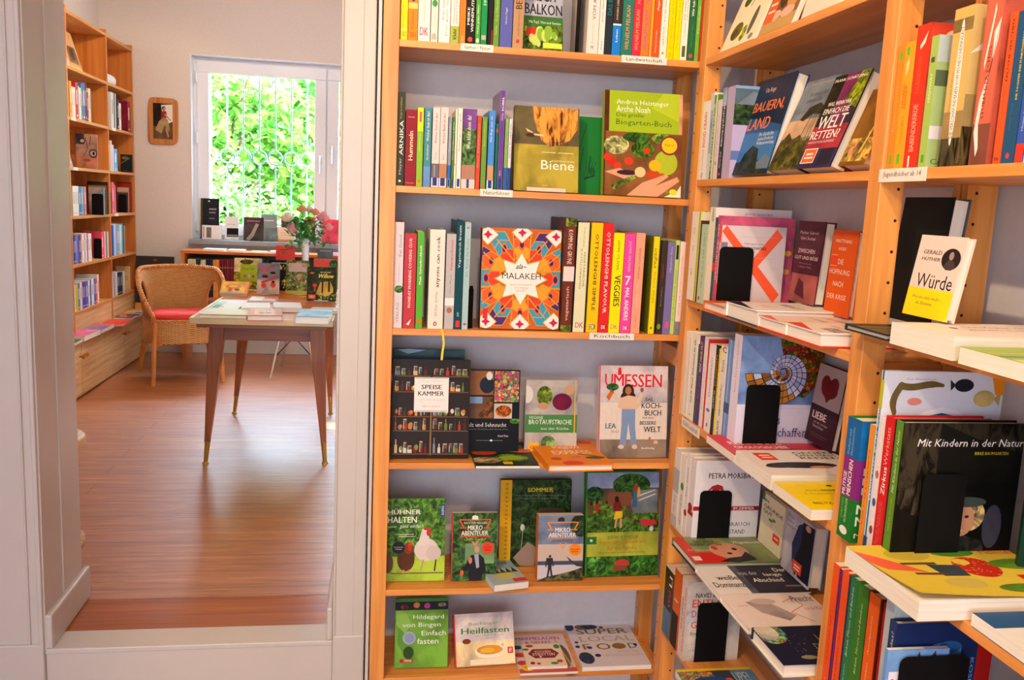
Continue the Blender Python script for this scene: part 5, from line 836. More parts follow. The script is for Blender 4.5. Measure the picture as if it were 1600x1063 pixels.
lyingB(ZB[4], .742, 1.827, 1.682, .21, .014, '#e8e2dc', [Rc(0, .42, 1, 1, '#2c2c38'), Rc(0, .36, 1, .44, '#5a5a6c', 3), Tx('Der', .12, .84, .26, .98, WT, 1, 0, 90), Tx('lange', .3, .68, .44, .88, WT, 1, 0, 90), Tx('Abschied', .48, .5, .62, .84, WT, 1, 0, 90), Tx('von der', .22, .4, .36, .62, '#a8a8b8', 1, 0, 90), Tx('weißen', .36, .12, .52, .4, '#1c1a20', 1, 0, 90), Tx('Dominanz', .60, .03, .78, .36, '#1c1a20', 1, 0, 90), Rc(.75, .8, .8, .98, '#888')],
     'black and white half-and-half book with large slanted lettering lying down', hard=True, bcol='#ded8cc')
lyingB(ZB[4], .742, 1.677, 1.532, .20, .015, '#ecdcd4', [Pg([(.25, .2), (.6, .28), (.85, .5), (.7, .62), (.4, .5), (.2, .4)], '#b8a8a4', 3), El(.25, .4, .1, .14, '#c8b8b0', 0), Ln(.3, .6, .15, .75, .012, '#c87068'), Ln(.15, .75, .4, .8, .012, '#c87068'), Ln(.4, .8, .6, .6, .012, '#c87068'), Ln(.6, .6, .9, .75, .012, '#c87068'), Tx('Precht', .1, .72, .28, .98, '#2c2a2c', 0, .3, 90), Tx('Von der Pflicht', .45, .78, .55, .99, '#d0605c', 0, .3, 90), Tx('GOLDMANN', .35, .08, .39, .2, '#d07870', 0, 0, 90)],
     'pale pink book with a thin red looping line lying down', hard=True, bcol='#e4d8c8')
lyingB(ZB[4], .739, 1.510, 1.372, .20, .026, '#1c1f34', [El(.18, .12, .3, .16, '#8a9c7c', 2), El(.15, .1, .22, .11, '#d8d4c0', 3), Tx('LICHT', .25, .55, .42, .9, '#8a8468', 0, 0, 90), Tx('DUNKEL', .5, .45, .68, .9, '#8a8468', 0, 0, 90), El(.85, .3, .05, .08, '#8a8468')]+dots(30, .2, .2, 1, 1, ['#aab'], .004, .008, 9),
     'midnight blue book with a planet edge and gold capitals lying down', hard=True, bcol='#e8e0cc')
# --- sixth shelf
rowB(ZB[5], [
 (1031.3, 1046.3, 988, 885, '#2c2f1c', 'with a yellow edge', [Rc(0, 0, .12, 1, '#e8b818'), Rc(.12, 0, 1, .4, '#5a7a98', 3), sp('LI', WT, .78, .92, .6, .9, 1), sp('Wal', '#d83c30', .45, .7, .6, .85)], {'c2': '#6a4a20', 'dep': .14, 'hard': False}),
 (1047, 1057, 997, 890, '#d86418', 'fading to black at the foot', [Rc(0, 0, 1, .45, '#2c1408', 3), Rc(.2, .6, .8, .62, '#f0d8b0')], {'c2': '#c85a18', 'dep': .13, 'hard': False}),
 (1057.5, 1067.5, 1021, 902.4, '#e4d4c8', 'map cover with red capitals', [sp('NAVID KERMANI', '#333', .35, .75, .2, .45), sp('ENTLANG DEN GRÄBEN', '#d84434', .1, .9, .55, .8, 1)], {'dep': .145, 'deep': 1, 'hard': False, 'cover': [Rc(0, 0, 1, 1, '#ccc4bc', 3), El(.2, .55, .2, .08, '#b8c4cc'), Tx('NAVID KERMANI', .15, .8, .85, .86, '#2c2a2c', 1), Tx('ENTLANG', .1, .68, .9, .78, '#e03c28', 1), Tx('DEN', .1, .56, .35, .64, '#e03c28', 1), Tx('GRÄBEN', .1, .42, .7, .52, '#e03c28', 1), Tx('Eine Reise', .1, .33, .5, .37, '#2c2a2c'), Ln(.05, .2, .6, .3, .006, '#c8a08c'), Ln(.2, .05, .5, .4, .006, '#c8a08c'), Ln(0, .6, .5, .4, .006, '#c8a08c'), Tx('C.H.BECK', .1, .12, .4, .15, '#8a7c74')], 'label': 'map-covered paperback with red capitals behind the lowest bookend'}),
], XS, 'travel row', 'travel books on the lowest right-hand shelf')
yb = LAST[0]-.005
beB(ZB[5], (1085, 1024), (1133, 1024), (1090, 943.5), yb, 'black steel bookend standing before the map-covered paperback')
lyingB(ZB[5], .742, ax(1056.6, 1031, .742).y, ax(1100, 1075, .742).y, .19, .016, '#6a8aa8', [Rc(0, 0, .06, 1, '#f0c818'), Rc(.06, 0, 1, .45, '#c88a60', 2), Rc(.06, .45, 1, .8, '#3c4450', 3), Rc(.06, .7, 1, 1, '#5a8ab0', 3), El(.3, .4, .1, .25, '#2c4a8a'), El(.3, .62, .05, .05, '#e0502c'), Tx('UPE!', .12, .7, .35, .9, '#c8d0d8', 1, 0, 90), Tx('SOLO', .5, .7, .75, .95, '#e04434', 1, 0, 90)], 'travel paperback with a climber and yellow edge at the bottom of the photo', bcol='#e8dccc')
lyingB(ZB[5], .80, 1.60, 1.47, .17, .020, '#16161c', [Tx('MIGRATION', .3, .2, .4, .7, '#aaa', 0, 0, 90)], 'black book lying low behind the travel paperback', bcol='#222')

# ================================================================== shelf B, near bay
rowB(ZC[1], [
 (1385, 1394, 260, 73.4, '#f08c2c', 'slim with green tags', [Rc(.3, .04, .7, .12, '#6ab82c'), Rc(.3, .88, .7, .96, '#6ab82c'), sp('Jugendbuch', '#f4c060', .3, .7, .35, .6)]),
 (1394.6, 1410, 259.5, 68, '#f0a42c', 'with red lettering', [Rc(.3, .04, .6, .12, '#6ab82c'), Rc(.2, .9, .5, .96, '#6ab82c'), sp('TAUSEND', '#e0502c', .48, .68, .2, .4, 1), sp('FREUNDE', '#e0502c', .48, .66, .45, .65, 1), sp('Tamara Bach', '#c87a1c', .2, .42, .4, .6), Ln(.3, .78, .55, .84, .1, '#f8d890')]),
 (1410.8, 1432, 258, 42, '#e43a24', 'with cream serif capitals', [Pg([(.35, .83), (.65, .87), (.8, .95), (.55, .9), (.3, .86)], '#f8e4c8'), sp('BABENDERERDE', '#f4b090', .12, .45, .3, .62, 1), sp('JULIUSZEITEN', '#c86a3c', .52, .78, .3, .62), Rc(.3, .01, .42, .09, WT)], {'c2': '#c83a28', 'dep': .12, 'cover': [Rc(0, 0, 1, 1, '#cc4430', 3), El(.5, .92, .3, .05, '#f0c0a0'), Ln(.2, .5, .8, .6, .02, '#f0c0a0')]}),
 (1434, 1445.5, 257.5, 58, '#a8c45c', 'with a pale lettered edge', [Rc(.3, .04, .7, .1, '#5aa82c'), sp('HIGHWAY', '#eef0c0', .5, .72, .3, .65), Rc(.2, .8, .7, .84, '#555')], {'c2': '#a4c080', 'dep': .075, 'cover': [Rc(0, .8, 1, 1, '#b8c8c8'), Rc(0, .62, 1, .74, '#5a6a50'), El(.5, .55, .12, .03, '#e8e8d0'), El(.5, .55, .05, .012, '#555'), Rc(0, .22, 1, .32, '#dcdce4'), Tx('CARLSEN', .1, .03, .9, .07, '#3c8a24', 1)]}),
 (1465, 1495, 256.5, 17, '#d8b464', 'thick with long white title ribbon', [Rc(0, 0, 1, .18, '#4a4838', 4), Rc(0, .18, 1, .35, '#a88c58', 3), Rc(0, .85, 1, .93, '#8a7444', 3), El(.5, .53, .16, .40, '#f2e8dc'), sp('DIE VERSCHWUNDENEN VOM MONDSCHEINPALAST', '#5a4a3c', .18, .88, .42, .58), sp('Christelle Dabos', '#8a7a68', .35, .6, .2, .27)], {'c2': '#cdb070', 'dep': .10, 'cover': [Rc(0, 0, 1, .25, '#5a543c', 4), Rc(0, .25, 1, .45, '#a08c5c', 3), Pg([(0, .7), (.3, .82), (1, .84), (1, .78), (.4, .76)], '#f2e8dc')]}),
 (1512.5, 1540, 254.5, 3, '#dc6a50', 'thick with curved white ribbon', [Rc(0, 0, 1, .25, '#8a5040', 3), Pg([(.35, .05), (.45, .1), (.3, .25), (.5, .5), (.85, .75), (.9, .88), (.6, .8), (.65, .6), (.2, .4), (.1, .2)], '#f2e6dc'), sp('STURM DER ECHOS', '#4a3a34', .28, .72, .38, .55), Ln(.25, .6, .55, .95, .07, '#f2e6dc')], {'c2': '#c8604c', 'dep': .07, 'cover': [Rc(0, 0, 1, 1, '#c05a48', 3)]}),
 (1550.5, 1562, 252.5, 22, '#ee5c2c', 'with dark red capitals', [sp('FALSCHE VEILCHEN', '#5a2014', .55, .95, .35, .65, 1), sp('HUSCH JOSTEN', '#a83c20', .25, .5, .4, .6), Tx('btv', .2, .02, .8, .05, '#5a2014', 1)]),
 (1563, 1583, 251.5, 20, '#28547a', 'with yellow capitals', [sp('DIE TOCHTER DES FUNKTIONÄRSGATTEN', '#e8d43c', .42, .95, .5, .68, 1), sp('Hanser Verlag', '#4a7a98', .22, .4, .3, .45), El(.5, .05, .15, .02, '#c8404c')], {'dep': .1}),
 (1584.5, 1597, 251, 5, '#3c5ab0', 'with a red foot', [Rc(0, 0, 1, .12, '#e8402c'), sp('Mirjam Pressler', '#b8c8e8', .2, .42, .4, .65, 1), sp('Golem', '#c83c7c', .45, .7, .3, .6, 1)]),
 (1598.5, 1612, 250, 5, '#e8d8a8', 'cut off by the photo edge', []),
], XS, 'teen book row', 'teen novels on the near right-hand shelf')
# near bay, shelf with leaning book
book(M_lean((.868, 1.392, ZC[2]+.0115), .030, 5, -90), .13, .205, .030, '#14181c', '#14181c', parts=True, hard=True, bcol='#4a5a66', label='book seen from its pages with dark cover beside the near post')
faceB(ZC[2]+.0335, (1408, 500), (1477.8, 500), (1441, 367), .815, .014, '#e8d0c4', [Rc(0, 0, 1, .35, '#f4d818'), Tx('GERALD', .14, .77, .55, .82, '#3c3230', 1), Tx('HÜTHER', .14, .69, .55, .74, '#3c3230', 1), El(.77, .73, .2, .13, '#2a2022'), El(.77, .77, .05, .05, '#a08c84'), Pg([(.65, .64), (.72, .72), (.82, .72), (.9, .64), (.82, .6), (.7, .6)], '#4a3c3c'), Tx('Würde', .14, .36, .93, .53, '#2c2422'), Tx('Was uns stark macht –', .14, .22, .8, .26, '#8a7a20'), Tx('als Einzelne', .25, .15, .62, .19, '#8a7a20')],
     'white and yellow book with a round portrait leaning on the wall', hard=True, scol='#d8c0b4')
lyingB(ZC[2], .752, 1.309, 1.190, .20, .010, '#2c3428', [Rc(.3, 0, .33, 1, '#b8a888'), Rc(.33, 0, 1, 1, '#5c5440', 3)], 'thin dark green book lying over the near post', hard=True, bcol='#2c3428')
lyingB(ZC[2], .745, ax(1391, 527, .745).y, ax(1487, 559, .745).y, .235, .032, '#f4e8dc', [Tx('Die Kunst des', .25, .35, .35, .8, '#b08c80', 0, 0, 90), Tx('guten Lebens', .45, .3, .55, .85, '#b08c80', 0, 0, 90), El(.4, .25, .06, .02, '#5a3434'), Rc(0, 0, .03, .6, '#c87060')], 'very thick cream paperback lying open-edged on the near shelf', bcol='#f0e4d4')
lyingB(ZC[2], .742, ax(1498, 556, .742).y, ax(1640, 600, .742).y, .235, .022, '#a8c45c', [Rc(.3, 0, .34, 1, '#e8c85c'), Rc(.45, 0, .5, 1, '#5a9aa0'), Rc(.6, 0, .75, 1, '#d8e08c')], 'green striped paperback lying at the right edge of the photo', bcol='#efe4cc')
# near bay, children and nature shelf
rowB(ZC[3], [
 (1307, 1329.7, 828, 630, '#1f7a2c', 'thick, banded green purple and blue', [Rc(0, .35, 1, .68, '#8a2c7c'), Rc(0, .68, 1, 1, '#1c64a4'), sp('MUTIGE', WT, .36, .55, .08, .3, 1), sp('MENSCHEN', WT, .37, .66, .40, .66, 1), sp('Freiheit und', '#9ac8e8', .7, .9, .2, .33), sp('Menschenrechte', '#9ac8e8', .7, .93, .42, .56), sp('CHRISTIAN', '#7ac060', .16, .33, .15, .3), sp('NÜRNBERGER', '#b8e0a0', .14, .34, .38, .56), El(.45, .07, .28, .035, WT)], {'c2': '#1f7a2c', 'dep': .115, 'h': .205, 'cover': [Rc(0, .35, 1, .68, '#8a2c7c'), Rc(0, .68, 1, 1, '#1c70bc', 3), El(.85, .85, .3, .14, '#12283c'), Tx('Für', .1, .56, .4, .62, WT, 1), Tx('Freiheit', .1, .48, .8, .54, WT, 1), Tx('Mensch', .1, .40, .8, .46, WT, 1), Tx('MUTIGE', .05, .24, .9, .32, WT, 1), Tx('MENSCH', .05, .14, .9, .22, WT, 1), Tx('NÜRNB', .05, .04, .8, .09, WT)]}),
 (1339.6, 1347.7, 846, 662, '#e88a34', 'with green edge', [sp('Orangen', '#a85014', .2, .8, .3, .6)], {'c2': '#a8a024', 'dep': .09, 'hard': False}),
 (1347.9, 1353.7, 851, 568, '#1c6a94', 'tall, with fish on its wide cover', [sp('Meine erste große Welt', WT, .3, .8, .3, .65, 1), Rc(0, .8, 1, .95, '#b8c030'), Rc(0, 0, 1, .1, '#284c84')], {'dep': .205, 'deep': 1, 'h': .298, 'hard': True, 'c2': '#d8dce8', 'cover': [El(.5, .45, .42, .36, '#f0f0f4'), El(.5, .45, .38, .33, '#1c5a90'), El(.4, .7, .05, .03, '#124068'), El(.62, .64, .05, .03, '#124068'),
      *[El(.5-.36*k/20 if k < 20 else .14-.055*math.sin((k-20)*.16), .925+.008*math.sin(k*.3) if k < 20 else .925-.0095*(k-20), .012+.016*min(1, k/6)*(1 if k < 30 else (38-k)/8), .008+.011*min(1, k/6), '#6a5c34', 3, 12) for k in range(1, 36)], El(.26, .84, .06, .02, '#e08a7c'), El(.66, .93, .08, .035, '#2c2c38', 3), Pg([(.59, .93), (.54, .96), (.55, .90)], '#2c2c38'), El(.84, .86, .09, .045, '#c8b070', 3), Pg([(.92, .86), (.98, .9), (.97, .82)], '#b8a060'), Pg([(.88, 1), (1, 1), (1, .88), (.93, .88)], '#e8901c'), Tx('Das Wasserbuch', .18, .955, .42, .965, '#888')], 'label': 'tall white picture book with eel and fishes behind the forest book'}),
 (1354, 1361, 855, 600, '#e8dcd8', 'with scattered figures', [El(.5, .6, .4, .03, '#c86a5c'), El(.5, .4, .4, .03, '#3c5a8c'), El(.5, .2, .4, .03, '#8a4a3c')], {'h': .225}),
 (1361.5, 1374.8, 857, 640, '#d02428', 'with white two-weight title', [sp('Zirkus', WT, .47, .66, .3, .75, 1), sp('Werkstatt', '#f8a898', .67, .93, .3, .72), sp('Rudi Ballreich', '#e88c80', .12, .42, .3, .42), sp('Udo von Grabowiecki', '#e88c80', .12, .42, .52, .64), Rc(.3, .02, .8, .08, '#f0b830')], {'h': .232}),
 (1376.3, 1391, 862, 640, '#5c8c2c', 'dark forest cover with laughing child', [sp('Mit Kindern in der Natur', '#d8e4b0', .52, .94, .35, .6, 0, 1, .2), sp('BIRKE BAUMGARTEN', '#a8b040', .26, .48, .4, .58), El(.5, .04, .3, .025, '#b8c030')], {'h': .232, 'dep': .20, 'deep': 1, 'c2': '#1c1c18', 'cover': [Rc(0, 0, 1, 1, '#12120f', 3), Rc(0, .55, .3, 1, '#34322c', 4), El(.2, .5, .2, .12, '#3c3a34', 4), Pg([(.3, 1), (.6, .9), (1, .8), (1, 1)], '#2a2a24', 4), Rc(.3, .1, 1, .6, '#0a0a0a', 3), El(.33, .61, .09, .04, '#4a5c3c', 1), Tx('Mit Kindern in der Natur', .12, .845, 1, .895, '#f0f0ec', 0, .2), Tx('BIRKE BAUMGARTEN', .6, .79, .88, .81, '#c8b430'), El(.62, .38, .13, .11, '#b8a078', 1), El(.56, .35, .105, .115, '#c8906c'), El(.51, .36, .018, .01, '#2c1c18'), El(.6, .37, .018, .01, '#2c1c18'), Pg([(.49, .29), (.53, .27), (.58, .28), (.56, .265), (.51, .26)], '#f0e0d8'), Pg([(.45, .0), (.48, .2), (.6, .24), (.75, .2), (.82, 0)], '#2c3034', 1), El(.6, .47, .15, .035, '#3c4a44', 0), El(.82, .3, .08, .15, '#3c3c4c', 3)], 'label': 'dark forest book with a laughing child on its cover'}),
], XS, 'childrens shelf', 'nature books for children on the near right-hand shelf')
yb = LAST[0]-.005
a = ay(1430, 858, yb); b = ay(1497, 858, yb); c = ay(1436, 742, yb)
bookend(TR(a.x, yb, ZC[3]+.0003), b.x-a.x, c.z-ZC[3], 'black steel bookend in front of the dark forest book')
faceA_dummy = None
book(TR(.945, 1.10, ZC[3]+.031) @ Z(-25), .05, .245, .012, '#123c28', cover=[Rc(.5, 0, 1, .3, '#5a3424', 3), Ln(.3, .3, .4, .8, .02, '#2c6a3c')], label='dark green book standing at the right edge behind the lying picture book', parts=True)
lyingB(ZC[3], .722, 1.187, 1.000, .255, .030, '#e6cc48', [El(.2, .3, .12, .14, '#c8b440', 0), El(.75, .4, .1, .12, '#d4c05c', 0), Pg([(.12, .0), (.25, .1), (.55, .28), (.5, .05), (.35, 0)], '#f06a4c'), El(.46, .62, .19, .13, '#c8301c', 0, 20, 0), El(.36, .57, .06, .05, '#e8d048'), Pg([(.4, .33), (.62, .34), (.62, .5), (.42, .52)], '#3c4854'), Rc(.36, .18, .40, .4, '#6a4c34'), Rc(.56, .18, .60, .4, '#6a4c34'), El(.42, .79, .05, .07, '#7a3c44'), El(.18, .6, .08, .14, '#4c8a2c', 3), El(.05, .72, .05, .12, '#d8442c'), El(.42, .92, .1, .2, '#5c8c2c', 3), El(.85, .72, .08, .17, '#6a9a30', 3), Rc(.62, .78, .78, .97, '#d8302c'), Rc(.67, .81, .69, .94, WT), Rc(.72, .81, .74, .94, WT), Tx('Heimat', .10, .78, .22, 1, '#d84a28', 0, .1, 90)]+dots(40, .28, .5, .64, .74, ['#e8a080'], .005, .008, 4),
     'yellow picture book paperback with a red-shirted child, its cover curling up', curl=.011, bcol='#e8dcc4')
lyingB(ZC[3], .79, .985, .84, .2, .018, '#e8e4e0', [Rc(0, 0, .3, 1, '#2c5a8c')], 'white book corner lying at the lower right edge of the photo', bcol='#1c5a8c')
# near bay, lowest visible row
rowB(ZC[4], [
 (1282, 1292, 1075, 877, '#f05418', 'with faint black capitals, first of two', [sp('DIE WIEDERKUNFT', '#a8381c', .4, .7, .35, .6), sp('Knut Hamsun', '#f8a080', .12, .32, .35, .6)], {'h': .302}),
 (1292.2, 1297, 1075, 878, '#3a2870', 'with purple edge', [Rc(.5, 0, 1, 1, '#8a1c54')], {'h': .3}),
 (1297.4, 1308, 1075, 883, '#ee5420', 'with faint black capitals, second of two', [sp('DIE WIEDERKUNFT', '#a8381c', .35, .65, .35, .6), sp('Knut Hamsun', '#f8a080', .1, .28, .35, .6)], {'h': .302}),
 (1308.4, 1323, 1075, 888, '#2c7a48', 'with slanted white lettering', [Rc(0, 0, .2, 1, '#1c3060'), sp('Birken, Moose und Bambus', '#c8e0c0', .55, .95, .4, .65, 0, 1, .2), sp('Johannes F. Brakel', '#a8c8a0', .2, .5, .4, .6, 0, 1, .2)], {'h': .302}),
 (1323.4, 1341, 1075, 894, '#3c7a24', 'with slanted pale lettering', [sp('Birken, Moose und Bambus', '#c8e0a8', .5, .9, .4, .6, 0, 1, .2), sp('Johannes F. Brakel', '#a8c880', .15, .45, .4, .6, 0, 1, .2)], {'h': .302}),
 (1341.5, 1362, 1075, 910, '#e8641c', 'thick with slanted pale lettering', [sp('Indien, Sikkim', '#f8c898', .4, .62, .35, .5, 0, 1, .2), sp('Annapurna', '#f8c898', .66, .88, .35, .5, 0, 1, .2), sp('Johannes F. Brakel', '#f8c898', .08, .34, .35, .5, 0, 1, .2)], {'h': .302, 'c2': '#6a2414'}),
 (1366, 1386, 1075, 929, '#b01c18', 'with slanted white lettering', [sp('Neuseeland, Papua und Vanuatu', '#f0b8a8', .4, .95, .4, .58, 0, 1, .2), sp('Brakel', '#f0b8a8', .1, .3, .4, .58, 0, 1, .2)], {'h': .302}),
], XS, 'travel guide row', 'travel guides at the lower right')
y7 = LAST[0]
def faceC(pl, pr, pt, y, t, col, cover, label, hard=False, spine=(), scol=None, h=None):
    a, b = ay(*pl, y), ay(*pr, y); tp = ay(*pt, y); book(TR(a.x, y, ZC[4]+.0003), b.x-a.x, h or tp.z-ZC[4], t, col, scol, cover, spine, hard, label)
faceC((1392, 1000), (1500, 1000), (1404, 922), y7-.030, .020, '#b8c4c8', [Rc(0, 0, 1, 1, '#a8b8bc', 3), Tx('Papua und Viehweg', .12, .86, .95, .91, '#6a3c50')], 'pale blue grey book behind the jeans book', h=.33)
faceC((1395, 1040), (1524, 1040), (1405, 976.5), y7-.052, .018, '#1c2c5c', [El(.55, .8, .25, .1, '#5a90c8', 3), Pg([(.35, .6), (.35, .8), (.6, .9), (.8, .88), (.82, .6)], '#5a90c8', 3), El(.66, .88, .14, .03, '#2c5a94'), Tx('KOSMOS', .93, .6, .97, .82, '#7a94c8', 1, 0, -90)], 'navy book with a pale jeans pocket picture', hard=True, scol='#24386c', spine=[sp('Was ist das?', '#c8d0e0', .7, .95, .35, .65)])
faceC((1383, 1060), (1478, 1060), (1391, 1017), y7-.066, .008, '#6a9ad8', [Rc(0, .5, 1, 1, '#7aa8e0', 3), Rc(.05, .72, 1, .88, '#ece4ec'), Tx('Bienen', .1, .76, .45, .84, '#c83c5c', 1), Ln(.5, .98, .58, .88, .03, '#4a4434'), Ln(.75, .98, .8, .88, .06, '#4a4434')], 'light blue bee booklet behind the lowest near bookend')
a = ay(1404, 1060, y7-.072); b = ay(1512, 1060, y7-.072); c = ay(1412, 1028, y7-.072)
bookend(TR(a.x, y7-.072, ZC[4]+.0003), b.x-a.x, c.z-ZC[4], 'black steel bookend with rounded corners at the lower right')
faceB(ZC[4], (1535, 1300), (1640, 1380), (1548, 975), .87, .02, '#16182c', [Tx('Himmel', .1, .80, .7, .90, '#c8c4c8'), Rc(.1, .75, .3, .753, '#888'), Tx('ganz', .3, .62, .6, .70, '#b8b4b8')]+dots(20, 0, 0, 1, 1, ['#889'], .003, .008, 12), 'navy star-sprinkled book leaning at the lower right corner', h=.29, lean=12, scol='#6a9a2c')

# ================================================================== back room: shelf on the left wall over a low cabinet
XF = -1.779; XBK = -2.005
S = thing('bookshelf', 'tall reddish birch bookshelf on the left wall of the back room', 'bookshelf', TR(0, 0, 0))
SY = [4.02, 4.78, 5.54, 6.31, 6.925]; SZ = [2.575, 2.268, 1.980, 1.692, 1.405, 1.116, .832]
for y in SY: MB([BIRCHZ]).box(XBK, y-.010, .69, XF, y+.010, 2.60).build('side_panel', S, bevel=.001)
for a, b in zip(SY[:-1], SY[1:]):
    for z in SZ: MB([BIRCHY]).box(XBK+.01, a+.0105, z-.018, XF+.001, b-.0105, z).build('shelf', S, bevel=.001)
    MB([BIRCHY]).box(XBK, a+.0105, .69, XBK+.008, b-.0105, 2.575).build('back_panel', S)
    MB([FIRY]).box(XF-.02, a+.0105, .69, XF-.004, b-.0105, .813).build('kick_board', S)
CX = -1.70
C = thing('cabinet', 'low pale fir cabinet with knobbed doors under the birch bookshelf', 'cabinet', TR(0, 0, 0))
MB([wood('shaded_carcass', '#6a4424', '#8a5c34', 'y', .6, knots=False)]).box(-2.005, 3.9, ZF, CX-.02, 6.93, .665).build('body', C)  # dark body colour paints in the shade of the door gaps
MB([FIRY]).box(-2.005, 3.9, .665, CX+.012, 6.93, .690).build('worktop', C, bevel=.003)
seam = [3.92]+[ax(px, py, CX).y for px, py in ((128.9, 590), (164.4, 560), (194.9, 545), (219.5, 535))]+[6.92]
seam[1] = min(seam[1], seam[2]-.25)
seam = [4.35]+seam[1:]
for i in range(len(seam)-1):
    y0, y1 = seam[i]+.004, seam[i+1]-.004
    d = MB([FIRY]).box(CX-.02, y0, ZF+.012, CX, y1, .660).build('door', C, bevel=.0015)
    ky = {0: y1-.035, 1: y0+.035, 2: y1-.035, 3: y0+.035, 4: y0+.05}[i]
    k = MB([BIRCHZ]).tube([(CX, ky, .60), (CX+.012, ky, .60), (CX+.016, ky, .60), (CX+.028, ky, .60)], [.006, .006, .013, .011], 12).build('knob', d)
def rowL(k, y_right, items, place, x=XF-.012, group='books in the back room shelf'):
    """spines facing +x; items (px0, px1, top py, colour)"""
    z = SZ[k]; prev = None
    place = 'back-room '+place
    for it in items:
        x0, x1, pt, c = it[:4]; o = it[4] if len(it) > 4 else {}
        pb = o.get('pb') or pj((x, ax(x0, 300, x).y, z))[1]
        a = ax(x0, pb, x); b = ax(x1, pj((x, ax(x1, pb, x).y, z))[1], x); t = b.y-a.y-.002
        top = ax((x0+x1)/2, pt, x).z; h = max(.12, min(.262, top-z))
        cn = colour_name(c); w_ = 'narrow ' if x1-x0 < 2.3 else 'wide ' if x1-x0 > 4.2 else ''
        l = f"{w_}{cn} spine {'beside '+prev if prev else 'at the left end'}, {place}"
        dep = min(.17, h*.7)
        M = TR(x, b.y-.001, z+.0004) @ Z(180)
        cc = o.get('art', [Rc(.2, .35, .8, .38, '#ddd'), Rc(.3, .55, .6, .85, c)] if x1-x0 > 2 else [])
        if x1-x0 > 2 and 'art' not in o: cc = [Rc(.35, .4, .65, .8, '#f4efe4' if colour_name(c) not in ('white', 'cream') else '#9a8a80'), Rc(.25, .06, .75, .12, '#d8d0c8')]
        n = colour_name(c); j = 2
        while l in LABELS:
            l = f"{w_}{cn} spine beside {prev or 'the post'}, {['', '', 'the right', 'the rightmost', 'the last', 'the end'][j]} one, {place}"; j += 1
        book(M, dep, h, t, o.get('c2', c), c, spine=cc, label=l, group=group, parts=False)
        prev = cn+' one'
def coverL(k, px0, px1, pt, y, col, cover, label, t=.02, x_front=None, up=0):
    """book turned to the room's front: cover faces -y"""
    z = SZ[k]+up; a = ay(px0, pt, y); b = ay(px1, pt, y); h = min(.262, ay((px0+px1)/2, pt, y).z-z)
    return book(TR(a.x, y, z+.0004), b.x-a.x, h, t, col, cover=cover, label=label, parts=True)
def leanL(k, y0, w_, h, lean, t, col, cover, label, xo=.05):
    """cover faces +x, leans back to the wall; y0 = near end"""
    M = M_lean((XF-xo, y0, SZ[k]+.0006), t, lean, 90); return book(M, w_, h, t, col, cover=cover, label=label, parts=True)
yN, yM = 5.552, 6.322
leanL(1, yN+.02, .20, .24, 17, .012, '#e8ddd4', [Rc(.1, .25, .9, .62, '#8a2c2c', 3), Rc(.1, .75, .8, .8, '#b8a898')], 'pale book with a dark red picture leaning on the top back-room shelf')
leanL(1, yN+.23, .22, .25, 17, .012, '#d8a878', [Rc(0, 0, 1, 1, '#d8ac7c'), Rc(.12, .2, .88, .62, '#8a6a4c', 3), El(.5, .43, .18, .16, '#5a4030', 3), Rc(0, .0, 1, .12, '#f0c868')], 'tan book with a brown portrait picture leaning on the top back-room shelf')
rl = MB([plain('matte_white_paper', '#eceaea', .7)]); rl.tube([(XF-.09, yM+.02, SZ[1]+.0445), (XF-.09, yM+.36, SZ[1]+.0445)], .044, 20)
tag(rl.build('paper_roll'), 'thick white paper roll lying on the top shelf of the far bay', 'paper roll')
f = 95; q = 8.858
P = lambda x: f+x/q
rowL(2, None, [(P(130), P(158), 127, '#f0a03c'), (P(159), P(178), 135.7, '#f0d8d4'), (P(179), P(210), 137, '#f2ead4'), (P(212), P(249), 129.5, '#c83040'), (P(250), P(265), 135, '#d0d0e8'), (P(266), P(290), 138, '#f0e8d0'), (P(291), P(309), 132, '#3c8ca0'), (P(310), P(345), 130, '#6a70b8'), (P(346), P(366), 130, '#3c3c6a'), (P(370), P(390), 145, '#cc3038'), (P(391), P(420), 139, '#f0dcb0'), (P(421), P(434), 143, '#6a7088')], 'second near-bay row')
rowL(2, None, [(P(700), P(741), 145, '#dcd8d4'), (P(742), P(756), 147, '#5a5a60'), (P(757), P(771), 147, '#d8d8dc'), (P(772), P(786), 154, '#1c1c20'), (P(787), P(811), 156, '#3a3c50'), (P(925), P(968), 159, '#8a2444')], 'second far-bay row')
coverL(2, 189, 199, 159.5, 6.74, '#8e2038', [Rc(0, 0, 1, 1, '#7e1c34', 3)], 'wine red book cover facing out in the far bay, second row')
rowL(2, None, [(P(812), P(840), 162, '#efe4d0')], 'before the wine red cover')
leanL(3, yN+.005, .20, .235, 16, .012, '#9ab4dc', [Rc(0, 0, 1, 1, '#a8bce0', 3), Rc(.1, .85, .6, .87, '#e8ecf4'), Rc(.1, .80, .6, .82, '#e8ecf4'), Rc(.3, .02, .9, .08, '#c89080')], 'light blue book leaning in the third row of the back-room shelf')
coverL(3, 118, 151.4, 209.5, 6.02, '#a87c6c', [Rc(0, 0, 1, 1, '#b8917c', 3), Rc(0, 0, 1, .35, '#c8866c', 3), Rc(0, .7, .4, 1, '#5a5460', 3), El(.27, .8, .18, .10, '#3c3844'), El(.3, .8, .1, .05, '#c8a898'), El(.8, .45, .2, .13, '#4a4450'), El(.8, .45, .14, .08, '#c8a898'), El(.82, .45, .06, .05, '#2c2830'), Ln(.45, .9, .55, .6, .03, '#3c3844'), Ln(.55, .6, .35, .35, .02, '#4a4450'), Ln(.7, .95, .65, .7, .03, '#3c3844'), El(.5, .25, .18, .04, '#a8584c')], 'large book with a drawn face on its cover, near bay third row')
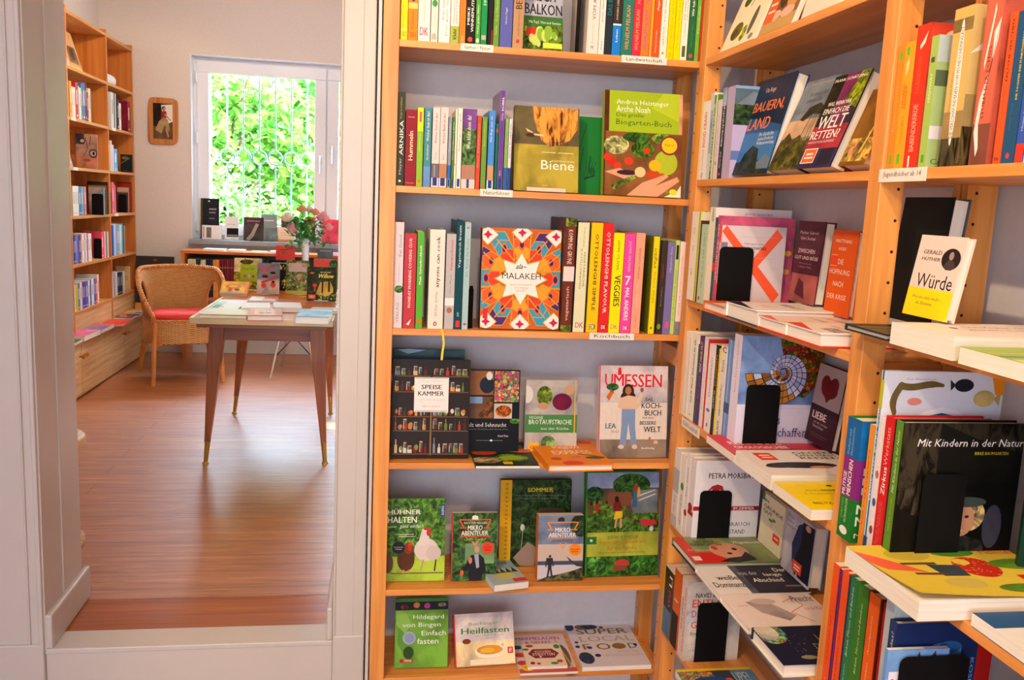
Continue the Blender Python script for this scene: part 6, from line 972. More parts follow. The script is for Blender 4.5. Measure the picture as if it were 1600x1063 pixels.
rowL(3, None, [(P(700), P(712), 220, '#f2e8e8'), (P(713), P(722), 226, '#e89aa8'), (P(723), P(737), 227, '#e8ece8'), (P(738), P(786), 233, '#5cb0e0')], 'third far-bay row')
leanL(3, 6.60, .10, .16, 13, .010, '#8cc8ec', [Rc(0, 0, 1, 1, '#9cd0f0', 3)], 'small sky blue booklet leaning in the far bay')
coverL(3, 188, 206, 241.5, 6.76, '#22262c', [Rc(0, .6, 1, 1, '#2c2c30', 3), El(.4, .8, .3, .08, '#8a7040', 3), Ln(.05, .5, .8, .8, .03, '#a88a50'), Rc(.2, .1, .6, .12, '#6a7040')], 'dark book with golden scrolls facing out in the far bay')
rowL(4, None, [(P(160), P(172), 290, '#7a8a94'), (P(173), P(205), 291, '#f4f0ec'), (P(206), P(230), 291, '#f0ecea'), (P(231), P(254), 291, '#f2f0f0'), (P(255), P(289), 292, '#4a78c0'), (P(290), P(319), 292, '#6ab4ac'), (P(320), P(333), 292, '#8a7ab8'), (P(334), P(358), 292, '#e8788a')], 'fourth near-bay row')
coverL(4, 136, 167.5, 284, 6.21, '#2c2a2c', [Rc(.05, .05, .95, .95, '#3a3634')], 'large charcoal book behind the others beside the black bookend, near bay')
coverL(4, 137, 165, 289.5, 6.12, '#7a5424', [Rc(.02, .85, .98, .98, '#a87434'), Rc(.02, 0, .98, .85, '#2c3a4c')], 'brown and dark blue book in the stack of covers, near bay')
coverL(4, 138, 162, 293, 6.04, '#a8a4a8', [Rc(0, 0, 1, 1, '#b0a8a8', 3), Rc(.9, 0, 1, 1, '#5a94d8')], 'grey picture book directly behind the black bookend, near bay')
def beL(k, px0, px1, py, y, label):
    a, b = ay(px0, py, y), ay(px1, py, y); bookend(TR(a.x, y, SZ[k]+.0004), b.x-a.x, min(.2, a.z-SZ[k]), label)
beL(4, 143, 161, 302.5, 5.99, 'black bookend in the near bay of the back-room shelf, fourth row')
rowL(4, None, [(P(700), P(716), 301, '#4a4a50'), (P(717), P(742), 285, '#e86468'), (P(743), P(754), 288, '#d83c6c'), (P(755), P(766), 290, '#e08aa0')], 'fourth far-bay row')
coverL(4, 183, 204.5, 284.5, 6.86, '#7a2418', [Rc(.03, .05, .97, .95, '#a83c24')], 'dark red book with an orange rim facing out, far bay')
coverL(4, 183, 200, 293, 6.80, '#c8a088', [Rc(0, .85, 1, 1, '#d8b49c'), Rc(0, 0, 1, .8, '#5a4a48')], 'tan book before the dark red one, far bay')
beL(4, 185, 197.5, 303.5, 6.76, 'black bookend in the far bay of the back-room shelf, fourth row')
rowL(5, None, [(P(165), P(185), 368, '#4a5cb4'), (P(186), P(205), 368, '#2c3470'), (P(206), P(225), 367, '#5a88d8'), (P(226), P(243), 367, '#8a7ac0'), (P(244), P(259), 367, '#6a5cb0'), (P(260), P(284), 367, '#2c4c98'), (P(285), P(303), 366, '#f0964c'), (P(304), P(329), 366, '#f4efe8'), (P(330), P(349), 366, '#c0a8e0'), (P(350), P(369), 365, '#f2ece4'), (P(370), P(384), 365, '#a84c64'), (P(385), P(408), 365, '#f2ece8'), (P(409), P(432), 365, '#f6f2ec')], 'fifth near-bay row')
leanL(5, 6.0, .075, .17, 13, .012, '#6ac04c', [Rc(0, 0, 1, 1, '#6cc450')], 'bright green booklet leaning beside the black bookend, near bay')
coverL(5, 139, 159.5, 361.5, 6.16, '#8a1c38', [Rc(0, 0, 1, 1, '#7c1830', 3)], 'wine red cover behind the black bookend, near bay fifth row')
beL(5, 146, 158.5, 372.5, 6.11, 'black bookend in the near bay of the back-room shelf, fifth row')
rowL(5, None, [(P(571), P(598), 362, '#ee4a68'), (P(599), P(611), 362, '#e83c54'), (P(612), P(624), 362, '#f4ece8'), (P(625), P(640), 362, '#6a8078'), (P(641), P(651), 362, '#8aa060'), (P(652), P(666), 362, '#f0dce0')], 'red end, fifth near-bay row')
rowL(5, None, [(P(708), P(722), 353, '#243070'), (P(723), P(738), 352, '#2c5cd8'), (P(739), P(749), 352, '#7ad8ec'), (P(750), P(763), 350, '#e8e4ec'), (P(764), P(779), 350, '#a89ac8'), (P(780), P(800), 352, '#8aa0c8'), (P(801), P(821), 353, '#a8b4c8'), (P(822), P(850), 351, '#a8ecf0'), (P(851), P(866), 349.5, '#8a9090'), (P(867), P(880), 353, '#4a4e50'), (P(881), P(897), 353, '#9a9a98')], 'fifth far-bay row')
z5 = SZ[5]+.0004
book(TR(-1.86, 6.78, z5+.03) @ Z(90) @ X(-90), .12, .06, .030, '#b02420', cover=[Rc(0, 0, 1, 1, '#b82822')], label='small red box-like book lying at the end of the fifth far-bay row', parts=True)
f2, q2 = 95, 6.644
Q = lambda x: f2+x/q2
rowL(6, None, [(Q(137), Q(145), 446, '#d83c8c'), (Q(146), Q(157), 445, '#f2ece8'), (Q(158), Q(171), 444, '#c8b828'), (Q(172), Q(184), 443, '#d8c020'), (Q(185), Q(204), 442, '#3c74b8'), (Q(205), Q(227), 441, '#f2dcd4'), (Q(228), Q(244), 440, '#4a4ca8'), (Q(245), Q(261), 440, '#5a3c98'), (Q(262), Q(289), 439, '#6c5cb8'), (Q(290), Q(309), 438, '#f0ecf0'), (Q(310), Q(321), 437, '#343c80'), (Q(322), Q(348), 436, '#f4f0f0'), (Q(349), Q(363), 435.5, '#4a70c8'), (Q(364), Q(383), 435, '#e04c48'), (Q(384), Q(401), 429, '#f4f0e8')], 'lowest near-bay row')
rowL(6, None, [(Q(540), Q(551), 427, '#d8d8dc'), (Q(552), Q(565), 426, '#8aa0c8'), (Q(566), Q(577), 426, '#e0b8a0'), (Q(578), Q(591), 426, '#e8e4ec'), (Q(592), Q(609), 425.5, '#1c1c20'), (Q(610), Q(624), 425, '#3a3638'), (Q(625), Q(641), 425, '#242428'), (Q(642), Q(653), 424.5, '#a8b4c0'), (Q(654), Q(666), 424, '#f0ece8')], 'lowest far-bay row')
coverL(6, 181, 202, 416.5, 6.87, '#e8cc94', [Rc(.6, .4, .9, .6, '#d8b878')], 'large cream book standing at the end of the lowest far-bay row')
for i, (x0, yy, c, s) in enumerate(((-1.87, 6.13, '#f2ece4', 'lower'), (-1.88, 6.135, '#e8e0d8', 'upper'))):
    book(TR(x0+.0, yy, SZ[6]+.0245+.0245*i) @ Z(90) @ X(-90), .10, .075, .023, c, label=f'{s} small white book of a pile of two on the lowest near-bay shelf', parts=True)
for k, px, s in ((2, 111, 'second near-bay row'), (3, 112, 'third near-bay row'), (2, 174.5, 'second far-bay row'), (4, 176, 'fourth far-bay row'), (5, 157, 'x')):
    if s == 'x': continue
    y = ax(px, 200, XF).y; m = MB([MATS['paper_label']]).box(0, 0, 0, .0012, .085, .019); tag(m.build('shelf_label', None, TR(XF+.0011, y, SZ[k]-.0185)), 'blank-looking white label on the shelf edge, '+s, 'label')
# things lying on the cabinet worktop
ZW = .6904
def lyW(px, py, w_, h_, yaw, t, c, art, label, z=ZW):
    p = az(px, py, z+t); book(TR(p.x, p.y, z+t) @ Z(yaw) @ X(-90), w_, h_, t, c, cover=art, label=label, hard=False)
    return
def deck(y0, x0, w_, h_, yaw, t, c, art, label, z=ZW):
    book(TR(x0, y0, z+t+.0004) @ Z(yaw) @ X(-90), w_, h_, t, c, cover=art, label=label, hard=False)
deck(5.10, -1.775, .105, .24, 2, .016, '#4a6a60', [Rc(0, 0, 1, 1, '#5a7a6c', 3)], 'book with green photo cover lying at the near end of the cabinet')
deck(5.36, -1.775, .105, .27, -2, .030, '#d83c6c', [Rc(0, 0, 1, 1, '#e86c9c', 3), Pg([(0, 0), (.4, 0), (.2, .5), (0, .6)], '#c8407c'), Rc(.3, .8, .8, .84, '#f0c8d8'), Rc(0, 0, 1, .04, '#c8242c')], 'thick pink book lying on the cabinet worktop')
deck(5.655, -1.775, .11, .27, 0, .022, '#4a4c98', [Rc(0, 0, 1, 1, '#8a7cc0', 3), Pg([(0, .5), (1, .8), (1, 1), (0, 1)], '#d85c5c', 3)], 'violet blue paperback lying behind the pink book')
deck(5.96, -1.77, .15, .29, 4, .006, '#b82c1c', [Rc(0, 0, 1, 1, '#d8402c', 3)], 'red brochure sticking out over the cabinet edge')
deck(6.28, -1.77, .12, .13, 3, .012, '#5a2c34', [Rc(0, 0, 1, 1, '#8a3c34', 2), Rc(.2, .5, .6, .8, '#e8c8b8')], 'dark red magazine with small pictures lying on the cabinet')
deck(6.425, -1.77, .125, .08, 0, .010, '#2c2c5c', [Rc(0, 0, 1, 1, '#343868', 2), Rc(0, 0, .3, 1, '#d85c2c')], 'dark blue magazine lying behind the dark red one')
deck(6.515, -1.77, .12, .09, 0, .014, '#f09c3c', [Rc(0, 0, 1, 1, '#f0a844', 3), Rc(.6, 0, 1, .8, '#5a58a8')], 'orange booklet with violet corner lying on the cabinet')
deck(6.615, -1.77, .12, .08, 0, .012, '#f4c838', [Rc(0, 0, 1, .6, '#f6d04c'), Rc(0, .6, .9, .9, '#5a4a40')], 'yellow booklet with a dark stripe lying on the cabinet')
deck(6.705, -1.77, .12, .055, 0, .010, '#e8c8a8', [Rc(0, 0, 1, 1, '#e8c8a8', 3)], 'beige booklet lying on the far part of the cabinet')
book(TR(-1.755, 6.775, ZW+.0004), .10, .055, .03, '#d88a44', cover=[Rc(0, 0, 1, 1, '#e0944c')], label='small orange book standing low before the dark folder')
g = MB(PRINT); g.box(0, 0, 0, .27, .02, .40, 0, lin('#3c3836')); apply_art(g, [Rc(.03, .02, .97, .98, '#453f3c'), Rc(.04, .03, .96, .97, '#3a3634'), El(.5, .93, .05, .02, '#b8482c')], lambda u, v, e: (.27*u, -e, .40*v))
tag(g.build('folder', None, TR(-1.772, 6.84, ZW+.0004) @ X(-8)), 'large dark grey folder leaning against the far wall on the cabinet', 'folder')

# ================================================================== picture, low bookcase, sill
fr = thing('framed_picture', 'small picture in a rounded wooden frame on the far wall', 'picture', TR(-1.573, 6.948, 2.078))
n = 48; ro = [(.101*math.copysign(abs(math.cos(a))**.28, math.cos(a))*(1+.03*math.sin(2*a+.5)), .166*math.copysign(abs(math.sin(a))**.28, math.sin(a))*(1+.02*math.cos(3*a))) for a in [2*math.pi*i/n for i in range(n)]]
m = MB([wood('frame_wood', '#a8642c', '#cf8c4c', 'z', .35, knots=False)]); vs = [(x, -.018, z) for x, z in ro]+[(x*1.04, -.008, z*1.02) for x, z in ro]+[(x, 0, z) for x, z in ro]
m.add(vs, [tuple(range(n))]+[(i, (i+1) % n, (i+1) % n+n, i+n) for i in range(n)]+[(i+n, (i+1) % n+n, (i+1) % n+2*n, i+2*n) for i in range(n)]); m.build('frame', fr)
g = MB(PRINT); g.box(-.068, -.0195, -.128, .068, -.0182, .128, 0, lin('#4a3828'))
apply_art(g, [Rc(0, 0, 1, 1, '#6a5238', 3), Rc(0, .35, .4, 1, '#2c241c', 3), Pg([(.42, .95), (1, .98), (1, .5), (.8, .45), (.6, .6), (.45, .8)], '#e8e0d8'), El(.55, .86, .1, .06, '#5a2c1c'), El(.57, .85, .06, .04, '#c89070'), Pg([(.4, .6), (.5, .8), (.68, .78), (.72, .62), (.6, .55)], '#9a2c24'), Pg([(.1, .25), (.3, .5), (.55, .62), (.75, .55), (.85, .3), (.7, .1), (.6, .4), (.4, .15)], '#a88c64', 3), Ln(.65, .3, .78, .06, .07, '#c88c64'), Ln(.6, .7, .9, .52, .05, '#c89070')], lambda u, v, e: (-.068+.136*u, -.0195-e, -.128+.256*v)); g.build('painting', fr)
LB = thing('bookcase', 'low brown bookcase under the back window', 'bookcase', TR(0, 0, 0))
bx0, bx1, by0, by1, bz = -1.392, .20, 6.615, 6.86, 1.158
MB([BIRCHX]).box(bx0-.004, by0-.004, bz-.022, bx1, by1, bz).build('top', LB, bevel=.002)
MB([BIRCHZ]).box(bx0, by0, ZF, bx0+.024, by1, bz-.022).build('side_panel', LB); MB([BIRCHZ]).box(bx1-.024, by0, ZF, bx1, by1, bz-.022).build('side_panel', LB)
MB([BIRCHX]).box(bx0+.024, by0+.004, .80, bx1-.024, by1-.01, .82).build('shelf', LB); MB([plain('dark_back_board', '#4a3c3c', .7)]).box(bx0+.024, by1-.01, .82, bx1-.024, by1, bz-.022).build('back_panel', LB)
xx = 293; rr = random.Random(4); prev = 'the side panel'
def low_row(items):
    global prev
    for x0, x1, pt, c in items:
        y = 6.635; a, b = ay(x0, 405, y), ay(x1, 405, y); h = ay(x0, pt, y).z-.8204
        cn = colour_name(c); l = f"{cn} volume right of {prev} in the low bookcase"; k = 0
        while l in LABELS: k += 1; l = f"{cn} volume right of {prev} in the low bookcase, {['second', 'third', 'fourth', 'fifth', 'sixth'][k-1]} of its kind"
        book(M_spineA(b.x-.0006, y, .8204), .18, h, b.x-a.x-.0012, c, spine=[Rc(.1, .78, .9, .80, '#a89868'), Rc(.1, .2, .9, .22, '#a89868')], label=l, group='bound volumes in the low bookcase', parts=False)
        prev = cn+' one'
low_row([(293, 297, 405, '#d8cfa0'), (297.2, 301.5, 405, '#d4c898'), (301.7, 305.8, 405, '#d8cfa0'), (306, 313, 405.5, '#2a3448'), (313.5, 317, 406, '#d4c898'), (317.2, 321, 406, '#d8cca0'), (321.3, 325, 406, '#222a40'), (325.2, 328.8, 406, '#1e2438'), (329, 332.3, 406, '#283048'), (332.8, 337.5, 406, '#d8843c'), (337.7, 342.3, 406, '#e08c44'), (342.6, 346, 406, '#6c1c24'), (346.2, 350, 406, '#74202a'), (350.2, 353.5, 406, '#6a1a22'), (353.7, 357, 406, '#782430'), (357.2, 360.3, 406, '#6c1c24'), (360.5, 364, 406, '#74202a'), (364.3, 372, 406, '#3c3c54'), (372.3, 381, 406, '#283050'), (381.3, 392, 406, '#5a3c34'), (392.3, 404, 406, '#2c3450'), (404.5, 412, 406, '#3a4268')])
def on_case(px0, px1, y, d, t, c, label, art=()):
    a, b = ay(px0, 386, y), ay(px1, 386, y); book(TR(a.x, y, bz+t+.0006) @ X(-90), b.x-a.x, d, t, c, cover=art, label=label, hard=False)
on_case(317, 350, 6.64, .15, .012, '#eceef4', 'white book lying leftmost on the low bookcase')
on_case(355, 380.5, 6.64, .15, .012, '#e8e4ea', 'white book lying second on the low bookcase')
on_case(392, 414.5, 6.65, .12, .006, '#f0ec9c', 'yellow booklet lying on the low bookcase')
on_case(421, 437, 6.64, .14, .012, '#eeeae8', 'white book lying beside the yellow booklet')
on_case(505, 528, 6.64, .15, .012, '#b48ac8', 'purple book lying at the right on the low bookcase')
ZS = WZ0+.0004
def sill(px0, px1, pt, y, c, art, label, t=.018, lean=6):
    a, b = ay(px0, 372, y), ay(px1, 372, y); h = ay((px0+px1)/2, pt, y).z-ZS; M = M_lean((a.x, y, ZS), t, lean); book(M, b.x-a.x, h*1.0, t, c, cover=art, label=label, hard=False)
sill(313.5, 342.5, 310.5, 6.985, '#24262a', [Rc(0, 0, .12, 1, '#5a4420', 3), Rc(.45, .72, .85, .76, '#8a8a90'), Rc(.45, .64, .8, .67, '#8a8a90'), Rc(.45, .5, .75, .52, '#8a8a90'), Rc(.4, .92, .5, .95, '#eee'), Rc(.6, .05, .85, .06, '#999')], 'tall black book standing at the left of the window sill', lean=3)
sill(315.5, 346, 352.5, 6.945, '#f2ece6', [Rc(.05, .1, .12, .9, '#c8a080'), Rc(.22, .1, .48, .85, '#8a8078', 3)], 'white book standing before the tall black one on the sill')
sill(351, 372.5, 339, 6.97, '#efebe8', [Rc(.15, .12, 1, .5, '#1c1c1e'), Rc(.2, .15, .95, .22, '#888'), Tx('Claus Paulus', .2, .64, .75, .69, '#555')], 'white book with a black photo on the window sill')
sill(380.5, 412, 340, 6.95, '#3c3230', [Rc(0, 0, 1, 1, '#4a403e', 3), Pg([(.1, .05), (.35, .3), (.6, .75), (.75, .7), (.5, .2), (.3, .0)], '#a09088'), Rc(.15, .82, .8, .86, '#c05c90')], 'dark brown book with pink title on the window sill')
sill(408, 432.5, 335.5, 6.985, '#8a9698', [Rc(.1, .75, .8, .79, '#d8dcdc'), Rc(0, 0, 1, .5, '#7c8a8c', 3)], 'grey book standing behind the dark brown one', lean=4)
sill(439, 464, 338.5, 6.99, '#33303c', [Rc(0, 0, .12, 1, '#7c2c8c'), El(.6, .6, .25, .15, '#8a6a7c', 3)], 'dark book with a purple spine edge standing on the sill', lean=3)
sill(434.5, 462.5, 356, 6.95, '#e8ccb0', [Rc(.1, .6, .9, .63, '#c89878'), Rc(.1, .45, .9, .47, '#c89878'), Rc(0, 0, 1, .15, '#d88c54')], 'low peach coloured book in front of the purple-edged one')
sill(477, 492, 340, 6.985, '#3a4460', [Rc(0, .6, 1, 1, '#c8482c'), Rc(.2, .2, .8, .5, '#e8c030')], 'small colourful book behind the flowers on the sill', lean=4)
sill(503.5, 530, 343.5, 6.96, '#d8445c', [Rc(0, 0, 1, 1, '#e04c64', 3)], 'bright pink book at the right of the window sill')

# ================================================================== the table and what is on it
ZT = 1.055; tx0, tx1, ty0, ty1 = -.785, -.182, 3.862, 5.20
TB = thing('table', 'mid-century extending table with splayed legs and brass feet in the back room', 'table', TR(0, 0, 0))
MB([TOPW]).box(tx0+.012, ty0+.012, ZT-.022, tx1-.012, ty1-.012, ZT).build('tabletop', TB)
MB([plain('pale_brass_edge', '#c2a878', .35, .3)]).box(tx0, ty0, ZT-.026, tx1, ty0+.012, ZT+.001).box(tx0, ty1-.012, ZT-.026, tx1, ty1, ZT+.001).box(tx0, ty0+.012, ZT-.026, tx0+.012, ty1-.012, ZT+.001).box(tx1-.012, ty0+.012, ZT-.026, tx1, ty1-.012, ZT+.001).build('edge_trim', TB, bevel=.002)
MB([TEAKX]).box(tx0+.025, ty0+.03, ZT-.045, tx1-.03, ty1-.03, ZT-.026).build('extension_leaf', TB, bevel=.002)
MB([TEAKX]).box(-.70, 4.06, ZT-.125, -.27, 4.08, ZT-.045).box(-.70, 4.98, ZT-.125, -.27, 5.0, ZT-.045).box(-.715, 4.08, ZT-.125, -.695, 4.98, ZT-.045).box(-.275, 4.08, ZT-.125, -.255, 4.98, ZT-.045).build('apron', TB)
for sx, sy, fx, fy in ((-.700, 4.075, -.757, 4.055), (-.265, 4.075, -.219, 4.055), (-.700, 4.985, -.776, 5.01), (-.265, 4.985, -.243, 5.02)):
    a, b = Vector((sx, sy, ZT-.045)), Vector((fx, fy, ZF)); 
    def at(k): return a.lerp(b, k)
    lg = MB([TEAKZ])
    vs = []; L = [(0, .032), (.25, .030), (.84, .0125)]
    for k, r in L: p = at(k); vs += [p+Vector((sxx*r, syy*r, 0)) for sxx, syy in ((-1, -1), (1, -1), (1, 1), (-1, 1))]
    lg.add(vs, [(0, 1, 2, 3), (8, 11, 10, 9)]+[(i*4+j, i*4+(j+1) % 4, (i+1)*4+(j+1) % 4, (i+1)*4+j) for i in range(2) for j in range(4)]); l_ = lg.build('leg', TB, bevel=.002)
    MB([BRASS]).tube([at(.835), at(.99)], [.013, .009], 12).tube([at(.985), b], [.014, .015], 14).build('brass_foot', l_)
def onT(pfl, pfr, d, t, c, art, label, hard=True, z=ZT, yaw=None):
    a, b = az(*pfl, z+t), az(*pfr, z+t); w_ = (b-a).length; yw = math.degrees(math.atan2(b.y-a.y, b.x-a.x)) if yaw is None else yaw
    book(TR(a.x, a.y, z+t+.0016) @ Z(yw) @ X(-90), w_, d, t, c, cover=art, label=label, hard=hard)
onT((312, 495), (385, 494.5), .235, .006, '#e8cc98', [Rc(0, 0, 1, 1, '#f0dcb4'), Rc(0, .2, .1, 1, '#f4ead8')], 'open cream magazine lying at the front left table corner', hard=False, yaw=0)
onT((310, 491), (389, 488), .20, .003, '#f4e4c8', [Rc(0, 0, 1, 1, '#f6ead4')], 'cream sheet slipped over the open magazine', hard=False, z=ZT+.0085, yaw=-1)
onT((386, 493.5), (442, 494), .24, .024, '#c8443c', [Rc(.08, .05, .8, .95, '#e87c5c'), Rc(.2, .1, .75, .9, '#f0b090'), Tx('OPER', .3, .65, .7, .8, '#a83c34', 1), El(.4, .35, .1, .1, '#8a3c34'), El(.6, .35, .1, .1, '#8a3c34')], 'red book with an orange panel lying at the front of the table')
onT((461, 495), (513.5, 496.5), .26, .032, '#8ac0dc', [Rc(0, 0, 1, 1, '#9cd0ec', 3), Tx('Countdown', .12, .6, .88, .8, '#6a8cae'), Rc(0, 0, 1, .03, '#2c2c30')], 'light blue book lying near the right front leg', hard=True)
onT((377, 481.5), (422.5, 482), .20, .020, '#f2eeea', [Rc(0, .92, 1, 1, '#e8e0d8')], 'blank white book lying in the middle left of the table')
onT((427.5, 481), (472, 481.5), .20, .022, '#f4f0ee', [Rc(0, 0, 1, .04, '#c8b0a0')], 'blank white book lying in the middle right of the table')
onT((388, 470), (429.5, 471), .18, .012, '#f0e4dc', [Rc(.4, 0, 1, 1, '#e0a080', 3), Rc(0, 0, .5, 1, '#f6f2f0')], 'white and salmon leaflet lying behind the two blank books', hard=False)
onT((321, 484.5), (369, 484.5), .40, .004, '#f2f4f4', [Rc(0, 0, .35, .8, '#b8d0c0', 3), Rc(.1, .2, .3, .5, '#4c8a5c', 1), Rc(.3, .25, .45, .35, '#e890a8')], 'white sheet with green and pink picture on the left of the table', hard=False, yaw=0)
onT((482, 486), (526, 487.5), .14, .014, '#8a94a0', [Rc(0, 0, 1, 1, '#c8c4c0', 3)], 'grey book stack top beside the forest picture book', hard=True)
def upT(pbl, pbr, pt, y, c, art, label, t=.012, lean=12, scol=None, hard=True, z=ZT):
    a, b = ay(*pbl, y), ay(*pbr, y); w_ = b.x-a.x; M = M_lean((a.x, y, z+.0018), t, lean); h = fit_h(M, w_, pt); book(M, w_, h, t, c, scol, art, label=label, hard=hard)
upT((343, 466), (386, 466), 440, 4.66, '#f0a43c', [Rc(0, 0, 1, .1, '#8a98a8'), Rc(0, .1, 1, .95, '#f4c044', 3), El(.45, .6, .28, .18, '#e0742c'), El(.45, .62, .18, .1, '#f0b858'), El(.35, .35, .08, .12, '#c8503c'), El(.6, .35, .1, .1, '#8a4c34'), Rc(.88, 0, 1, 1, '#e8864c')], 'small orange and yellow picture book propped low on the table', lean=58, t=.018)
upT((365, 462), (408, 462), 403.5, 5.02, '#4c7a24', [Rc(0, .5, 1, 1, '#e4cc90', 3), Rc(0, 0, 1, .55, '#b8a82c', 1), Ln(.3, .7, .4, 1, .03, '#5a4a1c'), Ln(.5, .75, .7, .95, .02, '#5a4a1c'), El(.45, .88, .25, .08, '#6a5a24', 1), Rc(.22, .25, .82, .8, '#a8bc28'), Tx('Peter Bär', .3, .62, .75, .7, '#6a7c1c'), El(.4, .42, .06, .05, '#d85c5c'), El(.55, .43, .05, .07, '#b8b8a8'), El(.7, .42, .05, .05, '#8a6c2c')], 'green and cream picture book with a lime title panel', t=.016, scol='#4c7a24')
upT((401, 462.5), (436, 463), 411.5, 4.82, '#a89c98', [Rc(0, .5, 1, 1, '#8a868c', 3), Rc(0, 0, 1, .45, '#dcc8b4', 3), Tx('KUCHEN', .05, .80, .7, .89, '#e83c34', 1), Tx('GANG', .08, .70, .5, .78, '#e83c34', 1), El(.35, .6, .13, .07, '#a8603c'), El(.35, .57, .15, .04, '#2c2426'), El(.7, .66, .12, .06, '#b87858'), El(.7, .69, .13, .04, '#1c1a1c'), Ln(.2, .38, .85, .52, .07, '#d84038'), El(.3, .28, .11, .09, '#e8482c'), El(.72, .3, .12, .09, '#e8482c'), El(.72, .4, .08, .04, '#2c2426')], 'grey picture book with red masked children and red title')
upT((419, 458), (448, 458), 406.5, 5.03, '#1a1816', [Rc(0, .85, 1, 1, '#101010'), Tx('HARA PENNYPACKER', .15, .88, .95, .92, '#e8e4d8', 1)]+dots(26, .05, .05, .95, .85, ['#c8a830', '#e0c850', '#8a7420'], .03, .06, 3), 'black picture book scattered with yellow specks behind the grey one')
upT((446, 468.5), (482, 468.5), 407, 4.86, '#7a8a3c', [Rc(0, 0, 1, 1, '#7c8c44', 1), Rc(.1, .66, .9, .92, '#c0a890', 3), El(.5, .92, .1, .04, '#d86c6c'), Pg([(.1, .7), (.5, .95), (.9, .7), (.85, .66), (.15, .66)], '#c8a898'), El(.55, .5, .1, .1, '#c88878'), Rc(0, 0, 1, .1, '#b8b83c')]+dots(20, .03, .1, .97, .65, ['#c8484c', '#e8a0a0'], .02, .035, 8), 'moss green floral picture book with a pale house shape')
upT((489, 470), (526, 470), 404.5, 5.0, '#6a8a44', [Rc(0, .62, 1, 1, '#c85c4c', 3), Pg([(0, .75), (.4, .98), (.75, .78)], '#d84c3c'), Rc(.1, .6, .6, .75, '#e0c0b0'), El(.85, .85, .2, .12, '#3c6a34', 1), Rc(0, 0, 1, .6, '#5a8040', 1)], 'picture book with red roofs behind the forest picture book')
upT((479, 476), (524.5, 475), 417.5, 4.55, '#2c3218', [Rc(0, 0, 1, 1, '#30381c', 1), Pg([(.3, .2), (.45, .55), (.8, .6), (.95, .3), (.7, .15)], '#c8a038', 3), Rc(.12, .3, .2, .98, '#22200f'), Rc(.5, .25, .56, .85, '#2a2412'), Rc(.72, .28, .79, .85, '#2a2412'), Rc(.9, .25, .95, .85, '#2a2412'), El(.27, .46, .08, .05, '#c8402c'), Ln(.27, .42, .27, .28, .06, '#b83c28'), Tx('EIN MÄDCHEN', .45, .83, .8, .87, '#e8dca0', 1), Tx('Willow', .4, .68, .92, .80, '#f0dc58', 1, .3), El(.17, .82, .07, .03, '#c8502c'), Rc(.05, .07, .3, .19, '#e8502c'), Tx('NEU', .1, .1, .25, .16, '#f4c8a8', 1), Rc(.25, .01, .75, .03, '#d8d8d0')]+dots(25, .4, .02, 1, .25, ['#c8c040', '#8a9a2c', '#6a3c6c'], .015, .03, 5), 'dark forest picture book with yellow script title', t=.014)
a = ay(431, 407, 5.12); book(TR(a.x, 5.12, ZT+.0018), ay(460.5, 407, 5.12).x-a.x, ay(445, 384.5, 5.12).z-ZT, .012, '#e04030', cover=[Rc(0, 0, 1, 1, '#e44434'), Ln(.2, .55+.35, .9, .93, .02, '#5a5440'), Ln(.35, .85, .8, .95, .015, '#6a6048'), El(.4, .84, .08, .02, '#8a4c38')], label='tall orange red book standing behind the black specked one')
a = ay(496, 407, 5.13); book(TR(a.x, 5.13, ZT+.0018), ay(520, 407, 5.13).x-a.x, ay(508, 388.5, 5.13).z-ZT, .012, '#5a6068', cover=[Rc(0, 0, 1, 1, '#606468', 3), Rc(.15, .93, .9, .94, '#ccc')], label='tall grey book standing at the back right of the table')
# vase with roses
vp = ay(477, 400, 5.09); vx, vy = vp.x, vp.y; vtop = ay(477, 372, 5.09).z
V = thing('vase', 'slim white vase with pink roses at the back of the table', 'vase', TR(vx, vy, ZT+.0018))
hv = vtop-ZT-.002
MB([plain('white_porcelain', '#eeeeee', .25)]).lathe([(0, 0), (.017, 0), (.017, .003), (.019, hv*.5), (.021, hv*.85), (.0215, hv), (.019, hv), (.017, hv*.6), (.0, hv*.5)], (0, 0, 0), 24).build('vase_body', V)
FL = thing('rose_bouquet', 'bunch of pink and cream roses with green leaves in the white vase', 'flowers', TR(vx, vy, vtop))
petal = [plain('rose_pink', '#f0a0a8', .5), plain('rose_cream', '#f4dcc8', .5), plain('rose_salmon', '#ea9a7c', .5)]
rr = random.Random(11)
def rose(c, r, m):
    b = MB([m])
    for ring, (k, n_) in enumerate(((.35, 4), (.62, 5), (.95, 6), (1.15, 7))):
        for i in range(n_):
            a = 2*math.pi*i/n_+ring*.6; vs = []
            for u in range(4):
                for v in range(3):
                    th = a+(v-1)*.55*(1.2-ring*.1); up = u/3
                    rad = r*k*(.35+.65*up**.7); vs.append((c[0]+rad*math.cos(th), c[1]+rad*math.sin(th), c[2]-r*.7+up*r*(1.5-.28*ring)-.12*r*abs(v-1)))
            b.add(vs, [(u*3+v, u*3+v+1, u*3+v+4, u*3+v+3) for u in range(3) for v in range(2)], 0, (1, 1, 1, 1), True)
    return b.build('rose', FL)
heads = [((-.10, .0, .115), .036, 1), ((.095, .01, .125), .036, 0), ((-.02, -.01, .165), .028, 2), ((.02, .02, .165), .026, 1), ((-.065, -.02, .055), .030, 0), ((.13, -.01, .07), .026, 0), ((.055, -.02, .15), .024, 2)]
for i, (c, r, k) in enumerate(heads):
    ro_ = rose(c, r, petal[k]); MB([STALK]).tube([(0, 0, -.10), (c[0]*.3, c[1]*.3, c[2]*.4), (c[0], c[1], c[2]-r*.5)], .0018, 5).build('stem', FL)
lv = MB([plain('rose_leaf', '#3f8a34', .45)])
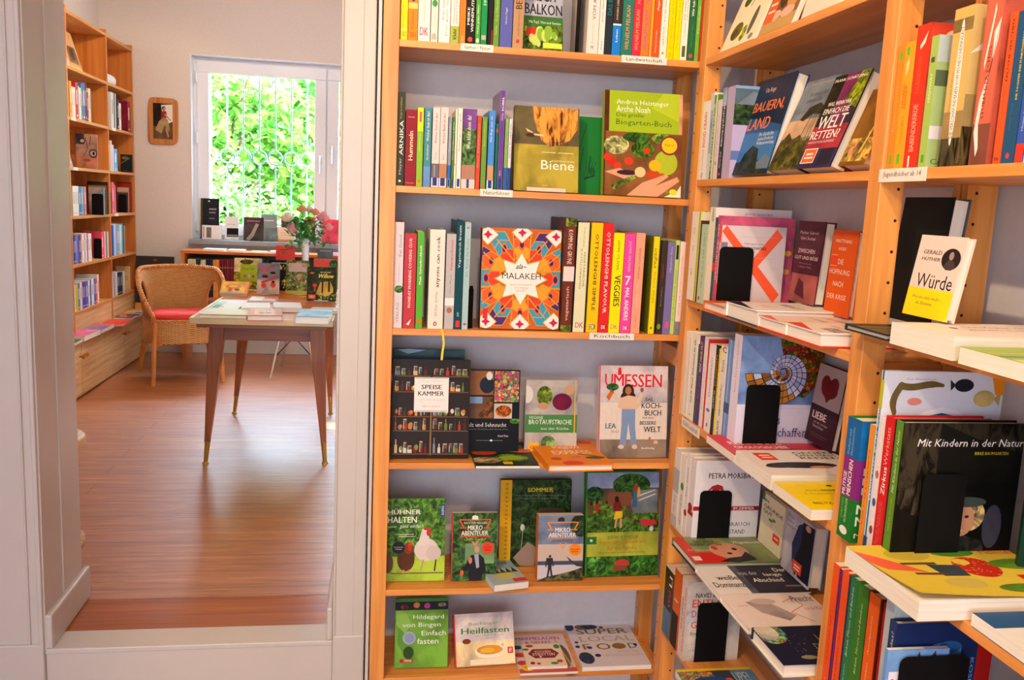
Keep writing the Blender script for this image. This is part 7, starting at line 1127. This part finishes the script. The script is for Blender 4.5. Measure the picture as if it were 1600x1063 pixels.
for i in range(150):
    a = rr.uniform(0, 6.28); q = rr.uniform(.01, .115); c = Vector((q*math.cos(a), q*.7*math.sin(a), rr.uniform(-.01, .125)-q*.3)); R = (Z(rr.uniform(0, 360)) @ X(rr.uniform(-60, 50))).to_3x3()
    lv.add(leaf_verts(c, rr.uniform(.032, .055), .026, R), [(0, 1, 2, 3), (0, 3, 4, 5)])
lv.build('foliage', FL)
# folding stand behind the table
ALU = plain('pale_metal_tube', '#cfc4b4', .35, .5); FS = thing('folding_stand', 'folding stand with splayed pale metal legs behind the table', 'stand', TR(0, 0, 0))
for a, b in (((-.694, 5.99, ZF+.004), (-.60, 6.2, .86)), ((-.664, 6.43, ZF+.004), (-.56, 6.2, .86)), ((-.399, 6.01, ZF+.004), (-.50, 6.2, .86)), ((-.36, 6.43, ZF+.004), (-.52, 6.2, .86))): MB([ALU]).tube([a, b], .009, 8).build('leg', FS)
MB([BLACKM]).tube([(-.66, 6.07, .50), (-.56, 6.25, .60), (-.42, 6.07, .49)], .004, 6).build('brace', FS); MB([ALU]).box(-.63, 6.18, .855, -.47, 6.22, .88).build('top_rail', FS)
# table edge at the left jamb of the near room
rt = thing('stool', 'small round wooden stool just showing beyond the left door jamb', 'stool', TR(-1.06, 3.05, ZF))
p = az(130, 684, ZF+.39); rt.location = (p.x-.17, p.y, ZF)
MB([FIRY]).lathe([(0, .355), (.16, .355), (.17, .362), (.17, .384), (.165, .39), (0, .39)], (0, 0, 0), 40).build('seat', rt)
MB([FIRZ]).tube([(0, 0, .03), (0, 0, .355)], .03, 14).build('column', rt); MB([FIRZ]).lathe([(0, 0), (.16, 0), (.16, .02), (.03, .04), (0, .04)], (0, 0, 0), 30).build('foot', rt)

# ================================================================== wicker armchair
def wickermat():
    m, n, l, b = newmat('wicker'); a = n.new('ShaderNodeUVMap'); a.uv_map = 'weave'
    sep = n.new('ShaderNodeSeparateXYZ'); l.new(a.outputs[0], sep.inputs[0])
    def mth(op, x, y=None, z=None):
        q = n.new('ShaderNodeMath'); q.operation = op
        for i, v in enumerate((x, y, z)):
            if v is None: continue
            if isinstance(v, (int, float)): q.inputs[i].default_value = v
            else: l.new(v, q.inputs[i])
        return q.outputs[0]
    U = sep.outputs[0]; Vv = sep.outputs[1]
    su = mth('SINE', mth('MULTIPLY', U, math.pi)); row = mth('FLOOR', Vv); par = mth('SUBTRACT', mth('MULTIPLY', mth('MODULO', row, 2.0), 2.0), 1.0)
    over = mth('MULTIPLY', su, par); prof = mth('SINE', mth('MULTIPLY', mth('FRACT', Vv), math.pi))
    h = mth('MULTIPLY', mth('ADD', mth('MULTIPLY', over, .5), .6), prof)
    nz = noise(n, l, 40, 4)
    h2 = mth('ADD', h, mth('MULTIPLY', nz.outputs[0], .35))
    l.new(ramp(n, l, h2, [(.12, lin('#8a4c1c')), (.5, lin('#d8984c')), (.95, lin('#f4c888'))]).outputs[0], b.inputs['Base Color']); b.inputs['Roughness'].default_value = .38
    bump(n, l, h, b, .9, .006); return m
WICK = wickermat(); CANE = wood('rattan_cane', '#b8702c', '#d8964c', 'z', .35, knots=False)
def uvsurf(name, parent, fn, nu, nv, su, sv, mat, hole=None, thick=.014):
    vs = []; fs = []; uv = []
    for i in range(nu+1):
        for j in range(nv+1): vs.append(fn(i/nu, j/nv)); 
    for i in range(nu):
        for j in range(nv):
            if hole and hole((i+.5)/nu, (j+.5)/nv): continue
            fs.append((i*(nv+1)+j, (i+1)*(nv+1)+j, (i+1)*(nv+1)+j+1, i*(nv+1)+j+1)); uv += [(i/nu*su, j/nv*sv), ((i+1)/nu*su, j/nv*sv), ((i+1)/nu*su, (j+1)/nv*sv), (i/nu*su, (j+1)/nv*sv)]
    me = bpy.data.meshes.new(name); me.from_pydata([tuple(v) for v in vs], [], fs); me.materials.append(mat); l = me.uv_layers.new(name='weave')
    l.data.foreach_set('uv', [x for p in uv for x in p]); me.polygons.foreach_set('use_smooth', [True]*len(fs))
    o = bpy.data.objects.new(name, me); COL.objects.link(o); o.parent = parent
    s = o.modifiers.new('thickness', 'SOLIDIFY'); s.thickness = thick; s.offset = 0
    return o
ch = thing('wicker_armchair', 'honey-coloured wicker armchair with a red cushion between cabinet and table', 'armchair', TR(-1.262, 6.0, ZF) @ Z(21))
# chair faces local -y; seat height .42
def shellpt(u, v):
    a = math.radians(-128+256*u)               # 0 = back centre (+y)
    k = abs(a)/math.radians(128); top = .722-.01*k-.27*max(0, (k-.45)/.55)**1.7; z0 = .40
    z = z0+(top-z0)*v; fl = 1+(.21*v)*(1-.35*k*k); rx, ry = .225*fl, .220*fl
    x = rx*math.sin(a); y = ry*math.cos(a)
    if k > .62: y -= .0; x *= 1+.06*(k-.62)
    return Vector((x, y-.01, z))
def hole(u, v):
    k = abs(-1+2*u); return ((k-.53)/.135)**2+((v-.33)/.45)**2 < 1
uvsurf('woven_shell', ch, shellpt, 140, 44, 96, 60, WICK, hole)
rim = [shellpt(i/60, 1.0) for i in range(61)]; rim = [shellpt(0, .0)]+[shellpt(0, .35)]+[shellpt(0, .7)]+rim+[shellpt(1, .7)]+[shellpt(1, .35)]+[shellpt(1, 0)]
def braid(pts, r, name):
    b = MB([CANE])
    for ph in (0, 2.1, 4.2):
        q = []; N = 260; L = [0]
        for i in range(1, len(pts)): L.append(L[-1]+(pts[i]-pts[i-1]).length)
        for s in range(N+1):
            d = L[-1]*s/N; i = max(j for j in range(len(L)) if L[j] <= d+1e-9); i = min(i, len(pts)-2); f_ = (d-L[i])/max(1e-6, L[i+1]-L[i]); p = pts[i].lerp(pts[i+1], f_)
            t = (pts[i+1]-pts[i]).normalized(); n1 = t.cross(Vector((0, 0, 1)) if abs(t.z) < .8 else Vector((0, 1, 0))).normalized(); n2 = t.cross(n1); w_ = d/.035*2*math.pi/1.6+ph
            q.append(p+n1*(r*math.cos(w_))+n2*(r*math.sin(w_)))
        b.tube(q, r*.75, 6)
    return b.build(name, ch)
braid(rim, .0095, 'braided_rim')
for s in (-1, 1):     # armhole bindings
    pts = [shellpt(.5+s*.5*(.53+.135*math.cos(t)), max(0, .33+.45*math.sin(t))) for t in [i*2*math.pi/30 for i in range(31)]]
    MB([CANE]).tube(pts, .008, 8).build('armhole_binding', ch)
def skirt(u, v):
    a = 2*math.pi*u; n_ = 3.2; c, s = math.cos(a), math.sin(a)
    return Vector((.232*math.copysign(abs(c)**(2/n_), c), -.012+.222*math.copysign(abs(s)**(2/n_), s), .262+.148*v))
uvsurf('woven_skirt', ch, skirt, 96, 16, 84, 24, WICK)
braid([skirt(i/60, 1.0) for i in range(61)], .006, 'seat_rim')
uvsurf('woven_seat', ch, lambda u, v: Vector(((u-.5)*.42, -.01+(v-.5)*.40, .395)), 8, 8, 40, 40, WICK)
cu = MB([plain('red_cushion_cloth', '#d0352a', .85, bmp=.3)]); N = 24; vs = []
for lay, (k, z) in enumerate(((.96, .404), (1.0, .415), (1.0, .432), (.94, .446), (.6, .455), (.0, .457))):
    for i in range(N):
        a = 2*math.pi*i/N; c, s = math.cos(a), math.sin(a); vs.append((.205*k*math.copysign(abs(c)**.62, c), -.02+.195*k*math.copysign(abs(s)**.62, s), z))
cu.add(vs, [(l_*N+i, l_*N+(i+1) % N, (l_+1)*N+(i+1) % N, (l_+1)*N+i) for l_ in range(5) for i in range(N)]+[tuple(range(N))[::-1]], 0, (1, 1, 1, 1), True)
cus = cu.build('seat_cushion'); cus.matrix_world = ch.matrix_world @ TR(0, 0, .001); tag(cus, 'flat red seat cushion lying on the wicker armchair', 'cushion')
for sx, sy, ex, ey in ((-1, -1, .215, -.235), (1, -1, .215, -.235), (-1, 1, .235, .275), (1, 1, .235, .275)):
    MB([CANE]).tube([(sx*.19, (-.20 if sy < 0 else .18), .40), (sx*(.2), (-.21 if sy < 0 else .20), .27), (sx*ex, ey, 0.001)], [.017, .017, .014], 12).tube([(sx*.2, (-.21 if sy < 0 else .20), .27), (sx*.202, (-.213 if sy < 0 else .21), .235)], .020, 12).build('leg', ch)
MB([CANE]).tube([(-.2, -.21, .25), (-.1, -.215, .272), (.1, -.215, .272), (.2, -.21, .25)], .008, 8).tube([(-.2, -.2, .25), (-.19, 0, .272), (-.2, .2, .25)], .008, 8).tube([(.2, -.2, .25), (.19, 0, .272), (.2, .2, .25)], .008, 8).build('stretcher', ch)
